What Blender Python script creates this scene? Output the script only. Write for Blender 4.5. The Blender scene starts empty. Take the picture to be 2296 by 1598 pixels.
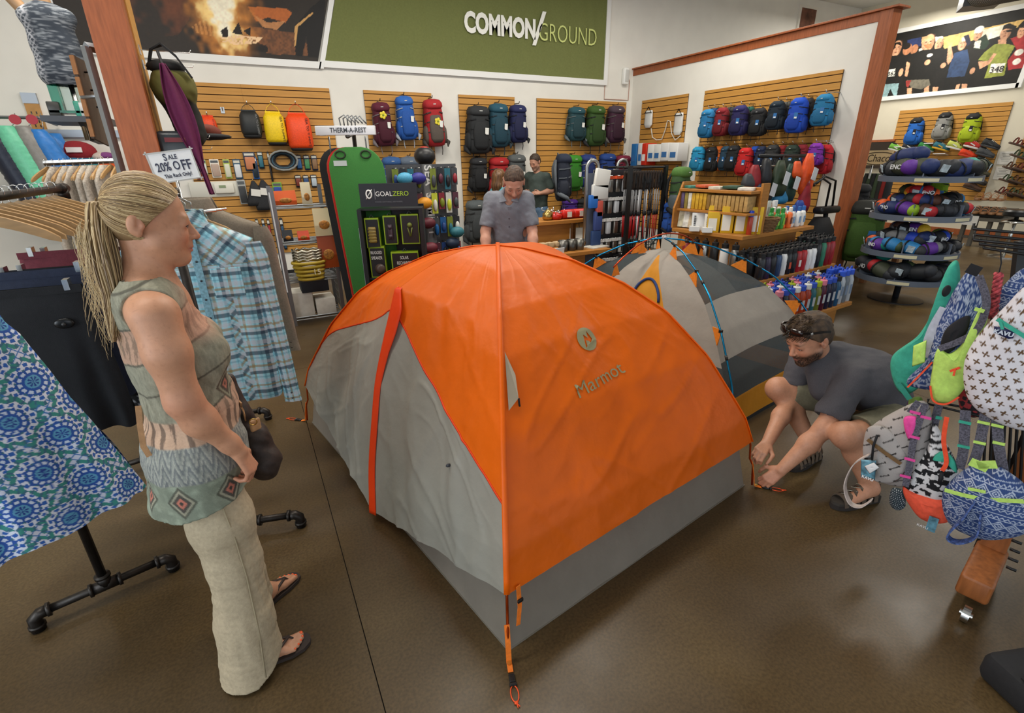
import bpy,bmesh,math,random
import numpy as np
from mathutils import Matrix,Vector,Euler,noise as mnoise
# ------------------------------------------------------------------ camera, world, lights, exposure
SC=bpy.context.scene
COL=SC.collection
FPX=1105.0
CAMP=Vector((0.0,0.0,1.75))
CAMR=Matrix.Rotation(math.radians(-27.2),3,'Z')@Matrix.Rotation(math.radians(90-21.7),3,'X')@Matrix.Rotation(math.radians(-0.85),3,'Z')
cam_data=bpy.data.cameras.new('camera')
cam_data.sensor_width=36.0
cam_data.lens=FPX/2296*36.0
cam_data.clip_start=0.05
cam_data.clip_end=100
camera=bpy.data.objects.new('camera',cam_data)
camera.matrix_world=Matrix.Translation(CAMP)@CAMR.to_4x4()
COL.objects.link(camera)
SC.camera=camera
SC.view_settings.view_transform='Standard'
SC.view_settings.look='None'
SC.view_settings.exposure=0.0
SC.view_settings.gamma=1.0
SC.view_settings.use_curve_mapping= False
SC.cycles.use_denoising= True
SC.cycles.max_bounces=7
SC.cycles.diffuse_bounces=4
SC.cycles.sample_clamp_indirect=6.0
world=bpy.data.worlds.new('daylight')
SC.world=world
world.use_nodes= True
world.node_tree.nodes['Background'].inputs[0].default_value=(0.80,0.90,1.0,1)
world.node_tree.nodes['Background'].inputs[1].default_value=.9
def area_light(name,loc,target,sx,sy,power,color):
 d=bpy.data.lights.new(name,'AREA')
 d.shape='RECTANGLE'
 d.size,d.size_y,d.energy,d.color=sx,sy,power,color
 o=bpy.data.objects.new(name,d)
 o.location=loc
 o.rotation_euler=(Vector(target)-Vector(loc)).to_track_quat('-Z','Y').to_euler()
 COL.objects.link(o)
 return o
 # daylight through the shop front behind the camera, and the rows of ceiling fluorescents
area_light('side_window_daylight',(-4.7,0.6,2.0),(1.0,2.6,.8),4.2,2.8,200,(0.78,0.89,1.0))
area_light('shop_front_daylight',(-1.5,-3.7,2.3),(0.5,4.0,1.0),5.0,2.6,60,(0.84,0.92,1.0))
area_light('shop_front_daylight',(7.5,-3.7,2.3),(7.0,4.0,1.0),5.0,2.6,40,(0.86,0.93,1.0))
for lx,ly,pw in ((-1.6,2.4,85),(2.2,3.6,105),(-1.0,6.0,90),(3.0,6.2,95),(6.2,6.2,80),(7.5,2.0,70),(11.5,3.0,80),(12.8,7.0,140)):
 area_light('ceiling_fluorescent',(lx,ly,4.75),(lx,ly,0),2.4,0.5,pw,(1.0,0.95,0.86))
 # ------------------------------------------------------------------ small helpers
rnd=random.Random(7)
PI=math.pi
def ray(x,y):
 return CAMR@Vector(((x-1148)/FPX,-(y-799)/FPX,-1.0))
def onz(x,y,z=0.0):
 d=ray(x,y); return CAMP+d*((z-CAMP.z)/d.z)
def onpl(x,y,p,n):
 d=ray(x,y);p=Vector(p);n=Vector(n); return CAMP+d*((p-CAMP).dot(n)/d.dot(n))
def onY(x,y,Y): return onpl(x,y,(0,Y,0),(0,1,0))
def onX(x,y,X): return onpl(x,y,(X,0,0),(1,0,0))
def lin(h):
 """hex or 0..255 tuple, sRGB -> linear rgb"""
 if isinstance(h,str):
  h=h.lstrip('#');h=tuple(int(h[i:i+2],16) for i in (0,2,4))
 return tuple((c/255/12.92) if c/255<=0.04045 else ((c/255+0.055)/1.055)**2.4 for c in h)
_M={}
def mat(name,col='808080',rough=0.6,metal=0.0,nz=0.0,nscale=20.0,bump=0.0,bscale=200.0,trans=0.0,transl=0.0,vcol= False,emit=0.0,sheen=0.0,spec=0.5,stretch= None,alpha=1.0,ior=1.45):
 """a node material: base colour (or the colour attribute) with noise variation and fine bump"""
 if name in _M: return _M[name]
 m=bpy.data.materials.new(name);m.use_nodes= True
 nt=m.node_tree;N=nt.nodes;L=nt.links
 b=N['Principled BSDF']
 c=lin(col)
 b.inputs['Base Color'].default_value=(*c,1)
 b.inputs['Roughness'].default_value=rough
 b.inputs['Metallic'].default_value=metal
 b.inputs['Specular IOR Level'].default_value=spec
 b.inputs['IOR'].default_value=ior
 b.inputs['Transmission Weight'].default_value=trans
 b.inputs['Alpha'].default_value=alpha
 if sheen:b.inputs['Sheen Weight'].default_value=sheen
 tc=N.new('ShaderNodeTexCoord')
 src= None
 if vcol:
  a=N.new('ShaderNodeVertexColor');a.layer_name='Col';src=a.outputs['Color']
 co=tc.outputs['Object']
 if stretch:
  mp=N.new('ShaderNodeMapping');mp.inputs['Scale'].default_value=stretch
  L.new(co,mp.inputs['Vector']);co=mp.outputs['Vector']
 if nz:
  t=N.new('ShaderNodeTexNoise');t.inputs['Scale'].default_value=nscale;t.inputs['Detail'].default_value=5
  L.new(co,t.inputs['Vector'])
  mr=N.new('ShaderNodeMapRange');mr.inputs['From Min'].default_value=0.3;mr.inputs['From Max'].default_value=0.7
  mr.inputs['To Min'].default_value=1-nz;mr.inputs['To Max'].default_value=1+nz
  L.new(t.outputs['Fac'],mr.inputs['Value'])
  mx=N.new('ShaderNodeMix');mx.data_type='RGBA';mx.blend_type='MULTIPLY';mx.inputs['Factor'].default_value=1
  if src:L.new(src,mx.inputs['A'])
  else:mx.inputs['A'].default_value=(*c,1)
  L.new(mr.outputs['Result'],mx.inputs['B'])
  src=mx.outputs['Result']
 if src:L.new(src,b.inputs['Base Color'])
 if emit:
  b.inputs['Emission Color'].default_value=(*c,1);b.inputs['Emission Strength'].default_value=emit
 if bump:
  t=N.new('ShaderNodeTexNoise');t.inputs['Scale'].default_value=bscale;t.inputs['Detail'].default_value=4
  L.new(co,t.inputs['Vector'])
  bp=N.new('ShaderNodeBump');bp.inputs['Strength'].default_value=bump;bp.inputs['Distance'].default_value=0.004
  L.new(t.outputs['Fac'],bp.inputs['Height']);L.new(bp.outputs['Normal'],b.inputs['Normal'])
 if transl:
  tr=N.new('ShaderNodeBsdfTranslucent');ms=N.new('ShaderNodeMixShader');ms.inputs[0].default_value=transl
  if src:L.new(src,tr.inputs['Color'])
  else:tr.inputs['Color'].default_value=(*c,1)
  L.new(b.outputs[0],ms.inputs[1]);L.new(tr.outputs[0],ms.inputs[2])
  L.new(ms.outputs[0],N['Material Output'].inputs['Surface'])
 _M[name]=m
 return m
def fab(col,rough=0.8,**k):
 return mat('fabric_'+col+('_%g'%rough),col,rough,nz=0.12,nscale=60,bump=0.25,bscale=350,**k)
def plas(col,rough=0.4): return mat('plastic_%s_%g'%(col,rough),col,rough)
def metl(col,rough=0.35): return mat('metal_%s_%g'%(col,rough),col,rough,metal=1.0)
def worldm(o):
 m=o.matrix_basis.copy()
 if o.parent:m=worldm(o.parent)@o.matrix_parent_inverse@m
 return m
def tag(o,label= None,cat= None,group= None,kind= None):
 if label:o['label']=label
 if cat:o['category']=cat
 if group:o['group']=group
 if kind:o['kind']=kind
 return o
def thing(name,label,cat,loc=(0,0,0),rz=0.0,group= None,rot= None):
 o=bpy.data.objects.new(name,None);COL.objects.link(o)
 o.location=loc
 o.rotation_euler=rot if rot else (0,0,rz)
 o.empty_display_size=0.05
 return tag(o,label,cat,group)
def copy_tree(o,parent= None):
 c=o.copy();COL.objects.link(c)
 if parent:c.parent=parent
 for ch in o.children:copy_tree(ch,c)
 return c
def place(proto,used,loc,rot=(0,0,0),label= None,group= None,scale= None):
 """first call moves the prototype itself, later calls copy it with its parts"""
 o=proto
 if proto.get('_used'):o=copy_tree(proto);o['_used']=1
 proto['_used']=1
 o.location=loc;o.rotation_euler=rot
 if scale:o.scale=scale if not isinstance(scale,(int,float)) else (scale,)*3
 if label:o['label']=label
 if group:o['group']=group
 return o
def link_mesh(name,me,mats,parent= None,world= False):
 for m in (mats if isinstance(mats,(list,tuple)) else [mats]):me.materials.append(m)
 o=bpy.data.objects.new(name,me);COL.objects.link(o)
 if parent is not None:
  o.parent=parent
  if world:o.matrix_parent_inverse=worldm(parent).inverted()
 return o
class MB:
 """collects shapes; build() links them as ONE mesh object"""
 def __init__(s,M= None):
  s.v,s.f,s.mi=[],[],[];s.M=M or Matrix();s.m=0
 def add(s,pts,faces):
  n=len(s.v);M=s.M
  s.v+=[tuple(M@Vector(p)) for p in pts]
  s.f+=[tuple(i+n for i in f) for f in faces];s.mi+=[s.m]*len(faces)
  return s
 def box(s,c,d,rot= None):
  x,y,z=d[0]/2,d[1]/2,d[2]/2
  P=[Vector((a*x,b*y,e*z)) for a in (-1,1) for b in (-1,1) for e in (-1,1)]
  if rot is not None:
   R=rot if isinstance(rot,Matrix) else Euler(rot).to_matrix()
   P=[R@p for p in P]
  c=Vector(c)
  return s.add([p+c for p in P],[(0,1,3,2),(4,6,7,5),(0,4,5,1),(2,3,7,6),(0,2,6,4),(1,5,7,3)])
 def bbox(s,a,b):
  return s.box([(a[i]+b[i])/2 for i in range(3)],[abs(b[i]-a[i]) for i in range(3)])
 def rbox(s,c,d,r=0.01,rot= None,n=3):
  """box with rounded vertical edges and softened top and bottom"""
  x,y,z=d[0]/2,d[1]/2,d[2]/2;r=min(r,x*.99,y*.99,z*.99)
  rings=[]
  prof=[(-z,r)]+[(-z+r*(1-math.sin(t)),r*(1-math.cos(t))) for t in (PI/4,0)][0:0]
  lev=[(-z,r*.9),(-z+r*.3,r*.3),(-z+r,0),(z-r,0),(z-r*.3,r*.3),(z,r*.9)]
  R= None
  if rot is not None:R=rot if isinstance(rot,Matrix) else Euler(rot).to_matrix()
  c=Vector(c)
  for zz,ins in lev:
   ring=[]
   for cx,cy,a0 in ((x-r,y-r,0),(-x+r,y-r,PI/2),(-x+r,-y+r,PI),(x-r,-y+r,1.5*PI)):
    for k in range(n+1):
     a=a0+PI/2*k/n
     p=Vector((cx+(r-ins)*math.cos(a),cy+(r-ins)*math.sin(a),zz))
     ring.append((R@p if R else p)+c)
   rings.append(ring)
  return s.loft(rings)
 def loft(s,rings,cap= True,closed= True):
  n=len(rings[0]);P=[p for r in rings for p in r];F=[]
  for i in range(len(rings)-1):
   for j in range(n if closed else n-1):
    k=(j+1)%n
    F.append((i*n+j,i*n+k,(i+1)*n+k,(i+1)*n+j))
  if cap and closed:
   F.append(tuple(range(n-1,-1,-1)));F.append(tuple((len(rings)-1)*n+j for j in range(n)))
  return s.add(P,F)
 def tube(s,pts,r,n=8,cap= True,closed= False):
  pts=[Vector(p) for p in pts];N=len(pts)
  rr=r if isinstance(r,(list,tuple)) else [r]*N
  rings=[];up= None
  for i in range(N):
   if closed:t=pts[(i+1)%N]-pts[i-1]
   else:t=pts[min(i+1,N-1)]-pts[max(i-1,0)]
   if t.length<1e-9:t=Vector((0,0,1))
   t.normalize()
   if up is None:
    up=Vector((0,0,1)) if abs(t.z)<.9 else Vector((1,0,0))
   a=t.cross(up)
   if a.length<1e-6:a=t.orthogonal()
   a.normalize();b=a.cross(t).normalized();up=b
   rings.append([pts[i]+(a*math.cos(2*PI*k/n)+b*math.sin(2*PI*k/n))*rr[i] for k in range(n)])
  if closed:rings.append(rings[0]);cap= False
  return s.loft(rings,cap)
 def strip(s,pts,w,t=0.002,side=(0,0,1)):
  """flat webbing strap along a path; side = width direction"""
  pts=[Vector(p) for p in pts];rings=[]
  for i,p in enumerate(pts):
   tg=(pts[min(i+1,len(pts)-1)]-pts[max(i-1,0)]).normalized()
   sd=side[i] if isinstance(side,list) else side
   sd=Vector(sd);sd=(sd-tg*sd.dot(tg)).normalized();nn=tg.cross(sd)*t/2;sd=sd*w/2
   rings.append([p-sd-nn,p+sd-nn,p+sd+nn,p-sd+nn])
  return s.loft(rings)
 def lathe(s,prof,n=16,c=(0,0,0),sy=1.0,cap= True):
  c=Vector(c)
  return s.loft([[c+Vector((r*math.cos(2*PI*k/n),r*sy*math.sin(2*PI*k/n),z)) for k in range(n)] for r,z in prof],cap)
 def ell(s,c,r,n=12,m=8,rot= None):
  R= None
  if rot is not None:R=rot if isinstance(rot,Matrix) else Euler(rot).to_matrix()
  c=Vector(c);rings=[]
  for i in range(m+1):
   a=-PI/2+PI*i/m;a=max(min(a,PI/2-.02),-PI/2+.02)
   ring=[]
   for k in range(n):
    p=Vector((r[0]*math.cos(a)*math.cos(2*PI*k/n),r[1]*math.cos(a)*math.sin(2*PI*k/n),r[2]*math.sin(a)))
    ring.append((R@p if R else p)+c)
   rings.append(ring)
  return s.loft(rings)
 def prism(s,poly,depth,o=(0,0,0),ux=(1,0,0),uy=(0,1,0)):
  """2-D outline extruded along ux x uy by depth"""
  o,ux,uy=Vector(o),Vector(ux),Vector(uy);nn=ux.cross(uy)*depth
  a=[o+ux*p[0]+uy*p[1] for p in poly]
  return s.loft([a,[p+nn for p in a]])
 def build(s,name,mats,parent= None,smooth= False,bevel=0.0,world= False,auto= None):
  me=bpy.data.meshes.new(name)
  me.from_pydata(s.v,[],s.f);
  if any(s.mi):me.polygons.foreach_set('material_index',s.mi)
  bm=bmesh.new();bm.from_mesh(me);bmesh.ops.recalc_face_normals(bm,faces=bm.faces);bm.to_mesh(me);bm.free()
  if smooth or auto:
   me.polygons.foreach_set('use_smooth',[ True]*len(me.polygons))
  if auto:me.set_sharp_from_angle(angle=math.radians(auto))
  me.update()
  o=link_mesh(name,me,mats,parent,world)
  if bevel:
   b=o.modifiers.new('b','BEVEL');b.width=bevel;b.segments=2;b.limit_method='ANGLE'
  return o
def npmesh(name,V,F,col= None,smooth= True):
 me=bpy.data.meshes.new(name)
 V=np.asarray(V,dtype=np.float32).reshape(-1,3);F=np.asarray(F,dtype=np.int32);k=F.shape[1]
 me.vertices.add(len(V));me.vertices.foreach_set('co',V.ravel())
 me.loops.add(F.size);me.loops.foreach_set('vertex_index',F.ravel())
 me.polygons.add(len(F));me.polygons.foreach_set('loop_start',np.arange(0,F.size,k,dtype=np.int32))
 me.polygons.foreach_set('use_smooth',np.full(len(F),smooth,dtype=bool))
 if col is not None:
  a=me.color_attributes.new('Col','FLOAT_COLOR','POINT')
  c=np.ones((len(V),4),dtype=np.float32);c[:,:3]=np.asarray(col).reshape(-1,3)
  a.data.foreach_set('color',c.ravel())
 me.update(calc_edges= True);me.validate()
 return me
def gridfaces(nu,nv,wrap= False):
 i,j=np.meshgrid(np.arange(nu-1 if not wrap else nu),np.arange(nv-1),indexing='ij')
 i2=(i+1)%nu
 return np.stack([i*nv+j,i2*nv+j,i2*nv+j+1,i*nv+j+1],-1).reshape(-1,4)
def surf(name,P,mats,parent= None,col= None,wrap= False,world= False,thick=0.0,smooth= True):
 """sheet from an (nu, nv, 3) array of points, with an optional colour per point"""
 P=np.asarray(P,dtype=np.float32)
 me=npmesh(name,P,gridfaces(P.shape[0],P.shape[1],wrap),col,smooth)
 o=link_mesh(name,me,mats,parent,world)
 if thick:
  sm=o.modifiers.new('s','SOLIDIFY');sm.thickness=thick;sm.offset=0
 return o
def UV(nu,nv):
 return np.meshgrid(np.linspace(0,1,nu),np.linspace(0,1,nv),indexing='ij')
def vnoise(x,y,s=0):
 """smooth value noise on arrays, about -1..1"""
 xi=np.floor(x).astype(np.int64);yi=np.floor(y).astype(np.int64);fx=x-xi;fy=y-yi
 fx=fx*fx*(3-2*fx);fy=fy*fy*(3-2*fy)
 def h(a,b):
  n=(a*374761393+b*668265263+s*974711)&0x7fffffff
  n=((n^(n>>13))*1274126177)&0x7fffffff
  return ((n^(n>>16))&0xffff)/32767.5-1
 return (h(xi,yi)*(1-fx)+h(xi+1,yi)*fx)*(1-fy)+(h(xi,yi+1)*(1-fx)+h(xi+1,yi+1)*fx)*fy
def mixc(c,new,m):
 m=np.clip(np.asarray(m,dtype=float),0,1)[...,None]
 return c*(1-m)+np.array(lin(new) if isinstance(new,str) else new)*m
def flat(shape,c): return np.ones(shape+(3,))*np.array(lin(c))
def sstep(a,b,x):
 t=np.clip((x-a)/(b-a),0,1); return t*t*(3-2*t)
def text(s,size,mats,M,parent= None,name='lettering',bold=0.0,extrude=0.0008,shear=0.0,sx=1.0,align='CENTER',spacing=1.0,raw= False):
 """raised lettering; M maps the text plane (x right, y up, z out) to its place"""
 c=bpy.data.curves.new(name,'FONT');c.body=s;c.size=size;c.offset=bold;c.extrude=extrude;c.shear=shear
 c.align_x=align;c.align_y='CENTER';c.space_character=spacing;c.resolution_u=3
 c.materials.append(mats)
 o=bpy.data.objects.new(name,c);COL.objects.link(o)
 o.matrix_basis=Matrix()
 dg=bpy.context.evaluated_depsgraph_get()
 me=bpy.data.meshes.new_from_object(o.evaluated_get(dg))
 bpy.data.objects.remove(o)
 me.transform(M@Matrix.Diagonal((sx,1,1,1)))
 if not me.materials:me.materials.append(mats)
 if raw: return me
 o=bpy.data.objects.new(name,me);COL.objects.link(o)
 if parent is not None:
  o.parent=parent;o.matrix_parent_inverse=worldm(parent).inverted()
 return o
def frame(o,x,y):
 """4x4 from an origin and the x and y axes of a plane"""
 x=Vector(x).normalized();y=Vector(y);y=(y-x*y.dot(x)).normalized();z=x.cross(y)
 return Matrix(((x.x,y.x,z.x,o[0]),(x.y,y.y,z.y,o[1]),(x.z,y.z,z.z,o[2]),(0,0,0,1)))
 # ------------------------------------------------------------------ distance-field bodies
class SDF:
 def __init__(s,lo,hi,h):
  s.lo=np.array(lo,dtype=np.float32);s.h=h
  s.n=np.ceil((np.array(hi)-s.lo)/h).astype(int)+1
  s.D=np.full(tuple(s.n),0.2,dtype=np.float32)
  s.ax=[s.lo[i]+h*np.arange(s.n[i],dtype=np.float32) for i in range(3)]
 def win(s,lo,hi):
  a=np.clip(np.floor((np.array(lo)-s.lo)/s.h).astype(int),0,s.n);b=np.clip(np.ceil((np.array(hi)-s.lo)/s.h).astype(int)+1,0,s.n)
  sl=tuple(slice(a[i],b[i]) for i in range(3))
  return sl,[s.ax[0][sl[0]][:,None,None],s.ax[1][sl[1]][ None,:,None],s.ax[2][sl[2]][ None,None,:]]
 def put(s,sl,d,k,op):
  D=s.D[sl]
  if D.size==0: return
  if op=='sub':
   d=-d;s.D[sl]=np.maximum(D,d) if k<=0 else np.maximum(D,d)+np.square(np.maximum(k-np.abs(D-d),0))/(4*k)
  else:
   s.D[sl]=np.minimum(D,d) if k<=0 else np.minimum(D,d)-np.square(np.maximum(k-np.abs(D-d),0))/(4*k)
 def cone(s,a,b,ra,rb,k=0.01,op='add',sq= None):
  """round cone from a to b; sq=(axis, f) squeezes it along a direction by f"""
  a,b=np.array(a,float),np.array(b,float);R=max(ra,rb)+k+3*s.h
  if sq:R=R*max(1,sq[1])
  sl,(x,y,z)=s.win(np.minimum(a,b)-R,np.maximum(a,b)+R)
  P=[x-a[0],y-a[1],z-a[2]];ab=b-a;L2=max(ab@ab,1e-9)
  h=np.clip((P[0]*ab[0]+P[1]*ab[1]+P[2]*ab[2])/L2,0,1)
  Q=[P[i]-h*ab[i] for i in range(3)]
  q2=Q[0]**2+Q[1]**2+Q[2]**2
  if sq:
   ax=np.array(sq[0],float);ax/=np.linalg.norm(ax)
   dq=Q[0]*ax[0]+Q[1]*ax[1]+Q[2]*ax[2]
   q2=q2+dq**2*(1/sq[1]**2-1)
  s.put(sl,np.sqrt(np.maximum(q2,0))-(ra+h*(rb-ra)),k,op); return s
 def ell(s,c,r,k=0.01,R= None,op='add'):
  c=np.array(c,float);r=np.array(r,float);m=r.max()+k+3*s.h
  sl,(x,y,z)=s.win(c-m,c+m)
  P=[x-c[0],y-c[1],z-c[2]]
  if R is not None:
   R=np.array(R);P=[P[0]*R[0,i]+P[1]*R[1,i]+P[2]*R[2,i] for i in range(3)]
  k0=np.sqrt((P[0]/r[0])**2+(P[1]/r[1])**2+(P[2]/r[2])**2)
  k1=np.sqrt((P[0]/r[0]**2)**2+(P[1]/r[1]**2)**2+(P[2]/r[2]**2)**2)+1e-6
  s.put(sl,k0*(k0-1)/k1,k,op); return s
 def chain(s,pts,rs,k=0.01,op='add',sq= None):
  for i in range(len(pts)-1):s.cone(pts[i],pts[i+1],rs[i],rs[i+1],k,op,sq)
  return s
 def clip(s,p,n):
  """keep the side the normal points away from"""
  n=np.array(n,float);n/=np.linalg.norm(n);p=np.array(p,float)
  d=(s.ax[0]-p[0])[:,None,None]*n[0]+(s.ax[1]-p[1])[ None,:,None]*n[1]+(s.ax[2]-p[2])[ None,None,:]*n[2]
  s.D=np.maximum(s.D,d.astype(np.float32)); return s
 def wrinkle(s,amp,sc,seed=0):
  """cloth folds: low noise added to the field near the surface"""
  i=np.nonzero(np.abs(s.D)<0.02)
  x,y,z=s.ax[0][i[0]],s.ax[1][i[1]],s.ax[2][i[2]]
  n=vnoise(x*sc[0]+z*sc[2]*.37+7.3,z*sc[2]+y*sc[1]*.7,seed)+.5*vnoise(y*sc[1]*2+3.1,z*sc[2]*1.7+x*sc[0],seed+1)
  s.D[i]+=(amp*n).astype(np.float32); return s
 def mesh(s):
  D,h=s.D,s.h
  S=D<0
  c=[S[i:D.shape[0]-1+i,j:D.shape[1]-1+j,k:D.shape[2]-1+k] for i in (0,1) for j in (0,1) for k in (0,1)]
  cnt=sum(q.astype(np.int8) for q in c)
  act=(cnt>0)&(cnt<8)
  I=np.argwhere(act)
  idx=np.full(act.shape,-1,dtype=np.int32);idx[tuple(I.T)]=np.arange(len(I))
  off=[(i,j,k) for i in (0,1) for j in (0,1) for k in (0,1)]
  val=np.stack([D[I[:,0]+o[0],I[:,1]+o[1],I[:,2]+o[2]] for o in off],1)
  acc=np.zeros((len(I),3));n=np.zeros(len(I))
  for p in range(8):
   for q in range(p+1,8):
    if sum(abs(off[p][t]-off[q][t]) for t in range(3))!=1: continue
    a,b=val[:,p],val[:,q];m=(a<0)!=(b<0)
    t=np.where(m,a/np.where(m,a-b,1),0)
    e=np.array(off[p])[ None]+t[:,None]*(np.array(off[q])-np.array(off[p]))[ None]
    acc+=e*m[:,None];n+=m
  V=s.lo+h*(I+acc/n[:,None])
  Fs=[]
  for ax in range(3):
   sl0=[slice( None)]*3;sl1=[slice( None)]*3
   sl0[ax]=slice(0,-1);sl1[ax]=slice(1,None)
   A,B=S[tuple(sl0)],S[tuple(sl1)]
   u,w=[(1,2),(2,0),(0,1)][ax]
   E=np.argwhere(A!=B)
   E=E[(E[:,u]>0)&(E[:,w]>0)&(E[:,u]<act.shape[u])&(E[:,w]<act.shape[w])]
   fl=A[tuple(E.T)]
   def g(du,dw):
    q=E.copy();q[:,u]-=du;q[:,w]-=dw
    return idx[tuple(q.T)]
   Q=np.stack([g(0,0),g(1,0),g(1,1),g(0,1)],1)
   Q[~fl]=Q[~fl][:,::-1]
   Fs.append(Q)
  F=np.concatenate(Fs);F=F[(F>=0).all(1)]
  return V,F
def sdf_obj(name,s,mats,parent= None,colfn= None,world= True,relax=1):
 V,F=s.mesh()
 for _ in range(relax):
  A=np.zeros_like(V);n=np.zeros(len(V))
  for a,b in ((0,1),(1,2),(2,3),(3,0)):
   np.add.at(A,F[:,a],V[F[:,b]]);np.add.at(n,F[:,a],1)
   np.add.at(A,F[:,b],V[F[:,a]]);np.add.at(n,F[:,b],1)
  V=V*.5+.5*A/n[:,None]
 me=npmesh(name,V,F,colfn(V) if colfn else None)
 return link_mesh(name,me,mats,parent,world)
 # ------------------------------------------------------------------ the room
YB,XP,XR,ZC=8.95,7.46,14.6,5.15
WALL=mat('wall_paint','e6e3da',0.85,nz=0.03,nscale=3,bump=0.08,bscale=120)
WALLG=mat('wall_paint_warm','d6cfbb',0.85,nz=0.03,nscale=3)
CEIL=mat('ceiling_paint','d9d8d2',0.9)
TRIMW=mat('stained_trim_wood','9a5530',0.45,nz=0.22,nscale=9,bump=0.1,bscale=40,stretch=(6,6,0.6))
BLACK=plas('161616');WHITE=plas('eeeeea')
def struct(name,mb,m,parent= None,**k):
 o=mb.build(name,m,parent,**k)
 if parent is None:o['kind']='structure'
 return o
struct('wall_back',MB().bbox((-5,YB,0),(XR,YB+.2,ZC)),WALL)
struct('wall_left',MB().bbox((-5.2,-4,0),(-5,YB+.2,ZC)),WALL)
struct('wall_right',MB().bbox((XR,-4,0),(XR+.2,YB+.2,ZC)),WALLG)
struct('ceiling',MB().bbox((-5.2,-4,ZC),(XR+.2,YB+.2,ZC+.2)),CEIL)
fw=MB()
fw.bbox((-5.2,-4.2,0),(XR+.2,-4,.3));fw.bbox((-5.2,-4.2,3.9),(XR+.2,-4,ZC))
for i in range(8):fw.bbox((-5.2+i*2.78,-4.2,.3),(-5.2+i*2.78+.25,-4,3.9))
struct('wall_front',fw,WALL)
struct('baseboard_back',MB().bbox((-5,YB-.02,0),(XR,YB,.11)),plas('20201f',.5))
struct('baseboard_right',MB().bbox((XR-.02,-4,0),(XR,YB,.13)),TRIMW)
# polished concrete, poured in bays with sawn joints
FLOOR=bpy.data.materials.new('stained_concrete');FLOOR.use_nodes= True
def floor_nodes():
 nt=FLOOR.node_tree;N,L=nt.nodes,nt.links;b=N['Principled BSDF'];b.inputs['Specular IOR Level'].default_value=.3
 g=N.new('ShaderNodeNewGeometry')
 n1=N.new('ShaderNodeTexNoise');n1.inputs['Scale'].default_value=0.9;n1.inputs['Detail'].default_value=6;n1.inputs['Roughness'].default_value=.5
 n2=N.new('ShaderNodeTexNoise');n2.inputs['Scale'].default_value=90;n2.inputs['Detail'].default_value=3
 L.new(g.outputs['Position'],n1.inputs['Vector']);L.new(g.outputs['Position'],n2.inputs['Vector'])
 r=N.new('ShaderNodeValToRGB');e=r.color_ramp.elements
 e[0].position=.22;e[0].color=(*lin('382a18'),1);e[1].position=.82;e[1].color=(*lin('6b593b'),1)
 m=r.color_ramp.elements.new(.52);m.color=(*lin('4e3e27'),1)
 L.new(n1.outputs['Fac'],r.inputs['Fac'])
 mr=N.new('ShaderNodeMapRange');mr.inputs['From Min'].default_value=.35;mr.inputs['From Max'].default_value=.65;mr.inputs['To Min'].default_value=.82;mr.inputs['To Max'].default_value=1.2
 L.new(n2.outputs['Fac'],mr.inputs['Value'])
 mx=N.new('ShaderNodeMix');mx.data_type='RGBA';mx.blend_type='MULTIPLY';mx.inputs['Factor'].default_value=1
 L.new(r.outputs['Color'],mx.inputs['A']);L.new(mr.outputs['Result'],mx.inputs['B']);L.new(mx.outputs['Result'],b.inputs['Base Color'])
 n3=N.new('ShaderNodeTexNoise');n3.inputs['Scale'].default_value=2.2;n3.inputs['Detail'].default_value=3
 L.new(g.outputs['Position'],n3.inputs['Vector'])
 m3=N.new('ShaderNodeMapRange');m3.inputs['From Min'].default_value=.3;m3.inputs['From Max'].default_value=.7;m3.inputs['To Min'].default_value=.26;m3.inputs['To Max'].default_value=.46
 L.new(n3.outputs['Fac'],m3.inputs['Value']);L.new(m3.outputs['Result'],b.inputs['Roughness'])
 bp=N.new('ShaderNodeBump');bp.inputs['Strength'].default_value=.12;bp.inputs['Distance'].default_value=.02
 L.new(n3.outputs['Fac'],bp.inputs['Height']);L.new(bp.outputs['Normal'],b.inputs['Normal'])
floor_nodes()
fl=struct('floor',MB().bbox((-5.2,-4.2,-.3),(XR+.2,YB+.2,-.006)),mat('joint_dirt','1c150e',.9))
ja,jb=onz(700,992),onz(1048,1598)
jd=(jb-ja).normalized();jn=Vector((-jd.y,jd.x,0))
JX=ja.x+0.0
xs=[-5.2,-3.9,JX,JX+4.3,JX+8.6,XR+.2];ys=[-4.2,-.4,3.9+.7,YB+.2]
slabmb=0
for i in range(5):
 for j in range(3):
  x0,x1,y0,y1=xs[i]+.002,xs[i+1]-.002,ys[j]+.002,ys[j+1]-.002
  MB().bbox((x0,y0,-.012),(x1,y1,0)).build('floor_slab',FLOOR,fl)
  # partition with its timber cap and end post
struct('wall_partition',MB().bbox((XP,4.32,0),(XP+.15,YB,3.32)),WALL)
t=MB();t.bbox((XP-.012,4.30,3.30),(XP+.162,YB,3.41));struct('trim_1',t,TRIMW,bevel=.004)
t=MB();t.bbox((XP-.05,4.10,3.41),(XP+.20,YB,3.435));struct('trim_2',t,TRIMW,bevel=.004)
t=MB();t.bbox((XP-.02,4.17,0),(XP+.17,4.325,3.41));struct('trim_3',t,TRIMW,bevel=.004)
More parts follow.
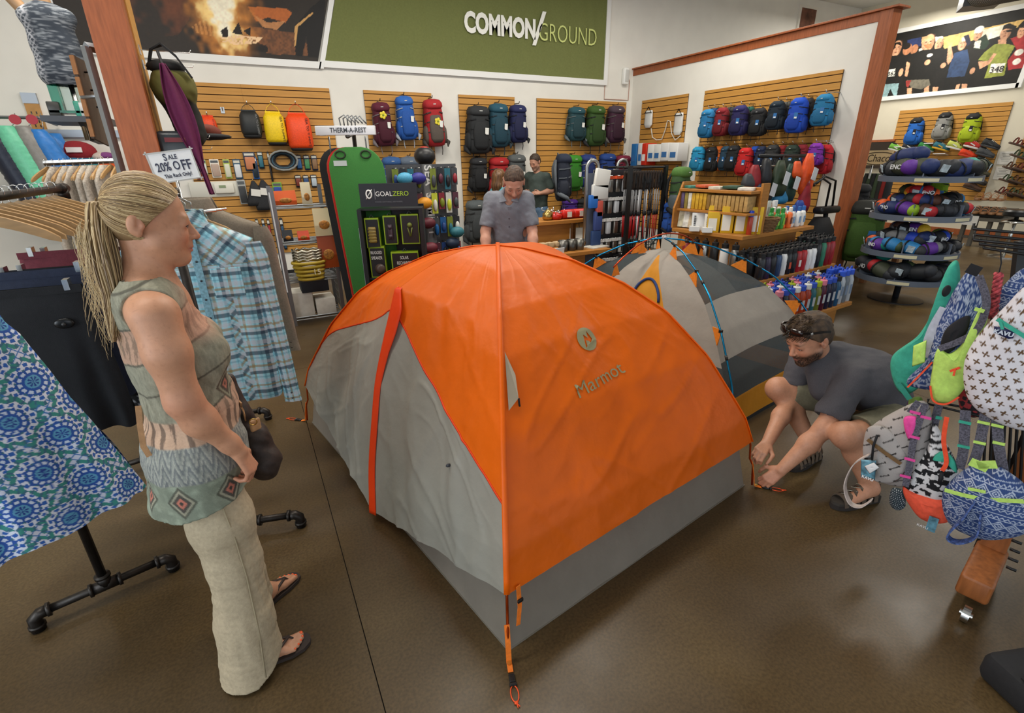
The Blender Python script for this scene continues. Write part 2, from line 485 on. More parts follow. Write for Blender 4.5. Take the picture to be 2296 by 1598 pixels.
# ---- slatwall: a board with each slat a piece of its own
SLAT=mat('slatwall_maple','c08b41',0.5,nz=0.1,nscale=7,bump=0.05,bscale=60,stretch=(.4,.4,5))
SLATB=mat('slatwall_groove','4a2f13',0.8)
def slatwall(label,o,ux,w,z0=.40,z1=2.82,pitch=.095,seams=(),group='slatted boards on the walls'):
 """o = lower start point on the wall plane; ux = direction along it; normal faces the room"""
 ux=Vector(ux);nrm=Vector((0,0,1)).cross(ux)*-1
 o=Vector((o[0],o[1],z0))+nrm*.003
 t=thing('merchandise_board',label,'display board',o,math.atan2(ux.y,ux.x),group)
 h=z1-z0
 MB().bbox((0,-.010,0),(w,0,h)).build('backing_board',SLATB,t)
 cuts=[0]+list(seams)+[w]
 n=int(h/pitch)
 me={}
 for k in range(n+1):
  za=k*pitch;zb=min(za+pitch-.012,h)
  if zb-za<.01: continue
  for a,b in zip(cuts,cuts[1:]):
   key=(round(b-a,3),round(zb-za,3))
   if key not in me:
    s=MB().bbox((0,-.022,0),(b-a-.0015,-.008,zb-za)).build('slat',SLAT,t)
    me[key]=s
   else:
    s=me[key].copy();COL.objects.link(s);s.parent=t
   s.location=(a,0,za)
 return t
slatwall('wide tan slatted board behind the dry bags and packets',(-.6,YB,0),(1,0,0),2.08,seams=(.86,))
slatwall('tan slatted board behind the maroon, blue and red expedition packs',(2.0,YB,0),(1,0,0),1.13)
slatwall('narrow tan slatted board behind the black, teal and navy expedition packs',(3.62,YB,0),(1,0,0),1.10)
slatwall('tan slatted board behind the man trying on a pack',(5.19,YB,0),(1,0,0),2.12,seams=(1.22,))
slatwall('small tan slatted board behind the hydration reservoirs',(XP,8.60,0),(0,-1,0),1.22)
slatwall('widest tan slatted board behind the two rows of daypacks',(XP,7.0,0),(0,-1,0),2.36,seams=(1.18,))
slatwall('tan slatted board of the shoe wall',(XR,7.48,0),(0,-1,0),2.12,z1=2.74,z0=.77,seams=(1.06,))
slatwall('tan slatted board behind the sandals at the frame edge',(XR,5.0,0),(0,-1,0),1.9,z1=2.45,z0=.80)
# ---- flat prints on the walls
def inpoly(X,Z,poly):
 m=np.zeros(X.shape,bool);n=len(poly)
 for i in range(n):
  x0,z0=poly[i];x1,z1=poly[(i+1)%n]
  c=((z0>Z)!=(z1>Z));
  m^=c&(X<(x1-x0)*(Z-z0)/((z1-z0) if z1!=z0 else 1e-9)+x0)
 return m
PRINT=mat('print_matte','ffffff',.6,vcol= True)
def quadgrid(a,b,c,d,nu,nv):
 """a,b bottom left/right, c,d top right/left"""
 U,V=UV(nu,nv);a,b,c,d=[np.array(q) for q in (a,b,c,d)]
 U=U[...,None];V=V[...,None]
 return (1-U)*(1-V)*a+U*(1-V)*b+U*V*c+(1-U)*V*d
def fire_poster():
 t=thing('poster','dark campfire photograph printed large, high on the back wall','poster',(0,YB-.03,3.16))
 zt=4.95;Y=YB-.03
 xl0,xl1,xr0,xr1=-1.62,-1.62,1.37,1.95
 P=quadgrid((xl0,Y,3.17),(xr0,Y,3.17),(xr1,Y,zt),(xl1,Y,zt),300,150)
 X,Z=P[...,0],P[...,2]
 c=flat(X.shape,'2a231d');n1=vnoise(X*3,Z*3);n2=vnoise(X*14,Z*14,3);n3=vnoise(X*45,Z*45,5)
 q= lambda *pts:[(onY(x,y,YB).x,onY(x,y,YB).z) for x,y in pts]
 c=mixc(c,'6b3b22',sstep(0,.8,(n1+.5*n2)*.5+.3)*inpoly(X,Z,q((270,0),(430,0),(425,45),(400,80),(280,90))))
 c=mixc(c,'8a5530',.8*inpoly(X,Z,q((500,95),(560,60),(660,75),(720,128),(610,122)))*(.7+.3*n3))
 c=mixc(c,'a87a4a',inpoly(X,Z,q((430,60),(455,45),(500,70),(490,85),(440,75)))*(np.sin(X*120)>-.2))
 c=mixc(c,'b5622a',inpoly(X,Z,q((555,15),(590,18),(640,20),(655,30),(640,52),(600,40),(575,50))))
 c=mixc(c,'c98a55',inpoly(X,Z,q((570,35),(600,52),(640,48),(620,68),(590,62)))*.8)
 c=mixc(c,'17110d',inpoly(X,Z,q((445,75),(480,85),(560,90),(600,105),(600,118),(500,108),(440,95))))
 fx=q((505,60))[0]
 d=np.hypot((X-fx[0])/.42,(Z-fx[1]-.22)/.75)
 c=mixc(c,'d88a3a',.9*sstep(1.25,.3,d+.25*n2))
 fl=sstep(.95,.55,np.hypot((X-fx[0]+.05*np.sin(Z*9))/.30,(Z-fx[1]-.2)/.62)+.22*n2+.08*n3)
 c=mixc(c,'ffd98a',fl);c=mixc(c,'fff6da',sstep(.75,.35,np.hypot((X-fx[0])/.26,(Z-fx[1]-.15)/.5)+.25*n2))
 c=mixc(c,'1d130d',inpoly(X,Z,q((495,70),(510,60),(512,85),(500,85)))|inpoly(X,Z,q((520,75),(535,50),(545,80)))|inpoly(X,Z,q((545,70),(562,62),(562,84))))
 c=mixc(c,'efc79a',inpoly(X,Z,q((495,85),(530,80),(590,85),(575,98),(530,102),(500,95)))*(n3>-.2))
 c=mixc(c,'0f0c0b',inpoly(X,Z,q((660,60),(695,20),(730,-10),(720,130),(690,128),(686,80),(678,128),(662,125))))
 c=mixc(c,'c99a5c',inpoly(X,Z,q((660,60),(700,28),(701,32),(667,62),(663,100),(660,110))))
 c=c*(1+.12*n3[...,None])
 surf('print',P,PRINT,t,c,world= True,smooth= False)
 f=MB();fm=plas('e9e9e6',.5)
 f.prism([(xl0-.07,3.08),(xr0+.02,3.08),(xr0+.05,3.17),(xl0-.07,3.17)],.045,(0,YB,0),(1,0,0),(0,0,1))
 f.prism([(xr0,3.08),(xr0+.07,3.08),(xr1+.07,zt),(xr1,zt)],.045,(0,YB,0),(1,0,0),(0,0,1))
 f.prism([(xl0-.07,3.17),(xl0,3.17),(xl0,zt),(xl0-.07,zt)],.045,(0,YB,0),(1,0,0),(0,0,1))
 f.build('frame',fm,t,world= True)
fire_poster()
def ground_banner():
 t=thing('banner','olive green cloth banner with white and lime lettering','banner',(4,YB-.03,3.16))
 zt=4.95;Y=YB-.035
 U,V=UV(220,60)
 P=quadgrid((1.47,Y,3.19),(6.69,Y,3.19),(6.69,Y,zt),(2.05,Y,zt),220,60)
 fold=vnoise(P[...,0]*5+P[...,2]*.8,P[...,2]*.5,4)+.5*vnoise(P[...,0]*11+P[...,2]*1.4,P[...,2]*.9,9)
 P[...,1]-=.012*fold*sstep(0,.1,V)*sstep(1,.96,U)*sstep(0,.03,U)
 surf('cloth',P,mat('banner_cloth','6e7440',.8,nz=.07,nscale=40),t,world= True)
 f=MB()
 f.prism([(1.44,3.10),(6.78,3.10),(6.78,3.19),(1.47,3.19)],.05,(0,YB,0),(1,0,0),(0,0,1))
 f.bbox((6.69,YB-.05,3.19),(6.78,YB,zt))
 f.build('frame',plas('e9e9e6',.5),t,world= True)
 def put(s,px,py,size,m,**k):
  p=onY(px,py,Y-.03); return text(s,size,m,frame(p,(1,0,0),(0,0,1)),t,**k)
 W=mat('print_white','f2f2ea',.6);G=mat('print_lime','cfd884',.6)
 put('COMMON',1124,60,.40,W,bold=.018,sx=.73);put('/',1206,68,.72,W,bold=.012,sx=1.0,shear=.12);put('GROUND',1275,80,.40,G,bold=-.004,sx=.73)
ground_banner()
def race_poster():
 X0=XR-.03
 a,b,c3,d=onX(1972,218,X0),onX(2275,185,X0),onX(2330,35,X0),onX(2000,88,X0)
 t=thing('poster','photograph of runners in dark shirts at a race start, high on the right wall','poster',(X0,7,3.1))
 za,zb=a.z,d.z+.1
 ya,yb,yc=9.0,onX(2278,190,X0).y,onX(2320,100,X0).y
 P=quadgrid((X0,ya,za),(X0,yb,za),(X0,yc,zb),(X0,ya,zb),330,170)
 Yc,Z=P[...,1],P[...,2]
 c=flat(Yc.shape,'15130f');n3=vnoise(Yc*30,Z*30,2)
 def Q(*pts):
  r=[]
  for x,y in pts:
   p=onX(1900+x/5.798,y/5.798,X0);r.append((p.y,p.z))
  return r
 def poly(col,*pts,k=1.0):
  nonlocal c
  c=mixc(c,col,k*inpoly(Yc,Z,Q(*pts)))
 def disc(col,x,y,rx,ry):
  nonlocal c
  p=Q((x,y),(x+rx,y),(x,y-ry))
  ru,rv=abs(p[1][0]-p[0][0]),abs(p[2][1]-p[0][1]);U,V=(p[0][0]-Yc)/ru,(Z-p[0][1])/rv
  c=mixc(c,col,sstep(1.08,.95,np.hypot(U,V)))
  if ry>70:
   for ex,ey,a,b_,cc,k in ((-.38,.15,.22,.09,'3a241a',.8),(.38,.15,.22,.09,'3a241a',.8),(0,-.12,.12,.25,'9a6248',.6),(0,-.48,.34,.09,'7a3c30',.8),(.75,0,.3,.9,'8a583c',.5)):c=mixc(c,cc,k*sstep(1.2,.6,np.hypot((U-ex)/a,(V-ey)/b_)))
 poly('d9b26a',(1250,480),(2300,250),(2300,330),(1650,520),(1250,640))
 poly('e8e2cc',(1640,420),(2120,300),(2120,420),(1700,560))
 poly('22305a',(780,520),(960,480),(960,600),(780,620))
 SK,SKD='d9a27e','b57a55'
 disc(SKD,780,640,55,70);disc(SKD,870,640,45,60);disc('1a1512',770,600,50,40)
 poly('e9e3d6',(930,640),(1010,600),(1010,660),(930,670))
 # the first five of the front row, left to right
 disc(SK,640,630,60,100);poly('1a1410',(580,640),(590,560),(690,545),(710,600),(640,570),(600,650))
 poly('171614',(530,740),(620,720),(760,740),(790,830),(700,1090),(440,1100),(500,900));poly('eceadf',(540,905),(625,890),(615,990),(528,1000))
 poly('8fb0b4',(430,1100),(670,1080),(640,1250),(600,1240),(560,1150),(500,1290),(420,1290));disc(SK,695,940,28,50)
 disc(SK,1050,560,75,110);poly('c9a071',(960,560),(970,480),(1110,455),(1130,500),(1010,520),(990,600));poly('b5714a',(990,590),(1090,560),(1100,620),(1040,640))
 poly('131210',(840,700),(980,650),(1180,630),(1290,700),(1230,900),(1080,1030),(800,1030),(830,850));disc('e9e3d6',1070,718,36,22);disc(SK,1040,810,36,34)
 poly(SK,(770,800),(815,820),(780,1000),(745,990));poly('6f6a5c',(770,1040),(1060,1030),(1080,1110),(960,1160),(830,1140));poly('a63a35',(760,1050),(830,1040),(790,1140),(765,1120));poly(SK,(775,1150),(840,1140),(830,1250),(775,1250));poly(SK,(1000,1150),(1060,1110),(1060,1220),(990,1235))
 poly('e8e2d2',(1140,480),(1240,470),(1250,520),(1150,540));disc(SK,1190,570,50,75);poly('151412',(1120,640),(1260,620),(1340,780),(1260,1000),(1240,1200),(1110,1130));poly(SK,(1310,600),(1350,590),(1380,760),(1310,840),(1290,800));disc(SK,1245,850,34,34);poly(SK,(1110,1130),(1185,1130),(1160,1210),(1105,1215))
 disc(SK,1495,570,52,80);poly('e9e6dd',(1490,490),(1570,470),(1570,520),(1490,540));poly('1b1e33',(1510,470),(1580,445),(1610,560),(1560,600));poly('2e4468',(1390,690),(1560,640),(1590,800),(1520,1000),(1290,1010),(1330,850));poly('10100f',(1270,1010),(1540,990),(1560,1090),(1400,1160),(1240,1170));poly(SK,(1420,1100),(1470,1090),(1440,1180),(1390,1190));poly(SK,(1490,1090),(1560,1090),(1550,1165),(1480,1175))
 disc(SK,1700,450,52,75);disc('e6e2d6',1715,385,58,45);poly('1f3325',(1690,520),(1800,440),(1850,560),(1790,640),(1640,640));poly('e4dfd2',(1660,540),(1740,520),(1720,630),(1640,620));disc(SK,1625,920,32,40)
 disc(SK,2060,420,66,95);poly('17120f',(2005,400),(2030,330),(2110,300),(2200,340),(2190,430),(2150,380),(2060,370));poly('0c0b0a',(2050,395),(2140,385),(2130,415),(2080,420))
 poly(SK,(1960,520),(2070,490),(2060,600),(1960,590));poly('8d9440',(1780,680),(1920,570),(2090,570),(2180,600),(2080,770),(2040,980),(1780,1020),(1850,800),(1700,780));poly(SK,(1700,800),(1830,790),(1900,690),(1940,700),(1850,830),(1720,900));poly('eae6da',(1870,830),(2060,820),(2010,945),(1840,950));poly('11100e',(1740,1020),(2040,990),(2110,1080),(1900,1140),(1700,1150))
 poly('a22c2e',(2120,500),(2300,440),(2300,880),(2090,910),(2080,790),(2200,640));disc(SK,2265,410,50,80);poly('16120f',(2220,340),(2300,260),(2300,360),(2250,360));disc('e2ded2',2230,680,56,40);disc('e2ded2',2200,800,50,40)
 c=c*(1+.22*n3[...,None]+.25*vnoise(Yc*9,Z*5,7)[...,None])
 surf('print',P,PRINT,t,c,world= True,smooth= False)
 f=MB()
 f.bbox((X0-.02,yb-.05,za-.09),(XR,ya+.1,za));f.bbox((X0-.02,yc-.3,zb),(XR,ya+.1,zb+.09))
 f.prism([(yb,za-.09),(yb-.09,za-.09),(yc-.09,zb),(yc,zb)],-.05,(XR,0,0),(0,1,0),(0,0,1))
 f.build('frame',plas('e9e9e6',.5),t,world= True)
 IN=mat('print_ink','2a2a2c',.7)
 text('348',.16,IN,frame(onX(1900+1940/5.798,905/5.798,X0-.01),(0,-1,0),(0,0,1)),t)
 text('362',.13,IN,frame(onX(1900+578/5.798,958/5.798,X0-.01),(0,-1,0),(0,0,1)),t)
race_poster()
# framed picture above the partition, wall sounder, conduit and duct
t=thing('framed_picture','small dark framed picture hanging high above the partition','picture',(12.5,YB,4.5))
MB().bbox((12.2,YB-.04,4.42),(12.85,YB,5.0)).build('frame',plas('e4dfd4'),t,world= True)
MB().bbox((12.26,YB-.045,4.48),(12.79,YB-.03,4.94)).build('print',mat('old_photo','6a4433',.7,nz=.5,nscale=6),t,world= True)
t=thing('alarm_sounder','small white alarm sounder on the back wall beside the banner','alarm',(7.22,YB,3.28))
MB().rbox((0,-.05,0),(.13,.10,.30),.03).build('housing',WHITE,t,auto=40)
MB().rbox((0,-.09,.0),(.09,.04,.22),.015).build('lens',plas('c9c9c4'),t,auto=40)
t=MB();zc=2.86
t.tube([(6.75,YB-.012,3.1),(6.75,YB-.012,zc),(7.18,YB-.012,zc),(7.36,YB-.012,zc),(7.36,YB-.012,3.2),(7.28,YB-.03,3.3)],.007,6)
tag(t.build('conduit',plas('b58a78')),'thin pinkish conduit looping down beside the banner','conduit')
t=thing('ceiling_duct','grey spiral ceiling duct with a square end at the top edge','duct',(12,5.0,5.0))
m=MB();d0,d1=onX(2200,-22,11.5),onX(2330,-60,9.0)
axd=(d1-d0).normalized()
m.tube([d0+axd*.35,d0+axd*3],.24,20);
for k in range(22):m.tube([d0+axd*(.4+k*.11),d0+axd*(.43+k*.11)],.25,20)
m.build('spiral_pipe',metl('8b8b88',.5),t,True,world= True)
m=MB();m.box(d0+axd*.15,(.45,.5,.5),Matrix(((axd.x,-axd.y,0),(axd.y,axd.x,0),(0,0,1))));m.build('end_box',metl('7c7d80',.5),t,world= True)
# ------------------------------------------------------------------ the orange tent
def cloth_mat(name,col,transl=.25,rough=.55,vcol= False,nz=.05):
 return mat(name,col,rough,nz=nz,nscale=8,bump=.6,bscale=22,transl=transl,vcol=vcol,spec=.35)
ORANGE=cloth_mat('fly_orange','f26e0e',.30,.42)
REDOR=cloth_mat('fly_red_orange','ea430c',.22,.45)
GREYF=cloth_mat('fly_grey','9a978c',.22,.38)
GREYI=cloth_mat('inner_grey','8b8478',.25,.45)
POLEO=metl('c4501e',.35);STRAPO=fab('e8751c',.7);BUCK=plas('1a1a1a',.35)
TF,TR,TL=onz(1140,1480),onz(1685,1090),onz(690,945)
TB=TL+TR-TF;TC=(TF+TB)/2
PROF=[(0,0),(.02,.27),(.06,.42),(.1,.51),(.22,.765),(.38,1.0),(.53,1.135),(.72,1.25),(.9,1.305),(1,1.315)]
PT=np.array([p[0] for p in PROF]);PZ=np.array([p[1] for p in PROF])
def arc(corner,s):
 """pole arc: s = 0 at the crossing, 1 at the corner foot; array in, points out"""
 s=np.clip(np.asarray(s,float),0,1)
 # even steps along the arc length
 tt=np.linspace(1,0,200);zz=np.interp(tt,PT,PZ);L=(Vector(corner)-TC).length
 cl=np.concatenate([[0],np.cumsum(np.hypot(np.diff(tt)*L,np.diff(zz)))]);cl/=cl[-1]
 t=np.interp(s,cl,tt);z=np.interp(t,PT,PZ)
 c,k=np.array(TC),np.array(corner)
 P=k[ None]+(c-k)[ None]*t.reshape(-1)[:,None];P[:,2]=z.reshape(-1)
 return P.reshape(s.shape+(3,))
au=(TL-TF);lu=au.length;au.normalize();av=Vector((au.y,-au.x,0));lv=(TR-TF).length
def tp(u,v,z): return TF+au*u+av*v+Vector((0,0,z))
TIP=tp(lu/2,.26,1.165);TIP2=tp(lu/2,lv-.26,1.165)
FOOT=tp(lu/2-.12,-.07,.06);FOOT2=tp(lu/2,lv+.07,.06)
def brow(tip,foot,s,st=.46):
 """ridge over the door, then down the zip to the hem"""
 s=np.asarray(s,float)
 q=np.clip(s/st,0,1)[...,None];c=np.array(TC)+[0,0,1.315];T=np.array(tip)
 a=c+(T-c)*q;a[...,2]+=.055*np.sin(q[...,0]*PI)**1.0
 w=np.clip((s-st)/(1-st),0,1)[...,None];Fo=np.array(foot)
 b=T+(Fo-T)*w
 b[...,:2]+=(np.array(av)*-1)[:2]*(.05*np.sin(w*PI)**1)
 return np.where(s[...,None]<st,a,b)
def sag(P,T,S,amp,tow):
 """the cloth hangs a little between its ridges"""
 return P+(np.array(tow)*(amp*np.sin(T*PI)*np.sin(np.clip(S,0,1)*PI))[...,None])
def wrink(P,S,T,amp,seed,nrm,fan=7):
 n=vnoise(T*fan+S*1.5,S*2.2,seed)*.55+vnoise(T*fan*2.2+S*3,S*4+T*2,seed+1)*.28+vnoise((S+T)*11,(S-T)*7,seed+2)*.12
 def rid(p,q,k): return np.clip(1-np.abs(vnoise(p,q,seed+k))*3.0,0,1)**3
 lo=sstep(.25,.7,S)
 n=n+lo*(.55*rid(S*9+T*4.5,T*1.6-S*.8,3)+.45*rid(S*7-T*6,T*1.8+S,4)+.22*rid(S*19+T*8,T*5-S*2,5))+(1-lo)*.4*rid(T*9+S*2,S*1.2,6)
 return P+np.array(nrm)*(amp*n*np.sin(np.pi*np.clip(T,.02,.98))**.5)[...,None]
def near_panel(S,T,A=TF,B=TR,s1=.865,nrm= None,seed=1,amp=.015):
 sl=S*s1
 P=arc(A,sl)*(1-T)[...,None]+arc(B,sl)*T[...,None]
 n=np.array(nrm if nrm is not None else -au)
 P=sag(P,T,S,-.05,n)
 return wrink(P,S,T,amp*np.clip(S*2,.1,1),seed,n*.9+np.array((0,0,.4)))
tent=thing('dome_tent','large orange and grey dome tent pitched on the shop floor','tent',TC)
S,T=UV(110,130)
surf('fly_end_panel',near_panel(S,T),ORANGE,tent,world= True)
surf('fly_end_panel',near_panel(S,T,TL,TB,nrm=au,seed=5),ORANGE,tent,world= True)
def side(corner,tip,foot,sA,nm,seed,sT=.50,hem=.865,pw=1.0):
 """door side between one pole and the zip: orange above the seam, grey door below"""
 def P(s,t,a=.017):
  A=arc(corner,np.clip(s*hem,0,1));B=brow(tip,foot,s)
  Q=A*(1-t)[...,None]+B*t[...,None]
  Q=sag(Q,t,s,.035,-np.array(nm))
  return wrink(Q,s,t,a*np.clip(s*2,.1,1),seed,np.array(nm)+np.array((0,0,.2)),6)
 S,T=UV(60,70)
 k=sA+(sT-sA)*T**pw
 o=surf('fly_shoulder',P(S*k,T),ORANGE,tent,world= True)
 S,T=UV(80,70)
 k=sA+(sT-sA)*T**pw
 g=surf('door_panel',P(k+(1-k)*S,T),GREYF,tent,world= True)
 # bound edge along the seam
 t=np.linspace(0,1,40);k=sA+(sT-sA)*t**pw
 m=MB();m.tube([tuple(p) for p in P(k,t)],.005,5);m.build('seam_binding',REDOR,tent,True,world= True)
 return P
PF=side(TF,TIP,FOOT,.83,-av,11)
PL=side(TL,TIP,FOOT,.80,-av,14,pw=.5)
side(TR,TIP2,FOOT2,.90,av,17);side(TB,TIP2,FOOT2,.90,av,19)
# the flap over the door and the red-orange storm strip down the zip
s=np.linspace(.45,1,60)
cen=brow(TIP,FOOT,s)
wdt=np.interp(s,[.45,.50,.56,.64,.9,1],[.012,.03,.036,.033,.033,.042])
off=-np.array(av)*.016
wl=np.interp(s,[.45,.50,.55,.60,.68,1],[.02,.085,.075,.05,.033,.042])
P=np.stack([cen+np.array(au)[ None]*(np.where(q<0,wl,wdt)*q)[:,None]+off*(1-abs(q)) for q in np.linspace(-1,1.0,11)],1)
P+=np.array(au)*.01*(vnoise(s*9,s*0))[:,None,None]
surf('storm_strip',P,REDOR,tent,world= True,thick=.003)
# ridge seams above the poles
for c in (TF,TR,TL,TB):
 p=arc(c,np.linspace(0,.865,40))+np.array((0,0,.004))
 MB().strip([tuple(q) for q in p],.022,.004,side=tuple((Vector(c)-TC).normalized().cross(Vector((0,0,1))))).build('ridge_seam',ORANGE,tent,True,world= True)
 pp=arc(c,np.linspace(.55,1,24));pp[:,2]-=.0;d=np.array((Vector(c)-TC).normalized())
 pp[:-4]-=d*.018;pp[:,2]+=.012
 MB().tube([tuple(q) for q in pp],.0055,8).build('tent_pole',POLEO,tent,True,world= True)
 # inner tent under the fly: bathtub walls
def tub(A,B,nm,ca,cb):
 S,T=UV(12,60)
 sl=1-.24*S
 P=arc(ca,sl)*(1-T)[...,None]+arc(cb,sl)*T[...,None]
 c=np.array(TC);P[...,:2]=c[:2]+(P[...,:2]-c[:2])*(.972-.05*S)[...,None]
 P=sag(P,T,S*.8,.03,-np.array(nm))
 P=wrink(P,S,T,.005,31,nm,16)
 P[...,2]=np.maximum(P[...,2],.003)
 surf('tub_wall',P,GREYI,tent,world= True)
ins= lambda p:tuple(Vector(p)+(TC-Vector(p)).normalized()*.035)
tub(0,0,-au,TF,TR);tub(0,0,-av,TL,TF);tub(0,0,au,TB,TL);tub(0,0,av,TR,TB)
MB().prism([tuple(Vector(ins(c))[:2]) for c in (TF,TR,TB,TL)],.004).build('tent_floor',GREYI,tent,world= True)
# corner webbing, buckles, guy loops
def corner_kit(c,out):
 c=Vector(c);o=Vector(out).normalized();sd=Vector((-o.y,o.x,0))
 MB().strip([c+Vector((0,0,.16))-o*.02,c+Vector((0,0,.08)),c+o*.012+Vector((0,0,.012)),c+o*.05+Vector((0,0,.004))],.02,.003,tuple(sd)).build('corner_webbing',STRAPO,tent,world= True)
 m=MB();m.rbox(c+o*.075+Vector((0,0,.007)),(.022,.034,.010),.004,Matrix.Rotation(math.atan2(o.y,o.x)-PI/2,3,'Z'));m.rbox(c+o*.098+Vector((0,0,.007)),(.028,.012,.011),.004,Matrix.Rotation(math.atan2(o.y,o.x)-PI/2,3,'Z'));m.build('buckle',BUCK,tent,world= True)
 pts=[c+o*(.10+.03*(1-math.cos(a))/1)+sd*(.014*math.sin(a))+Vector((0,0,.004)) for a in [2*PI*k/14 for k in range(14)]]
 m=MB();m.tube(pts,.0022,6,closed= True);e=c+o*.162+Vector((0,0,.005));m.ell(e,(.008,.006,.005),8,5)
 m.tube([e,e+o*.015+sd*.01],.002,5);m.tube([e,e+o*.018+sd*.003],.002,5);m.build('guy_loop',plas('e8501e'),tent,True,world= True)
 m=MB();m.lathe([(.003,0),(.009,0),(.009,.004),(.003,.004)],12,c+o*.02+Vector((0,0,.012)));m.build('grommet',metl('d0b060'),tent,world= True)
corner_kit(TF,(TF-TC)+Vector((.3,.25,0)));corner_kit(TR,TR-TC);corner_kit(TL,TL-TC);corner_kit(TB,TB-TC)
# hem strap with ladder lock by the front corner
a=Vector(arc(TF,np.array([.86]))[0])
MB().strip([a+av*.045+Vector((0,0,.01))-au*.01,a+av*.05-au*.012+Vector((0,0,-.09)),a+av*.035-au*.02+Vector((0,0,-.17))],.019,.002,tuple(av)).build('hem_strap',STRAPO,tent,world= True)
MB().rbox(a+av*.05-au*.016+Vector((0,0,-.06)),(.026,.008,.016),.003,Matrix.Rotation(math.atan2(av.y,av.x),3,'Z')).build('ladder_lock',BUCK,tent,world= True)
# vent kick-stand flap and the small door toggle
vp=near_panel(np.array([[.50]]),np.array([[.012]]))[0,0];vp=Vector(vp)
v2=Vector(near_panel(np.array([[.64]]),np.array([[.02]]))[0,0]);v3=Vector(near_panel(np.array([[.62]]),np.array([[.06]]))[0,0])
m=MB();n=-au*.012
m.add([vp+n,v2+n,v3+n*1.6,(vp+v3)/2+n*2.4+av*.01],[(0,1,2,3)]);m.build('vent_flap',cloth_mat('vent_beige','a89f8a'),tent,world= True)
MB().strip([v3+n*1.7,v3+n*2+Vector((0,0,-.025)),v3+n*2+Vector((.004,0,-.05))],.008,.003,tuple(av)).build('vent_strap',BUCK,tent,world= True)
tgp=Vector(PF(np.array([[.80]]),np.array([[.36]]))[0,0]);MB().ell(tgp-av*.008,(.012,.008,.008),8,6).build('door_toggle',plas('33343a'),tent,True,world= True)
# printed mark on the near panel, pressed on to the cloth
INK=mat('fly_print','8c8460',.6)
def on_panel(me,s0,t0,wide):
 """lay a flat mesh (x right, y up, metres) on the near panel around (s0, t0)"""
 co=np.array([v.co[:] for v in me.vertices])
 P0=near_panel(np.array([[s0]]),np.array([[t0]]))[0,0]
 ds=near_panel(np.array([[s0+.02]]),np.array([[t0]]),amp=0)[0,0]-near_panel(np.array([[s0-.02]]),np.array([[t0]]),amp=0)[0,0]
 dt=near_panel(np.array([[s0]]),np.array([[t0+.05]]),amp=0)[0,0]-near_panel(np.array([[s0]]),np.array([[t0-.05]]),amp=0)[0,0]
 ls,lt=np.linalg.norm(ds)/.04,np.linalg.norm(dt)/.1
 S=s0-co[:,1]/ls;T=t0+co[:,0]/lt
 P=near_panel(S[:,None],T[:,None])[:,0]
 P+=(np.array(-au)*.8+np.array((0,0,.5)))*.004
 me.vertices.foreach_set('co',P.astype(np.float32).ravel());me.update()
 return link_mesh('printed_mark',me,[],tent,True)
def fine(me,cuts=2,l=.012):
 bm=bmesh.new();bm.from_mesh(me);bmesh.ops.triangulate(bm,faces=bm.faces)
 for _ in range(4):
  e=[q for q in bm.edges if q.calc_length()>l]
  if not e: break
  bmesh.ops.subdivide_edges(bm,edges=e,cuts=1);bmesh.ops.triangulate(bm,faces=bm.faces)
 bm.to_mesh(me);bm.free(); return me
me=text('Marmot',.092,INK,Matrix.Rotation(.10,4,'Z'),bold=0,extrude=0,sx=1.12,raw= True)
on_panel(fine(me),.663,.45,.3)
m=MB();n=36;R0=.060
ring=[(R0*math.cos(2*PI*k/n),R0*math.sin(2*PI*k/n),0) for k in range(n)]
zig=[(-.026,-.036),(-.012,.022),(.006,.002),(.014,.034),(.030,-.006),(.010,-.020),(.004,-.012),(-.010,-.004),(-.016,-.030)]
zig=[(x*1.12,y*1.12) for x,y in zig];zpts=[(x,y,0) for x,y in zig]
bm=bmesh.new()
vs=[bm.verts.new(p) for p in ring];vz=[bm.verts.new(p) for p in zpts]
ed=[bm.edges.new((vs[i],vs[(i+1)%n])) for i in range(n)]+[bm.edges.new((vz[i],vz[(i+1)%len(vz)])) for i in range(len(vz))]
bmesh.ops.triangle_fill(bm,use_beauty= True,edges=ed)
def inz(p): return bool(inpoly(np.array([p.x]),np.array([p.y]),zig)[0])
bmesh.ops.delete(bm,geom=[f for f in bm.faces if inz(f.calc_center_median())],context='FACES')
me=bpy.data.meshes.new('printed_mark');bm.to_mesh(me);bm.free();me.materials.append(INK)
on_panel(fine(me),.548,.475,.1)
# ------------------------------------------------------------------ the bare inner tent behind, poles outside
C2=Vector((3.1,3.18,0));d2=Vector((.984,.178,0));e2=Vector((-.178,.984,0));H2=1.12
def k2(a,b): return C2+d2*(.75*a)+e2*(1.21 if b<0 else .85)*b
NL,NR,FL2,FR2=k2(-1,-1),k2(1,-1),k2(-1,1),k2(1,1)
def arc2(k,s,drop=0.0):
 s=np.clip(np.asarray(s,float),0,1);z0=PZ*(H2/1.315)
 tt=np.linspace(1,0,160);zz=np.interp(tt,PT,z0);L=(Vector(k)-C2).length
 cl=np.concatenate([[0],np.cumsum(np.hypot(np.diff(tt)*L,np.diff(zz)))]);cl/=cl[-1]
 t=np.interp(s,cl,tt);z=np.interp(t,PT,z0);c=np.array(C2);kk=np.array(k)
 P=c+(kk-c)*(1-t.reshape(-1)[:,None])*(1-.06*drop);P[:,2]=z.reshape(-1)*(1-.085*drop)
 return P.reshape(s.shape+(3,))
t2=thing('dome_tent','grey inner tent with mesh windows and blue poles, standing behind the orange tent','tent',C2)
BLUEP=metl('1f7fae',.3);REDP=metl('b4401e',.35)
GR2=cloth_mat('inner_pale_grey','a8a096',.3,.6);OCH=cloth_mat('inner_ochre','d9901c',.3,.6);BLK2=cloth_mat('inner_black','1d1d1f',.05,.6)
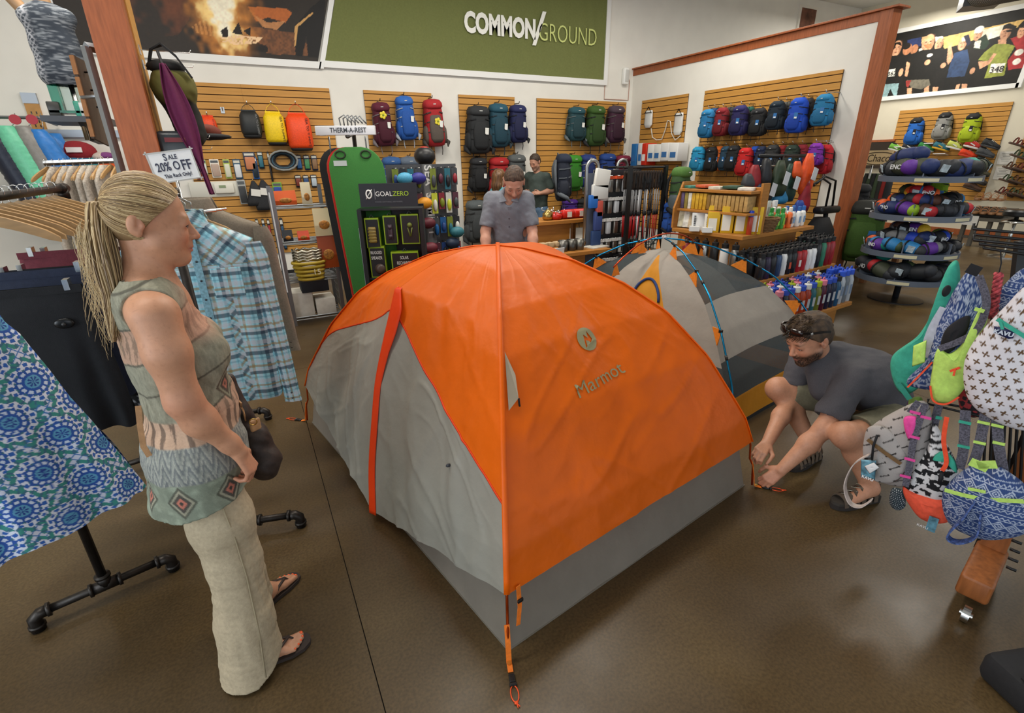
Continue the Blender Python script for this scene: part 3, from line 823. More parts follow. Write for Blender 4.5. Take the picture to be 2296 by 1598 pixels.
MESH2=mat('tent_mesh','3d4446',.9,alpha=.80,nz=.1,nscale=300)
def pan2(A,B,nm,s0,s1,t0,t1,m,name,skew=0.0,lift=0.0):
 S,T=UV(26,30);s=s0+(s1-s0)*S
 t=t0+(t1-t0)*T
 if callable(skew):s,t=skew(S,T)
 P=arc2(A,s,1)*(1-t)[...,None]+arc2(B,s,1)*t[...,None]
 P=sag(P,t,s,-.05,nm);P=wrink(P,s,t,.004,41,nm,5)+np.array(nm)*lift
 surf(name,P,m,t2,world= True)
for A,B,nm in ((NL,NR,-e2),(FR2,FL2,e2)):
 pan2(A,B,nm,0,.13,0,1,GR2,'roof_panel');pan2(A,B,nm,.13,.48,0,1,MESH2,'mesh_window')
 pan2(A,B,nm,.48,.73,0,1,GR2,'wall_panel');pan2(A,B,nm,.73,.88,0,1,MESH2,'mesh_wall');pan2(A,B,nm,.88,.985,0,1,OCH,'tub_wall');pan2(A,B,nm,.985,1,0,1,BLK2,'floor_edge')
for A,B,nm in ((FL2,NL,-d2),(NR,FR2,d2)):
 L= lambda S:.57-.02-.15*S;Rr= lambda S:.57+.02+.17*S;sk= lambda f,g:( lambda S,T:(.13+.62*S,f(S)+(g(S)-f(S))*T))
 pan2(A,B,nm,0,.13,0,1,GR2,'roof_panel');pan2(A,B,nm,0,1,0,1,GR2,'wall_panel',sk(Rr,lambda S:S*0+1));pan2(A,B,nm,0,1,0,1,OCH,'door_panel',sk(L,Rr));pan2(A,B,nm,0,1,0,1,GR2,'wall_panel',sk( lambda S:S*0+.25,L));pan2(A,B,nm,0,1,0,1,MESH2,'mesh_window',sk( lambda S:S*0,lambda S:S*0+.25))
 pan2(A,B,nm,.75,.9,0,1,MESH2,'mesh_wall');pan2(A,B,nm,.9,1,0,1,OCH,'tub_wall')
 a=np.linspace(0,PI,20);s=.52-.14*np.sin(a);t=.57-.10*np.cos(a)
 P=arc2(A,s,1)*(1-t)[...,None]+arc2(B,s,1)*t[...,None]+np.array(nm)*.012
 MB().tube([tuple(q) for q in sag(P,t,s,-.05,nm)],.011,6).build('door_zip',fab('20386e'),t2,True,world= True)
for a,b in ((NL,FR2),(NR,FL2)):
 P=np.concatenate([arc2(a,np.linspace(1,0,30)),arc2(b,np.linspace(0.04,1,30))])
 MB().tube([tuple(q) for q in P],.0065,8).build('tent_pole',BLUEP,t2,True,world= True)
 m=MB()
 for i in (8,17,26,34,43,52):
  m.tube([tuple(P[i]),tuple(P[i]+(P[i+1]-P[i])*.5)],.010,8)
 m.build('pole_ferrules',BUCK,t2,True,world= True)
P=[C2+d2*(.62*x)+Vector((0,0,H2+.035-.20*x*x)) for x in np.linspace(-1,1,24)]
MB().tube(P,.006,8).build('brow_pole',REDP,t2,True,world= True)
MB().lathe([(.012,0),(.02,.005),(.02,.02),(.01,.028)],12,C2+Vector((0,0,H2-.005))).build('pole_hub',plas('c8ccd0'),t2,True,world= True)
# orange clip tabs from the body up to the poles
def tab(k,s,w=.07):
 p=Vector(arc2(k,np.array([s]))[0]);q=Vector(arc2(k,np.array([s]),1)[0]);o=(Vector(k)-C2).normalized();sd=Vector((-o.y,o.x,0))
 tn=(Vector(arc2(k,np.array([s+.03]),1)[0])-q).normalized()
 m=MB();m.add([q-tn*w+sd*.004,q+tn*w+sd*.004,p+tn*.012,p-tn*.012,q-tn*w-sd*.004,q+tn*w-sd*.004],[(0,1,2,3),(5,4,3,2),(0,3,4),(1,5,2)]);m.build('clip_tab',OCHT,t2,world= True)
 MB().box(p,(.02,.02,.02)).build('pole_clip',BUCK,t2,world= True)
OCHT=fab('e8821c',.7)
for k in (NL,NR,FL2,FR2):
 for s in (.12,.34,.62):tab(k,s)
for x in (-.95,-.45,.45,.95):
 p=C2+d2*(.62*x)+Vector((0,0,H2+.03-.20*x*x));m=MB()
 m.add([p+d2*-.05+Vector((0,0,-.085)),p+d2*.05+Vector((0,0,-.085)),p+d2*.012,p-d2*.012,p+e2*.03+Vector((0,0,-.09))],[(0,1,2,3),(0,4,1),(1,4,2),(0,3,4)]);m.build('clip_tab',OCHT,t2,world= True)
 # ------------------------------------------------------------------ people
def skinmat(name,rough=.5):
 m=mat(name,'ffffff',rough,nz=.05,nscale=70,bump=.12,bscale=420,vcol= True)
 b=m.node_tree.nodes['Principled BSDF'];b.inputs['Subsurface Weight'].default_value=.08;b.inputs['Subsurface Radius'].default_value=(.012,.005,.003);b.inputs['Subsurface Scale'].default_value=.6
 return m
SKIN=skinmat('skin')
class Fr:
 """local frame: origin plus forward, left and up axes"""
 def __init__(s,o,f,u=(0,0,1)):
  s.o=Vector(o);s.f=Vector(f).normalized();u=Vector(u);s.u=(u-s.f*u.dot(s.f)).normalized();s.l=s.u.cross(s.f)
 def __call__(s,a,b,z): return s.o+s.f*a+s.l*b+s.u*z
 def R(s): return np.array([[s.f.x,s.l.x,s.u.x],[s.f.y,s.l.y,s.u.y],[s.f.z,s.l.z,s.u.z]])
 def loc(s,V):
  d=V-np.array(s.o); return d@np.array(s.f),d@np.array(s.l),d@np.array(s.u)
def fr_turn(F,o,yaw=0,pitch=0,roll=0):
 """a frame turned from F: yaw to its left, pitch nose-down, roll"""
 M=Matrix((F.f,F.l,F.u)).transposed()@Matrix.Rotation(yaw,3,'Z')@Matrix.Rotation(pitch,3,'Y')@Matrix.Rotation(roll,3,'X')
 return Fr(o,M.col[0],M.col[2])
def head(S,F,k=1.0,male= False,ex=0.0):
 """head with face, about 0.235 k high, origin at its middle"""
 E= lambda c,r,kk=.015,op='add':S.ell(F(c[0]*k,c[1]*k,c[2]*k),[q*k for q in r],kk*k,F.R(),op)
 C= lambda a,b,ra,rb,kk=.012,op='add':S.cone(F(*[q*k for q in a]),F(*[q*k for q in b]),ra*k,rb*k,kk*k,op)
 E((-.012-ex*.5,0,.032),(.098+ex*.5,.076,.088));E((.028,0,-.035),(.064,.059,.082),.03)
 w=1.12 if male else 1.0
 jz=0 if male else .008
 C((.015,-.046*w,-.062+jz),(.068,-.012,-.104+jz),.018,.016,.03);C((.015,.046*w,-.062+jz),(.068,.012,-.104+jz),.018,.016,.03)
 E((.068,0,-.103+jz),(.021,.022*w,.018),.02)
 for q in (-1,1):
  E((.059,q*.036,-.030),(.023,.019,.022),.025)
  E((.099,q*.031,.000),(.014,.017,.010),.012,'sub')
  E((.074,q*.031,.0015),(.0168,.0178,.0138),.004);E((.0925,q*.0315,-.0015),(.0075,.0130,.0044 if male else .0036),.001,'sub')
  E((-.014+ex,q*.078,-.002),(.020,.010,.031),.005);E((-.009+ex,q*.089,.004),(.012,.0085,.019),.003,'sub');E((-.016+ex,q*.084,.004),(.006,.004,.014),.004);E((-.007+ex,q*.079,-.026),(.009,.0075,.010),.004);E((.003+ex,q*.080,-.004),(.006,.006,.009),.004)
 C((.079,-.034,.019),(.079,.034,.019),.012*w,.012*w,.014)
 C((.088,0,.010),(.110,0,-.030),.0075,.0115,.010)
 E((.101,.011,-.034),(.010,.0075,.007),.006);E((.101,-.011,-.034),(.010,.0075,.007),.006)
 E((.091,0,-.055),(.010,.020,.012),.012)
 E((.0945,0,-.062),(.0078,.019,.0046),.003);E((.093,0,-.0725),(.0078,.016,.0052),.003)
 C((.1030,-.018,-.0680),(.1030,.018,-.0680),.0015,.0015,.002,'sub')
def eyes(F,k,parent,iris='5a6a70'):
 for q in (-1,1):
  c=F(.0762*k,q*.031*k,.0005*k);m=MB();m.m=0
  R=Matrix((F.f,F.l,F.u)).transposed()
  m.ell(c,(.0136*k,)*3,14,10,R);e=c+(F.f*.95-F.u*.25+F.l*q*.05).normalized()*.0098*k
  m.m=1;m.ell(e,(.0052*k,.0058*k,.0058*k),12,8,R);m.m=0
  m.build('eye',[plas('d8d0c6',.25),plas(iris,.2)],parent,True,world= True)
  m=MB()
  m.tube([F((.0905-.006*abs(t)**2)*k,(q*.0315+.0145*t)*k,(.0028-.0040*t*t)*k) for t in np.linspace(-1,1,9)],.0015*k,5)
  m.build('lashes',plas('33261f',.7),parent,True,world= True)
def hand(S,w,d,n,s,k=1.0,curl=(.5,.6,.4),spread=.10,thumb=(.55,.35),pre= None,percurl= None):
 """palm, four fingers of different length and a thumb; d = finger direction, n = back of the hand, s = thumb side"""
 w,d=Vector(w),Vector(d).normalized();n=Vector(n);n=(n-d*n.dot(d)).normalized();s=Vector(s);s=(s-d*s.dot(d)-n*s.dot(n)).normalized()
 P= lambda a,b,c:w+(d*a+s*b+n*c)*k
 rows=[(.026,.088,.0090,(.042,.025,.020)),(.0085,.092,.0092,(.046,.029,.021)),(-.0095,.088,.0088,(.043,.027,.020)),(-.026,.080,.0076,(.034,.020,.017))]
 kn=[]
 for i,(b,a,r,L) in enumerate(rows):
  S.cone(P(.012,b*.62,0),P(a,b,0),.0135*k,.0105*k,.010*k)
  cu=percurl[i] if percurl else curl
  p=P(a,b,.001);ang=0;sp=spread*(1.5-i)/1.5;kn.append(p)
  for j in range(3):
   ang+=cu[j]
   dr=(d*math.cos(ang)-n*math.sin(ang));dr=(dr+s*sp*(1 if j<2 else .6)).normalized()
   q=p+dr*L[j]*k
   S.cone(p,q,r*k*(1-.06*j),r*k*(.93-.06*j),.0035*k);p=q
  kn.append(p)
 t0=P(.022,.026,-.006);t1=t0+(d*.62+s*.72-n*.25).normalized()*.040*k
 t2=t1+(d*math.cos(thumb[0])+s*math.sin(thumb[0])*.5-n*thumb[1]).normalized()*.032*k
 t3=t2+(d*math.cos(thumb[0])-s*.15-n*(thumb[1]+.3)).normalized()*.024*k
 S.cone(P(.02,.012,-.004),t0,.015*k,.014*k,.012*k);S.cone(t0,t1,.0145*k,.0115*k,.010*k);S.cone(t1,t2,.0112*k,.010*k,.005*k);S.cone(t2,t3,.010*k,.008*k,.004*k)
 return kn
def foot(S,heel,toe,k=1.0,bare= True):
 heel,toe=Vector(heel),Vector(toe);d=(toe-heel).normalized();L=(toe-heel).length;sd=Vector((-d.y,d.x,0))
 z=Vector((0,0,1)); return d,sd,L
def base_colour(V,c,seed=1,amt=.06):
 n=vnoise(V[:,0]*22+V[:,2]*13,V[:,1]*22-V[:,2]*17,seed)
 return np.array(lin(c))[ None]*(1+amt*n[:,None])
def tint(col,m,c): return col*(1-m[:,None])+np.array(lin(c))[ None]*m[:,None]
def face_tint(col,V,F,k,lips,brow,cheek,stubble= None,browon=1.0):
 a,b,z=[q/k for q in F.loc(V)]
 g= lambda ca,cb,cz,ra,rb,rz:np.exp(-(((a-ca)/ra)**2+((np.abs(b)-cb)/rb)**2+((z-cz)/rz)**2))
 col=tint(col,.40*g(.08,.042,-.035,.04,.025,.022),cheek);col=tint(col,.35*g(.11,0,-.028,.018,.014,.016),cheek)
 col=tint(col,np.clip(1.25*g(.1,0,-.0672,.015,.0185,.0085),0,1),lips)
 col=tint(col,np.clip(1.1*g(.09,.031,.0235,.025,.018,.0042),0,1)*browon,brow)
 col=tint(col,.35*g(.085,.031,.002,.02,.02,.009),cheek)
 col=tint(col,.35*g(-.01,.08,0,.025,.012,.03),cheek)
 if stubble:
  n=.75+.25*vnoise(a*700,z*700+b*500,3)
  jaw=sstep(-.030,-.052,z+.30*np.clip(.03-a,0,.1))*sstep(-.025,.01,a)*(a>-.03)*sstep(-.14,-.118,z)
  jaw=np.maximum(jaw,g(.1,.016,-.051,.02,.016,.006));jaw=jaw*(1-np.clip(1.3*g(.1,0,-.069,.02,.016,.007),0,1))
  jaw=jaw*(1-.8*g(.09,.045,-.036,.04,.02,.014))
  col=tint(col,np.clip(jaw*n*stubble[1],0,1),stubble[0])
 return col
def strands(name,starts,ends_fn,cols,parent,n=9,r=.0011,seed=3):
 """many thin locks as one mesh; ends_fn(i, t) -> point"""
 V,Fc,C=[],[],[];q=0
 for i,st in enumerate(starts):
  pts=[ends_fn(i,t) for t in np.linspace(0,1,n)]
  c=cols(i);u= None
  for j,p in enumerate(pts):
   t=(pts[min(j+1,n-1)]-pts[max(j-1,0)])
   if t.length<1e-7:t=Vector((0,0,1))
   t.normalize();u=t.orthogonal() if u is None else u-t*u.dot(t)
   u=u.normalized() if u.length>1e-6 else t.orthogonal().normalized();w=t.cross(u);rr=r*(1-.6*(j/(n-1))**3)
   for a in range(3):
    V.append(p+(u*math.cos(a*2.0944)+w*math.sin(a*2.0944))*rr);C.append(c)
  for j in range(n-1):
   for a in range(3):Fc.append((q+j*3+a,q+j*3+(a+1)%3,q+j*3+3+(a+1)%3,q+j*3+3+a))
  q+=3*n
 me=npmesh(name,np.array([v[:] for v in V]),np.array(Fc),np.array(C))
 return link_mesh(name,me,HAIRM,parent,True)
HAIRM=mat('hair','ffffff',.42,vcol= True,spec=.45)
# ------------------------------------------------------------------ the woman in the patterned tank top
WB=Vector((-.2,1.78,0));az=math.radians(10)
W=Fr(WB,(math.cos(az),math.sin(az),0))
wom=thing('person','blonde woman with a ponytail in a patterned tank top and pale linen trousers','person',W(-.05,-.03,0))
def woman():
 hF=fr_turn(W,W(-.052,-.005,1.599),yaw=-.04,pitch=.15)
 h=.004
 S=SDF((-.60,1.42,-.01),(.14,2.12,1.77),h)
 # trunk, neck, shoulders
 sh= lambda b:W(-.105,b,1.375)
 S.cone(W(-.10,0,1.36),W(-.085,0,1.20),.10,.105,.05,sq=(W.l,1.35));S.cone(W(-.085,0,1.20),W(-.075,0,1.03),.10,.10,.05,sq=(W.l,1.25));S.cone(W(-.075,0,1.03),W(-.10,0,.86),.10,.105,.05,sq=(W.l,1.2))
 S.cone(W(-.105,-.15,1.368),W(-.105,.15,1.368),.052,.052,.05);S.cone(W(-.11,-.09,1.40),W(-.095,0,1.437),.05,.05,.05);S.cone(W(-.11,.09,1.40),W(-.095,0,1.44),.05,.05,.05)
 for q in (-1,1):S.ell(W(-.005,q*.068,1.215),(.062,.065,.068),.05,W.R())
 S.cone(W(-.098,0,1.41),W(-.080,0,1.53),.052,.046,.035)
 S.cone(W(-.082,0,1.50),hF(-.035,0,-.02),.046,.046,.03)
 head(S,hF,1.0,ex=-.020)
 # right arm, near the viewer
 A=[W(-.105,-.178,1.37),W(-.10,-.205,1.27),W(-.095,-.212,1.125),W(-.07,-.205,1.05),W(-.012,-.195,.945)]
 S.chain(A,[.060,.054,.044,.044,.028],.03);S.cone(A[4],W(.008,-.193,.905),.029,.026,.02)
 hand(S,W(.006,-.193,.91),W(.30,-.02,-.95)-WB,W(.80,-.55,.22)-WB,W(.25,.9,.05)-WB,.95,curl=(.75,1.05,.75),spread=.03,thumb=(.2,.35))
 B=[W(-.105,.178,1.37),W(-.10,.21,1.27),W(-.10,.215,1.12),W(-.07,.21,1.04),W(.0,.20,.945)]
 S.chain(B,[.060,.054,.045,.045,.029],.03);S.cone(B[4],W(.015,.198,.905),.029,.026,.02)
 hand(S,W(.014,.198,.91),W(.30,.02,-.95)-WB,W(.3,.9,.2)-WB,W(.9,-.3,.2)-WB,.95,curl=(.45,.6,.4))
 # legs inside the trousers, feet
 for q,hp,kn,an,heel,toe in ((-1,(-.10,-.085),(-.085,-.125,.47),(-.125,-.168,.075),Vector((-.335,1.585,0)),Vector((-.098,1.612,0))),(1,(-.10,.07),(-.075,.085,.47),(-.065,.085,.075),Vector((-.295,1.835,0)),Vector((-.112,1.985,0)))):
  S.chain([W(hp[0],hp[1]*.8,.84),W(*kn),W(*an)],[.075,.055,.036],.03)
  d=(toe-heel).normalized();sd=Vector((-d.y,d.x,0))*q*-1
  z= lambda v:Vector((0,0,v))
  S.cone(W(*an),heel+d*.035+z(.045),.036,.030,.03);S.cone(heel+d*.03+z(.042),heel+d*.11+z(.052),.029,.030,.03);S.cone(W(*an),heel+d*.10+z(.06),.034,.03,.03)
  S.cone(heel+d*.10+z(.046),heel+d*.175+sd*.018+z(.034),.030,.018,.02);S.cone(heel+d*.10+z(.042),heel+d*.17-sd*.020+z(.031),.026,.014,.02)
  for i,(b,L,r) in enumerate(((.026,.237,.0125),(.008,.238,.0088),(-.006,.229,.0082),(-.019,.218,.0078),(-.031,.203,.0074))):
   S.cone(heel+d*.165+sd*b*.9+z(.031),heel+d*(L-.012)+sd*b+z(.0275),r*1.05,r,.006)
 def colour(V):
  c=base_colour(V,'c38e6e',2,.05)
  fr=vnoise(V[:,0]*190,V[:,2]*190+V[:,1]*150,8);c=tint(c,np.clip((fr-.62)*1.2,0,.22),'8f5c40')
  c=tint(c,.30*np.exp(-((V[:,2]-.80)/.09)**2),'c97f66');c=tint(c,.25*np.exp(-((V[:,2]-1.12)/.05)**2),'c27f66')
  return face_tint(c,V,hF,1.0,'b5615c','9a7048','cc7d66')
 body=sdf_obj('body',S,SKIN,wom,colour)
 eyes(hF,1.0,wom)
 # toe nails
 for heel,toe,q in ((Vector((-.335,1.585,0)),Vector((-.098,1.612,0)),-1),(Vector((-.295,1.835,0)),Vector((-.112,1.985,0)),1)):
  d=(toe-heel).normalized();sd=Vector((-d.y,d.x,0))*-q;R=Matrix.Rotation(math.atan2(d.y,d.x),3,'Z')@Matrix.Rotation(.35,3,'Y')
  for b,L,r in ((.026,.237,.0125),(.008,.238,.0088),(-.006,.229,.0082),(-.019,.218,.0078),(-.031,.203,.0074)):
   m=MB();m.ell(heel+d*(L-.008)+sd*b+Vector((0,0,.0275+r*.72)),(r*.55,r*.6,r*.28),10,6,R);m.build('toenail',plas('f2602f',.25),wom,True,world= True)
   # flip-flop: sole and straps
  sole=MB();pts=[]
  for t,wl,wr in ((-.01,.012,.012),(0,.026,.026),(.05,.031,.031),(.12,.032,.036),(.18,.042,.044),(.225,.036,.042),(.25,.018,.030),(.256,.002,.012)):
   pts.append((t,wl,wr))
  out=[heel+d*t+sd*wr for t,wl,wr in pts]+[heel+d*t-sd*wl for t,wl,wr in reversed(pts)]
  sole.loft([[p+Vector((0,0,z)) for p in out] for z in (.002,.017)]);sole.build('sandal_sole',plas('3a302b',.7),wom,world= True)
  m=MB();tp0=heel+d*.20+sd*.017+Vector((0,0,.018));top=heel+d*.185+sd*.014+Vector((0,0,.058))
  m.tube([tp0,(tp0+top)/2+d*.004,top],.004,6)
  for s2 in (-1,1):
   e=heel+d*.085+sd*s2*.034+Vector((0,0,.018));mid=heel+d*.135+sd*s2*.030+Vector((0,0,.058))
   m.strip([top,mid,(mid+e)/2+sd*s2*.004,e],.011,.003,tuple(d))
  m.build('sandal_strap',plas('3a2d28',.6),wom,True,world= True)
  # linen trousers
 T=SDF((-.52,1.42,-.01),(.10,2.06,.92),h)
 T.cone(W(-.095,0,.88),W(-.10,0,.80),.100,.108,.04,sq=(W.l,1.25))
 T.chain([W(-.10,-.070,.82),W(-.085,-.105,.62),W(-.083,-.125,.45),W(-.10,-.150,.22),W(-.116,-.172,-.02)],[.100,.094,.082,.090,.116],.035)
 T.chain([W(-.10,.06,.82),W(-.085,.075,.62),W(-.075,.085,.45),W(-.07,.085,.22),W(-.066,.090,-.02)],[.098,.092,.079,.084,.102],.035)
 T.wrinkle(.0022,(22,22,12),5);T.wrinkle(.0016,(9,9,42),9);T.wrinkle(.0026,(40,40,4),12)
 T.clip((0,0,.012),(0,0,-1));T.clip((0,0,.905),(0,0,1))
 n=Vector((.55,.1,-1));T.clip(W(.035,0,.10),n)
 sdf_obj('trousers',T,mat('linen','b0a084',.85,nz=.10,nscale=90,bump=.3,bscale=260),wom)
 # side seam
 m=MB();m.tube([W(-.075,-.200,.74),W(-.065,-.203,.62),W(-.062,-.212,.45),W(-.072,-.243,.22),W(-.09,-.288,.06)],.0028,5);m.build('side_seam',mat('linen_seam','988a6e',.85),wom,True,world= True)
 # tank top
 G=SDF((-.50,1.46,.66),(.10,2.12,1.46),h)
 o=.006
 G.cone(W(-.10,0,1.36),W(-.085,0,1.20),.10+o,.105+o,.05,sq=(W.l,1.35));G.cone(W(-.085,0,1.20),W(-.070,0,1.03),.108,.118,.05,sq=(W.l,1.25));G.cone(W(-.07,0,1.03),W(-.095,0,.88),.118,.142,.05,sq=(W.l,1.32));G.cone(W(-.095,0,.88),W(-.112,0,.66),.142,.160,.04,sq=(W.l,1.38))
 G.cone(W(-.105,-.14,1.375),W(-.105,.14,1.375),.055+o,.055+o,.05);G.cone(W(-.11,-.09,1.405),W(-.095,0,1.44),.05+o,.05+o,.05);G.cone(W(-.11,.09,1.405),W(-.095,0,1.44),.05+o,.05+o,.05)
 for q in (-1,1):G.ell(W(-.004,q*.068,1.212),(.062+o,.065+o,.068+o),.055,W.R())
 G.wrinkle(.004,(14,14,20),21);G.wrinkle(.003,(34,34,5),25)
 # neck scoop, deep racer armholes, hem
 G.ell(W(-.04,0,1.45),(.135,.088,.135),0,W.R(),'sub');G.ell(W(-.20,0,1.45),(.09,.085,.12),0,W.R(),'sub')
 for q in (-1,1):G.ell(W(-.135,q*.250,1.305),(.140,.138,.20),0,W.R(),'sub')
 G.clip(W(0,0,.745),W(.18,0,-1)-WB)
 def ikat(V):
  a,b,z=W.loc(V);th=np.arctan2(b,a+.09)*.15
  n=vnoise(th*60,z*60,3);f=vnoise(th*220,z*30,5)
  c=np.ones((len(V),3))*np.array(lin('8f8c78'));c=tint(c,np.clip(.5+.6*n,0,1)*.55,'6b6a5a')
  band= lambda lo,hi:sstep(lo-.006,lo,z)*sstep(hi+.006,hi,z)
  sl=z-.35*(a+.05)
  up=sstep(1.0,1.02,z);f2=vnoise(th*420,z*60,6)
  c=tint(c,np.clip(.5+.7*f2,0,1)*up*.35,'b3ad97');q=(sl*9.5)%1;bi=np.floor(sl*9.5)%3
  pk=up*np.where(bi==0,1.0,.0)*sstep(0,.06,q)*sstep(1,.94,q);c=tint(c,pk*.62,'c9967c')
  zz=np.abs(((th*30+.12*f)%1)-.5)*2;c=tint(c,up*(bi==0)*sstep(.42,.52,zz*.7+.25*f2+.2-np.abs(q-.5))*.55,'4d463a')
  c=tint(c,up*(bi==1)*sstep(.25,.5,np.sin(th*150+9*np.abs(q-.5))+.5*f)*.30,'5f5c4c')
  c=tint(c,up*sstep(.045,.02,np.minimum(q,1-q))*.75,'413c33')
  c=tint(c,up*sstep(1.24,1.30,z)*sstep(-.06,-.0,a)*.5,'d09a80')
  # diamonds
  for (tc,zc,r) in ((-.105,1.105,.052),(-.02,.985,.05),(-.23,.99,.05)):
   d=np.abs(th-tc)*1.15+np.abs(z-zc)*.8
   c=tint(c,up*sstep(r,r*.93,d),'5a4f42');c=tint(c,up*sstep(r*.8,r*.74,d),'8a8670');c=tint(c,up*sstep(r*.62,r*.56,d),'4f453b');c=tint(c,up*sstep(r*.34,r*.28,d),'b4705c');c=tint(c,up*sstep(r*.16,r*.1,d),'40372f')
  w=band(.955,1.03);c=tint(c,w*.8,'cda78c');c=tint(c,w*sstep(.25,.5,np.sin(th*170)*.8+f*.5)*.8,'5d4d42')
  w=band(.845,.955);ch=np.abs(((th*34+np.abs(((z*28)%1)-.5)*.0)%1)-.5)*2
  zig=((z-.845)*20-ch*1.4+.15*f)%1
  c=tint(c,w,'8d9088');c=tint(c,w*sstep(.55,.7,zig)*.8,'676a6c');c=tint(c,w*sstep(.0,.12,zig)*sstep(.30,.2,zig)*.6,'b3b0a4')
  w=sstep(.845,.840,z);c=tint(c,w,'7d8473');c=tint(c,w*np.clip(n,0,1)*.5,'a8b29c')
  uu=((th*9.5+.35)%1-.5)/9.5;d=np.abs(uu)*1.3+np.abs(z-.785)*.8
  c=tint(c,w*sstep(.047,.044,d),'55564a');c=tint(c,w*sstep(.038,.035,d),'97937e');c=tint(c,w*sstep(.03,.027,d),'4c4740');c=tint(c,w*sstep(.018,.015,d),'b8705e');c=tint(c,w*sstep(.008,.006,d),'3d3833')
  return c*(1+.10*vnoise(th*700,z*700,9)[:,None])
 sdf_obj('tank_top',G,mat('printed_knit','ffffff',.9,vcol= True,bump=.3,bscale=420),wom,ikat)
 # hair: cap, swept locks and ponytail
 Hc=SDF(tuple(hF.o-Vector((.2,.16,.18))),tuple(hF.o+Vector((.2,.16,.18))),.004)
 Hc.ell(hF(-.008,0,.036),(.096,.081,.093),.01,hF.R());Hc.ell(hF(-.044,0,.0),(.052,.060,.062),.03,hF.R())
 Hc.clip(hF(.032,0,.045),hF(.78,0,-.62)-hF.o)
 def hc(V):
  a,b,z=hF.loc(V);n=vnoise(b*230+z*60,a*12,4)
  return tint(np.ones((len(V),3))*np.array(lin('806649')),np.clip(.5+.5*n,0,1),'a0835c')
 sdf_obj('hair_cap',Hc,HAIRM,wom,hc)
 tie=hF(-.096,0,.048);rr=np.array((.098,.083,.095));cc=Vector((-.010,0,.038))
 r=random.Random(5);st=[]
 for i in range(1500):
  ph=r.uniform(-PI,PI)
  # a start on the hairline ring, seen from the middle of the head
  x=.060*math.cos(ph)+.040*0;
  z0=.090-.165*(abs(ph)/PI);a0=.030+(z0-.045)*.795;b0=math.sin(min(abs(ph),PI*.98)*.98)*.085*(1 if ph>0 else -1)
  d0=(Vector((a0,b0,z0))-cc);d0=Vector((d0.x/rr[0],d0.y/rr[1],d0.z/rr[2])).normalized()
  st.append((d0,r.uniform(-.10,.10),r.uniform(-.06,.06),r.uniform(0.0,.007)))
 for i in range(650):
  q=r.choice((-1,1));p=Vector((r.uniform(-.085,-.018),q*r.uniform(.02,.085),r.uniform(-.085,-.015)))-cc
  st.append((Vector((p.x/rr[0],p.y/rr[1],p.z/rr[2])).normalized(),r.uniform(-.1,.1),r.uniform(-.06,.06),r.uniform(0,.005)))
 dt=Vector((-.092/rr[0],0,.012/rr[2])).normalized()
 def pt(i,t):
  d0,w1,w2,lift=st[i];d1=(dt+Vector((0,w1,w2))*.9).normalized()
  om=max(d0.angle(d1),.05);v=(d0*math.sin((1-t)*om)+d1*math.sin(t*om))/math.sin(om)
  k=1.0+lift*6*math.sin(t*PI)+(.012 if i<1500 else .075)
  return hF(cc.x+v.x*rr[0]*k,cc.y+v.y*rr[1]*k,cc.z+v.z*rr[2]*k)
 pal=[lin(c) for c in ('b99b6e','a3865e','cfb587','8a6f4c','745c40','ad9066')]
 strands('hair_locks',st,pt,lambda i:pal[(i*7)%6],wom,12,.0014)
 pony=[]
 for i in range(420):
  a,q=r.uniform(0,2*PI),math.sqrt(r.random());pony.append((a,q,r.uniform(.72,1.04),r.uniform(-1,1)))
 ctr=[tie,hF(-.114,0,.046),W(-.168,-.01,1.60),W(-.176,-.03,1.51),W(-.180,-.045,1.43),W(-.195,-.05,1.36),W(-.212,-.055,1.29)]
 wid=[.016,.024,.036,.040,.034,.024,.008]
 def pp(i,t):
  a,q,L,w=pony[i];x=t*L*(len(ctr)-1);j=min(int(x),len(ctr)-2);f=x-j;f2=f*f*(3-2*f)*.5+f*.5
  p=ctr[j].lerp(ctr[j+1],f2);k=(wid[j]*(1-f)+wid[j+1]*f)*q
  return p+W.f*math.cos(a)*k*.8+W.l*math.sin(a)*k+W.f*w*.006*math.sin(t*9+a)
 strands('ponytail',pony,pp,lambda i:pal[(i*5)%6],wom,14,.0019)
 fly=[(r.uniform(-1,1),r.random()) for i in range(60)]
 def fp(i,t):
  w,q=fly[i];b=W(-.19-.03*q,-.01+.03*w,1.62-.05*q); return b+W.f*(-.02*t+.012*math.sin(t*7+w*5)-.03*w*t)+Vector((0,0,-.34*t*(.5+.5*q)))+W.l*w*.03*t
 strands('loose_hair',fly,fp,lambda i:pal[2],wom,12,.0006)
 # ring
 m=MB();kc=W(.048,-.175,.79)
woman()
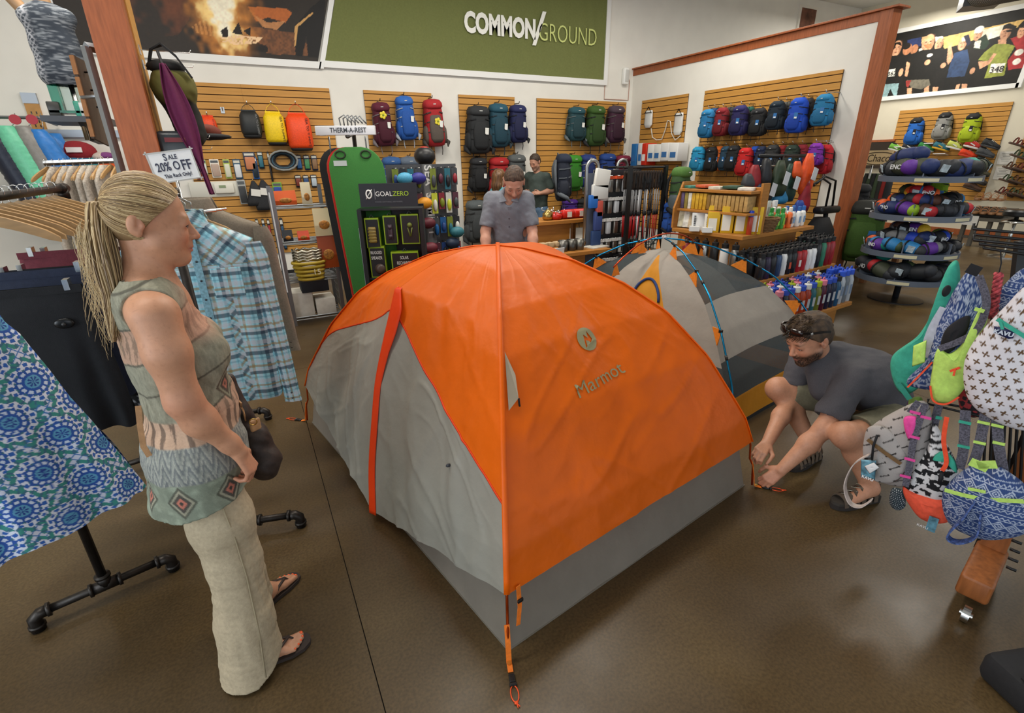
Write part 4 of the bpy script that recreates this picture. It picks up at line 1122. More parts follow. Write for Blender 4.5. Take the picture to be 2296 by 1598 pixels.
# shoulder bag with tan straps
bag=thing('shoulder_bag','dark brown slouchy handbag with tan leather straps on the woman\'s hip','handbag',W(.10,.13,.66))
def purse():
 S=SDF((-.25,1.72,.58),(.12,2.10,1.10),.005)
 S.cone(W(.098,.03,.72),W(.055,.26,.72),.060,.058,.03,sq=((0,0,1),1.0));S.cone(W(.085,.06,.81),W(.055,.24,.81),.054,.054,.05);S.cone(W(.060,.09,.88),W(.045,.19,.88),.036,.034,.05);S.cone(W(.094,.04,.685),W(.06,.25,.685),.046,.046,.03)
 S.cone(W(.062,.10,.93),W(.055,.13,1.03),.036,.022,.05);S.wrinkle(.004,(24,24,24),44)
 sdf_obj('bag_body',S,mat('bag_leather','2f231d',.6,nz=.25,nscale=60,bump=.25,bscale=90),bag)
 tan=fab('b58a5f',.6)
 m=MB();m.strip([W(.052,.12,.93),W(.045,.06,1.0),W(.058,-.06,1.0),W(.05,-.110,.975),W(.0,-.150,.985)][:3]+[W(.063,-.03,.955),W(.07,.05,.90)],.022,.005,(0,0,1));m.build('bag_strap',tan,bag,world= True)
 m=MB();m.rbox(W(.092,.005,.885),(.040,.012,.045),.006,Matrix.Rotation(.6,3,'Z'));m.build('strap_tab',tan,bag,world= True)
 m=MB();m.tube([W(.085,-.02,.91)+Vector((.012*math.cos(a),0,.012*math.sin(a))) for a in np.linspace(0,2*PI,13)[:-1]],.0022,6,closed= True);m.build('strap_ring',metl('c9a35a',.25),bag,True,world= True)
 m=MB();m.strip([W(-.205,-.075,1.09),W(-.215,-.09,1.03),W(-.222,-.10,.97),W(-.215,-.105,.935)],.015,.004,tuple(W.f));m.build('strap_end',tan,bag,world= True)
purse()
# ------------------------------------------------------------------ the crouching man, the clerk and the two far customers
man=thing('person','crouching bearded man in a grey t-shirt pulling on the tent corner strap','person',(2.75,1.35,0))
def hair_cap(F,k,parent,colA,colB,p0=(.048,0,.055),n=(.70,0,-.71),grow=1.0,bald= None,name='hair'):
 s=SDF(tuple(F.o-Vector((.18,.18,.18))*k),tuple(F.o+Vector((.18,.18,.18))*k),.005*k)
 s.ell(F(-.014*k,0,.036*k),[q*k*grow for q in (.103,.082,.096)],.01,F.R());s.ell(F(-.055*k,0,-.012*k),[q*k for q in (.055,.067,.07)],.03,F.R())
 for q in (-1,1):s.cone(F(.022*k,q*.070*k,.03*k),F(.018*k,q*.072*k,-.02*k),.012*k,.009*k,.01*k)
 s.clip(F(p0[0]*k,0,p0[2]*k),F(n[0],0,n[2])-F.o)
 if bald:s.ell(F(bald[0]*k,0,bald[1]*k),[q*k for q in bald[2]],.01,F.R(),'sub')
 s.wrinkle(.003,(60,60,60),3)
 def hc(V):
  a,b,z=F.loc(V);m=vnoise(b*260/k+z*40,a*60/k,4)
  return tint(np.ones((len(V),3))*np.array(lin(colA)),np.clip(.5+.6*m,0,1),colB)
 return sdf_obj(name,s,mat('short_hair','ffffff',.6,vcol= True,bump=.6,bscale=300),parent,hc)
def crouch():
 V3=Vector
 fd=V3((-.93,.30,0)).normalized()
 G=Fr((2.78,1.48,.60),fd)
 sN,sF=V3((2.735,1.315,.615)),V3((2.85,1.66,.63));eN,eF=V3((2.56,1.30,.375)),V3((2.73,1.62,.35));wN,wF=V3((2.385,1.375,.125)),V3((2.43,1.515,.205))
 hipN,hipF=V3((2.98,1.15,.36)),V3((3.10,1.42,.36));kN,kF=V3((2.56,1.185,.395)),V3((2.705,1.685,.42));aN,aF=V3((2.70,1.07,.09)),V3((2.82,1.47,.09))
 neck=V3((2.75,1.51,.705));hd=V3((2.63,1.525,.815))
 hF=fr_turn(Fr(hd,fd),hd,yaw=.10,pitch=.46)
 h=.0045
 S=SDF((2.18,.95,-.01),(3.32,1.85,.97),h)
 S.chain([V3((3.03,1.27,.40)),V3((2.95,1.37,.55)),V3((2.83,1.47,.62))],[.13,.14,.12],.05)
 S.cone(sN,sF,.062,.062,.05);S.cone(neck-V3((0,0,.03)),hF(-.03,0,-.03),.060,.060,.04)
 head(S,hF,1.13,True)
 S.chain([sN,eN,eN.lerp(wN,.35),wN],[.060,.047,.049,.031],.03);S.chain([sF,eF,eF.lerp(wF,.35),wF],[.060,.047,.049,.031],.03)
 # near hand pinches the peg loop, far hand grips the strap
 hand(S,wN,V3((2.31,1.415,.035))-wN,V3((-.35,-.55,.75)),V3((-.5,.8,.15)),1.06,curl=(.55,.75,.5),spread=.02,thumb=(.1,.6),percurl=[(.75,.8,.5),(.6,.8,.5),(.5,.75,.5),(.45,.75,.5)])
 hand(S,wF,V3((2.30,1.475,.19))-wF,V3((-.10,-.25,1)),V3((.25,-.95,-.1)),1.06,curl=(.85,1.0,.7),spread=.02,thumb=(.0,.5))
 for hp,kk,an in ((hipN,kN,aN),(hipF,kF,aF)):
  S.chain([hp,kk],[.095,.062],.04);S.ell(kk+V3((-.01,0,.005)),(.064,.062,.066),.04);S.chain([kk,kk.lerp(an,.35)+V3((.02,0,0)),an],[.056,.060,.038],.03)
 S.cone(aN,aN+V3((-.13,.02,-.045)),.04,.03,.03);S.cone(aF,aF+V3((-.13,0,-.045)),.04,.03,.03)
 def colour(V):
  c=base_colour(V,'c08a6c',3,.06)
  c=tint(c,.35*sstep(.2,.05,V[:,2])*(V[:,0]<2.45),'b86f55')
  hair=np.clip(vnoise(V[:,0]*320,V[:,2]*120+V[:,1]*200,6),0,1);c=tint(c,hair*.14,'6b4a36')
  return face_tint(c,V,hF,1.13,'a8655a','4a3424','c4765c',('1f150f',1.2))
 sdf_obj('body',S,SKIN,man,colour)
 eyes(hF,1.13,man)
 hair_cap(hF,1.13,man,'33261c','5a4531',p0=(.060,0,.062),n=(.72,0,-.69),grow=1.03)
 r=random.Random(4);st=[(r.uniform(-.5,.5),r.uniform(-.8,.8),r.random()) for _ in range(420)]
 def pt(i,t):
  u,v,w=st[i];d=V3((math.cos(v*1.2)*math.cos(u*1.5+.9),math.sin(v*1.3),math.sin(u*1.5+.9))).normalized();p=V3((-.014+d.x*.103,d.y*.083,.036+d.z*.097))
  p=p+d*.012*t+V3((.020*t*(1+w)*.6,0,-.004*t*t)); return hF(*(p*1.13))
 pal=[lin(c) for c in ('3a2b1f','5c4733','2b2018','6e5840')]
 strands('hair_tuft',st,pt,lambda i:pal[i%4],man,5,.0016)
 # sunglasses pushed up on the head
 g=thing('sunglasses','dark wraparound sunglasses pushed up on the crouching man\'s hair','sunglasses',hF(.09,0,.09))
 hh=hF;hF= lambda a,b,z:hh(a*1.12,b*1.12,z*1.12+.022);hF.f,hF.l,hF.u=hh.f,hh.l,hh.u
 for q in (-1,1):
  m=MB();m.strip([hF(.098-.020*abs(t)**2,q*(.012+.056*t),.088-.006*t) for t in np.linspace(0,1,7)],.036,.004,tuple(hF.u*.8+hF.f*-.5));m.build('lens',plas('1c0f0c',.08),g,True,world= True)
  m=MB();m.strip([hF(.076,q*.070,.083),hF(.045,q*.087,.07),hF(-.01,q*.090,.045),hF(-.05,q*.086,.02)],.012,.004,tuple(hF.u));m.build('temple_arm',plas('15110f',.25),g,world= True)
  m=MB();m.box(hF(.050,q*.0895,.071),(.012,.003,.010),Matrix((hF.f,hF.l,hF.u)).transposed());m.build('temple_badge',metl('c8ccd0',.3),g,world= True)
 m=MB();m.tube([hF(.099,t*.014,.089) for t in (-1,0,1)],.0035,6);m.build('bridge',plas('15110f',.25),g,True,world= True);hF=hh
 # t-shirt
 T=SDF((2.45,.95,.22),(3.35,1.95,.90),.005)
 T.chain([V3((3.04,1.26,.41)),V3((2.97,1.36,.565)),V3((2.84,1.47,.635))],[.150,.160,.135],.06);T.cone(V3((2.86,1.30,.58)),V3((2.96,1.55,.60)),.12,.12,.06)
 T.cone(sN+V3((.02,0,.005)),sF+V3((.02,0,0)),.082,.080,.06);T.cone(neck+V3((.02,-.02,-.03)),neck+V3((-.015,.015,.02)),.078,.068,.04)
 T.cone(sN,sN.lerp(eN,.66),.078,.083,.03);T.cone(sF,sF.lerp(eF,.55),.076,.078,.03)
 T.wrinkle(.005,(11,11,13),61);T.wrinkle(.0025,(26,26,26),66)
 T.clip(sN.lerp(eN,.72),eN-sN) if False else None
 for s0,e0,f in ((sN,eN,.70),(sF,eF,.60)):
  d=(e0-s0).normalized();c=s0.lerp(e0,f)
  T.ell(c+d*.10,(.105,.105,.105),.0,None,'sub')
 T.ell(neck+V3((-.055,.012,.075)),(.058,.062,.052),.006,None,'sub');T.cone(neck+V3((.0,-.02,-.075)),V3((2.76,1.44,.52)),.085,.09,.03)
 sdf_obj('t_shirt',T,mat('jersey_grey','4d4b4f',.9,nz=.12,nscale=240,bump=.25,bscale=400),man)
 m=MB();pc=V3((2.80,1.285,.555))
 # shorts
 P=SDF((2.40,.95,.15),(3.35,1.9,.66),.0055)
 P.cone(hipN.lerp(hipF,.5)+V3((.02,0,.03)),hipN.lerp(hipF,.5)+V3((-.02,.02,.10)),.165,.155,.05);P.cone(hipN,hipN.lerp(kN,.72),.118,.098,.04);P.cone(hipF,hipF.lerp(kF,.80),.118,.098,.04)
 P.wrinkle(.005,(16,16,16),71)
 for a,b,f in ((hipN,kN,.70),(hipF,kF,.78)):
  d=(b-a).normalized();P.ell(a.lerp(b,f)+d*.125,(.125,.125,.125),0,None,'sub')
 P.clip((0,0,.50),(0,0,1))
 sdf_obj('shorts',P,mat('shorts_khaki','6f6a55',.85,nz=.1,nscale=80,bump=.2),man)
 # sandals: sole, webbing, laces
 for an,col in ((aN,'57493c'),(aF,'6b5a49')):
  heel=V3((an.x+.06,an.y-.005,0));d=V3((-.96,.22,0)).normalized() if an is aN else V3((-.99,-.05,0)).normalized();sd=V3((-d.y,d.x,0))
  w=thing('sandal','brown strappy hiking sandal on the crouching man\'s %s foot'%('forward, bungee-laced' if an is aN else 'rear, half hidden'),'sandal',heel)
  out=[(-.02,.022),(0,.036),(.08,.036),(.17,.050),(.23,.046),(.27,.030),(.285,.006)]
  ring=[heel+d*t+sd*q for t,q in out]+[heel+d*t-sd*q*.9 for t,q in reversed(out)]
  m=MB();m.loft([[p+V3((0,0,z)) for p in ring] for z in (.002,.030)]);m.build('sole',plas('2c2622',.8),w,world= True)
  m=MB();m.loft([[p+V3((0,0,z)) for p in ring[3:-3]] for z in (.03,.045)]);m.build('toe_bumper',plas('3a342e',.7),w,world= True)
  up=fab(col,.8)
  for t,zz,hh in ((.045,.075,.075),(.085,.085,.10),(.125,.085,.09),(.165,.075,.075),(.20,.068,.062),(.235,.06,.05)):
   m=MB();m.strip([heel+d*t+sd*(.046*math.cos(a))+V3((0,0,.024+hh*math.sin(a))) for a in np.linspace(0,PI,9)],.022,.005,tuple(d));m.build('webbing_strap',up,w,world= True)
  m=MB();m.strip([heel+d*.03+sd*.04+V3((0,0,.05)),heel-d*.018+V3((0,0,.07)),heel+d*.03-sd*.04+V3((0,0,.05))],.05,.006,(0,0,1));m.build('heel_cup',up,w,world= True)
  m=MB()
  for k in range(4):m.tube([heel+d*(.10+k*.03)+sd*.02+V3((0,0,.125-k*.014)),heel+d*(.13+k*.03)-sd*.02+V3((0,0,.112-k*.014))],.0022,5)
  m.build('bungee_lace',plas('9a9484'),w,True,world= True)
  # wedding ring
crouch()
def standing(parent,o,f,cfg):
 """an upright or stooping figure; cfg holds the joints in its own frame"""
 F=Fr(o,f);k=cfg.get('k',1.0);P= lambda q:F(*[v*k for v in q]);h=cfg.get('h',.006)
 pts=[P(q) for q in cfg['pts']];lo=[min(p[i] for p in pts)-.2 for i in range(3)];hi=[max(p[i] for p in pts)+.2 for i in range(3)];lo[2]=max(lo[2],cfg.get('zmin',-.01))
 S=SDF(lo,hi,h);hc=P(cfg['head']);hF=fr_turn(F,hc,cfg.get('yaw',0),cfg.get('pitch',.1));hk=cfg.get('hk',1.0)*k
 S.chain([P(q) for q in cfg['spine']],[r*k for r in cfg['spr']],.05*k,sq=(F.l,1.3));S.cone(P(cfg['sL']),P(cfg['sR']),.058*k,.058*k,.06*k);S.cone(P(cfg['neck']),hF(-.03*hk,0,-.03*hk),.056*k,.054*k,.03*k)
 head(S,hF,hk,cfg.get('male',True))
 for a in ('L','R'):
  s0,e0,w0,h0=[P(cfg[q+a]) for q in ('s','e','w','h')]
  S.chain([s0,e0,e0.lerp(w0,.35),w0],[q*k for q in (.055,.044,.045,.030)],.03);d=h0-w0
  hand(S,w0,d,P(cfg.get('n'+a,(0,1,0)))-F.o,P(cfg.get('t'+a,(1,0,.2)))-F.o,k,curl=(.5,.7,.5),spread=.03)
  S.chain([P(cfg['hip'+a]),P(cfg['k'+a]),P(cfg['a'+a])],[q*k for q in (.09,.06,.04)],.03);t=P(cfg['a'+a]);t.z=.035;S.cone(t,t+F.f*.15*k,.035,.03,.02)
 sdf_obj('body',S,SKIN,parent,lambda V:face_tint(base_colour(V,cfg['skin'],5),V,hF,hk,cfg.get('lips','a8685c'),cfg['brow'],'c47f68',cfg.get('stubble')))
 eyes(hF,hk,parent)
 return F,hF,hk,P
 # the clerk leaning over the tent
clk=thing('person','balding bearded man in a grey button shirt leaning over behind the orange tent','person',(2.05,4.05,0))
def clerk():
 c=dict(h=.006,zmin=-.01,head=(.20,.05,1.565),pitch=.72,yaw=0,hk=1.12,skin='c4917a',brow='4f3b2c',stubble=('4a3527',.62),lips='b0705f',spine=[(0,0,.95),(.02,0,1.12),(.10,0,1.34)],spr=[.125,.125,.115],sL=(.10,.155,1.41),sR=(.10,-.155,1.41),neck=(.115,0,1.43),eL=(.14,.215,1.14),wL=(.30,.22,.93),hL=(.40,.19,.86),eR=(.16,-.22,1.14),wR=(.30,-.22,.93),hR=(.40,-.18,.86),nL=(.3,.5,.8),nR=(.3,-.5,.8),tL=(.5,-.8,0),tR=(.5,.8,0),hipL=(-.02,.09,.92),hipR=(-.02,-.09,.92),kL=(0,.11,.48),kR=(0,-.11,.48),aL=(-.03,.12,.08),aR=(-.03,-.12,.08))
 c['pts']=[c['head'],c['hL'],c['hR'],c['eL'],c['eR'],(0,0,0),c['sL'],c['sR'],(-.1,0,1),(.15,.1,.03)]
 o=Vector((2.21,4.32,0));f=Vector((-.45,-.89,0))
 F,hF,hk,P=standing(clk,o,f,c)
 hair_cap(hF,hk,clk,'32241b','5c4636',p0=(.034,0,.05),n=(.60,0,-.80),grow=.975)
 T=SDF(tuple(P((.10,0,1.25))-Vector((.45,.45,.45))),tuple(P((.10,0,1.25))+Vector((.45,.45,.30))),.006)
 T.chain([P((0,0,.88)),P((.02,0,1.12)),P((.10,0,1.34))],[.145,.142,.130],.05,sq=(F.l,1.32));T.cone(P(c['sL']),P(c['sR']),.074,.074,.06);T.cone(P((.11,0,1.42)),P((.13,0,1.475)),.07,.062,.03)
 for a in ('L','R'):
  s0,e0=P(c['s'+a]),P(c['e'+a]);T.cone(s0,s0.lerp(e0,.75),.070,.074,.04)
 T.wrinkle(.005,(14,14,12),81);T.wrinkle(.003,(30,30,30),83)
 for a in ('L','R'):
  s0,e0=P(c['s'+a]),P(c['e'+a]);d=(e0-s0).normalized();T.ell(s0.lerp(e0,.80)+d*.095,(.10,.10,.10),0,None,'sub')
 T.ell(P((.225,0,1.47)),(.085,.058,.10),.01,F.R(),'sub')
 shirtm=mat('chambray_grey','777a82',.85,nz=.10,nscale=200,bump=.25,bscale=350)
 sdf_obj('shirt',T,shirtm,clk)
 for q in (-1,1):
  m=MB();a0,a1,a2,a3=P((.065,q*.055,1.505)),P((.165,q*.062,1.475)),P((.235,q*.085,1.395)),P((.215,q*.020,1.405))
  n=Vector((0,0,.006))+F.f*.008
  m.add([a0+n,a1+n,a2+n,a3+n,P((.10,q*.085,1.475))+n],[(0,4,2,1),(1,2,3)]);o2=m.build('collar',shirtm,clk,world= True);sm=o2.modifiers.new('s','SOLIDIFY');sm.thickness=.006
 for k in range(4):
  z=1.33-k*.075;m=MB();m.ell(P((.232-k*.022-(.01 if k==0 else 0),0,z)),(.006,.006,.006),8,6);m.build('button',plas('3d3038'),clk,True,world= True)
 m=MB();m.strip([P((.236,.004,1.36)),P((.20,.004,1.24)),P((.165,.004,1.10)),P((.150,.004,.95))],.028,.004,tuple(F.l));m.build('placket',shirtm,clk,world= True)
 J=SDF(tuple(o-Vector((.3,.3,0))),tuple(o+Vector((.3,.3,1.02))),.009)
 J.cone(P((0,0,.95)),P((-.01,0,.9)),.13,.14,.04,sq=(F.l,1.25))
 for q in (-1,1):J.chain([P((-.02,q*.09,.88)),P((0,q*.11,.48)),P((-.03,q*.12,.07))],[.115,.085,.075],.03)
 sdf_obj('trousers',J,fab('2f3440'),clk)
 for q in (-1,1):m=MB();m.rbox(P((.03,q*.12,.04)),(.28,.09,.075),.03,Matrix((F.f,F.l,F.u)).transposed());m.build('shoe',fab('2a2522'),clk,auto=50,world= True)
clerk()
# the far man trying on a rucksack and the girl next to him
def far_two():
 o=Vector((onY(1205,400,8.0).x,8.0,0))
 far=thing('person','man in a dark green t-shirt and jeans trying on a navy rucksack','person',o);f=Vector((-.90,-.42,0))
 zt=onY(1200,343,8.0).z;k=zt/1.80
 c=dict(h=.008,k=k,head=(.075,0,1.66),pitch=.45,hk=1.02,skin='c08d74',brow='4f3b2c',stubble=('7a6a5c',.45),spine=[(-.02,0,.95),(0,0,1.15),(.0,0,1.36)],spr=[.12,.125,.12],sL=(0,.18,1.43),sR=(0,-.18,1.43),neck=(.01,0,1.46),eL=(-.06,.25,1.20),wL=(.14,.16,1.17),hL=(.24,.08,1.18),eR=(-.08,-.25,1.18),wR=(.12,-.17,1.16),hR=(.22,-.09,1.18),nL=(.3,.8,.4),nR=(.3,-.8,.4),tL=(.2,-.3,.9),tR=(.2,.3,.9),hipL=(-.02,.09,.92),hipR=(-.02,-.09,.92),kL=(0,.11,.48),kR=(0,-.11,.48),aL=(-.03,.12,.08),aR=(-.03,-.12,.08))
 c['pts']=[c['head'],c['hL'],c['hR'],c['eL'],c['eR'],(0,0,0),(.2,0,0),(-.15,0,1)]
 F,hF,hk,P=standing(far,o,f,c)
 hair_cap(hF,hk,far,'2c211a','46362a')
 T=SDF(tuple(P((0,0,1.2))-Vector((.4,.4,.35))),tuple(P((0,0,1.2))+Vector((.4,.4,.34))),.009)
 T.chain([P((-.02,0,.95)),P((0,0,1.15)),P((0,0,1.36))],[.140*k,.145*k,.135*k],.05,sq=(F.l,1.3));T.cone(P(c['sL']),P(c['sR']),.075,.075,.05)
 for a in 'LR':T.cone(P(c['s'+a]),P(c['s'+a]).lerp(P(c['e'+a]),.7),.07,.075,.03)
 T.clip(P((0,0,.93)),(0,0,-1));T.wrinkle(.005,(14,14,14),3);sdf_obj('t_shirt',T,fab('3f4a45'),far)
 J=SDF(tuple(o-Vector((.3,.3,0))),tuple(o+Vector((.3,.3,1.02*k))),.010)
 J.cone(P((-.02,0,.95)),P((-.02,0,.9)),.13,.14,.04,sq=(F.l,1.25))
 for q in (-1,1):J.chain([P((-.02,q*.09,.88)),P((0,q*.11,.48)),P((-.03,q*.12,.07))],[.115,.085,.075],.03)
 sdf_obj('jeans',J,fab('56728f'),far)
 Y=7.2;o=Vector((onY(1120,410,Y).x,Y,0))
 g=thing('person','girl with long brown hair in a teal top beside the packs','person',o);f=Vector((.93,.2,0));zt=onY(1112,382,Y).z;k=zt/1.76;c2=dict(c);c2.update(k=k,head=(.02,0,1.65),pitch=.02,male= False,hk=1.06,stubble= None,skin='c79a80',eL=(-.03,.22,1.17),wL=(.05,.2,.95),hL=(.07,.2,.86),eR=(-.03,-.22,1.17),wR=(.05,-.2,.95),hR=(.07,-.2,.86),nL=(0,1,0),nR=(0,-1,0),tL=(1,0,0),tR=(1,0,0),sL=(0,.15,1.42),sR=(0,-.15,1.42),spr=[.11,.105,.10])
 c2['pts']=[c2['head'],c2['hL'],c2['hR'],c2['eL'],c2['eR'],(0,0,0),(.2,0,0),(-.15,0,1)]
 F,hF,hk,P=standing(g,o,f,c2)
 H=SDF(tuple(hF.o-Vector((.25,.25,.5))),tuple(hF.o+Vector((.25,.25,.2))),.008)
 H.ell(hF(-.02,0,.035),(.108*k,.09*k,.10*k),.01,hF.R());H.chain([hF(-.06,0,.02),hF(-.07,0,-.12),hF(-.055,0,-.34)],[.085*k,.08*k,.05*k],.03,sq=(F.l,1.2));H.clip(hF(.035,0,.05),hF(.78,0,-.25)-hF.o)
 H.wrinkle(.006,(50,50,8),5)
 sdf_obj('hair',H,HAIRM,g,lambda V:tint(np.ones((len(V),3))*np.array(lin('4f3623')),np.clip(.5+.6*vnoise(V[:,0]*120,V[:,2]*8+V[:,1]*120),0,1),'7c5836'))
 T=SDF(tuple(P((0,0,1.2))-Vector((.35,.35,.5))),tuple(P((0,0,1.2))+Vector((.35,.35,.34))),.010)
 T.chain([P((-.02,0,.80)),P((0,0,1.15)),P((0,0,1.36))],[.135*k,.12*k,.115*k],.05,sq=(F.l,1.3));T.cone(P(c2['sL']),P(c2['sR']),.068,.068,.05)
 sdf_obj('top',T,fab('4fa3b0'),g)
 J=SDF(tuple(o-Vector((.3,.3,0))),tuple(o+Vector((.3,.3,.95*k))),.012)
 for q in (-1,1):J.chain([P((-.02,q*.08,.88)),P((0,q*.10,.48)),P((-.03,q*.12,.07))],[.10,.075,.06],.03)
 sdf_obj('jeans',J,fab('4a5a74'),g)
far_two()
# ------------------------------------------------------------------ clothes racks and displays on the left
PIPE=mat('black_pipe','3a3633',.42,metal=.85,nz=.25,nscale=25,bump=.15,bscale=90)
HWOOD=mat('hanger_wood','b08a5a',.4,nz=.12,nscale=14,stretch=(1,6,6))
CHROME=metl('c9c9c6',.22);STEEL=metl('a3a8ae',.45)
VC= lambda nm,r=.85,**k:mat(nm,'ffffff',r,vcol= True,bump=.3,bscale=300,**k)
CLOTHV=VC('dyed_cloth')
def pipe_rack(label,A,B,zr,base_half,bdir):
 """two posts from T-shaped feet to a rail; A and B are the post feet"""
 A,B,bd=Vector(A),Vector(B),Vector(bdir).normalized();t=thing('clothes_rack',label,'clothes rack',A);r=.017
 up=Vector((0,0,1))
 for P in (A,B):
  MB().tube([P+up*.075,P+up*zr],r,12).build('post',PIPE,t,True,world= True)
  m=MB();m.tube([P-bd*(base_half-.03)+up*.075,P+bd*(base_half-.03)+up*.075],r,12);m.build('foot_bar',PIPE,t,True,world= True)
  m=MB();m.tube([P-bd*.045+up*.075,P+bd*.045+up*.075],r*1.45,14);m.tube([P+up*.075,P+up*.125],r*1.45,14)
  for q in (-.05,.05):m.tube([P+bd*(q-.006)+up*.075,P+bd*(q+.006)+up*.075],r*1.7,14)
  m.tube([P+up*.118,P+up*.13],r*1.7,14);m.build('tee_fitting',PIPE,t,True,world= True)
  for q in (-1,1):
   e=P+bd*q*base_half;m=MB();m.tube([e-bd*q*.05+up*.075,e-bd*q*.02+up*.074,e+up*.058,e+up*.03,e+up*.0],r*1.4,14)
   m.tube([e+up*.018,e+up*.03],r*1.7,14);m.tube([e-bd*q*.055+up*.075,e-bd*q*.042+up*.075],r*1.7,14);m.build('elbow',PIPE,t,True,world= True)
 d=(B-A).normalized();MB().tube([A-d*.03+up*zr,B+d*.03+up*zr],r,12).build('rail',PIPE,t,True,world= True)
 m=MB()
 for P in (A,B):m.tube([P-d*.04+up*zr,P+d*.04+up*zr],r*1.45,14);m.tube([P+up*(zr-.05),P+up*zr],r*1.45,14)
 m.build('rail_fitting',PIPE,t,True,world= True)
 return t
def make_hanger():
 t=thing('wooden_hanger','curved pale wooden hanger on the pipe rail','hanger')
 pts=[];n=15;W2=.215
 rings=[]
 for i in range(n):
  x=-W2+2*W2*i/(n-1);a=abs(x)/W2;z=-.055-.085*a**1.6+.012*math.exp(-(x/.03)**2);hh=.020-.004*a;y=.018*a*a;th=.006+.002*a
  if i in (0,n-1):hh*=.55;th*=.6
  rings.append([(x,y-th,z-hh),(x,y+th,z-hh),(x,y+th*1.1,z),(x,y+th,z+hh),(x,y-th,z+hh),(x,y-th*1.1,z)])
 m=MB();m.loft(rings);m.build('arms',HWOOD,t,auto=50)
 m=MB();hk=[(0,0,-.04),(0,0,-.015),(.010,0,.0),(.017,0,.012)]+[(.017*math.cos(a),0,.020+.017*math.sin(a)) for a in np.linspace(0,PI*1.05,8)]
 m.tube(hk,.0018,6);m.build('hook',CHROME,t,True)
 return t
HANG=make_hanger()
def drape(name,c,ang,rows,mats,parent,colfn= None,nu=72,nv=50,wave=(5,.25,0),seed=1,open_bottom= True):
 """hanging cloth: rows of (z, half width, half thickness, shift) from top to bottom"""
 c=Vector(c);ux=Vector((math.cos(ang),math.sin(ang),0));uy=Vector((-ux.y,ux.x,0))
 zz=np.array([r[0] for r in rows]);order=np.argsort(zz)
 U,V=UV(nu,nv);th=U*2*PI
 z=zz.max()+(zz.min()-zz.max())*V
 f= lambda k:np.interp(z,zz[order],np.array([r[k] for r in rows])[order])
 w,t,s=f(1),f(2),f(3)
 g=sstep(0,1,V)
 ct,st=np.cos(th),np.sin(th)
 x=s+w*np.sign(ct)*np.abs(ct)**.75;y=t*np.sign(st)*np.abs(st)**.8
 k=1+wave[1]*g*(np.sin(th*wave[0]+wave[2]+.8*np.sin(th*2+seed))+.5*np.sin(th*(wave[0]*2+1)+seed))
 y=y*k+.10*t*vnoise(x*18+seed,z*7,seed);x=x+.006*vnoise(z*9,th*2,seed+4)
 P=np.array(c)+x[...,None]*np.array(ux)+y[...,None]*np.array(uy);P[...,2]=z+.008*np.sin(th*wave[0]+1)*V
 col= None
 if colfn is not None:col=colfn(np.where(st<0,x-s,-(x-s)),z,st)
 return surf(name,P,mats,parent,col=col,world= True)
 # pipe rack A
RA=Vector((-.83,2.25,0));RB=Vector((-.80,3.36,0));ZR=1.65
pipe_rack('black pipe clothes rack with wooden hangers behind the patterned dress',RA,RB,ZR,.235,(.39,.10,0))
def hook_on(i,y,rz,label,sc=1.0,x= None):
 return place(HANG,None,(RA.x+(RB.x-RA.x)*(y-RA.y)/(RB.y-RA.y) if x is None else x,y,ZR+.001-(.003*sc)),(0,0,rz),label,'wooden hangers on the pipe rack',sc)
ys=[2.36,2.43,2.50,2.57,2.64,2.71,2.79,2.87,2.95,3.03,3.12,3.22]
ords=['first','second','third','fourth','fifth','sixth','seventh','eighth','ninth','tenth','eleventh','twelfth']
for i,y in enumerate(ys):hook_on(i,y,rnd.uniform(-.18,.10),'pale wooden hanger, %s back from the near end of the pipe rail'%ords[i])
def medallion(s,z,st):
 c=flat(s.shape,'d5d9ea')
 a,b=s/.0975,z/.20
 for ox,oz,big in ((0,0,1.0),(.5,.5,1.0)):
  u=((a*.5+ox)%1-.5)*2*.0975;v=((b+oz)%1-.5)*.20
  r=np.hypot(u,v);t=np.arctan2(v,u)
  q=r/.083
  pet=.06*np.cos(t*12)
  m=q<.98+pet;c=mixc(c,'3f6f86',m*(np.cos(t*24)>-.3));c=mixc(c,'3d8f86',(q<.98+pet)&(q>.8)&(np.cos(t*12+1.6)>.2))
  c=mixc(c,'dfe4f2',(q<.80+pet*.8)&(q>.58));c=mixc(c,'2f62b4',(q<.76+pet*.5)&(q>.63)&(np.cos(t*16)>-.2))
  c=mixc(c,'2b57a8',q<.56+pet);c=mixc(c,'cfdcf0',(np.abs(q-.42)<.06)&(np.cos(t*12)>-.4));c=mixc(c,'5fa0c4',q<.26);c=mixc(c,'23408e',(q<.20)&(np.cos(t*8)>0))
 gr=(np.abs(((s+z)/.028)%1-.5)<.09)|(np.abs(((s-z)/.028)%1-.5)<.09)
 base=np.abs(c-np.array(lin('d5d9ea'))).sum(-1)<1e-6
 c=mixc(c,'3f77b8',base&gr);c=mixc(c,'3f8a8c',base&~gr&(np.sin(s*140)*np.sin(z*140)>.55))
 return c
d=thing('dress','blue and teal medallion print sleeveless dress at the near end of the rack','dress',(-.80,2.03,.54))
drape('skirt',(-.80,2.03,0),.62,[(1.37,.10,.045,-.05),(1.30,.115,.055,-.05),(1.25,.13,.055,-.04),(1.0,.18,.065,-.03),(.75,.225,.07,0),(.545,.255,.075,.02)],VC('dress_print',.75),d,medallion,480,360,(6,.22,.5),3)
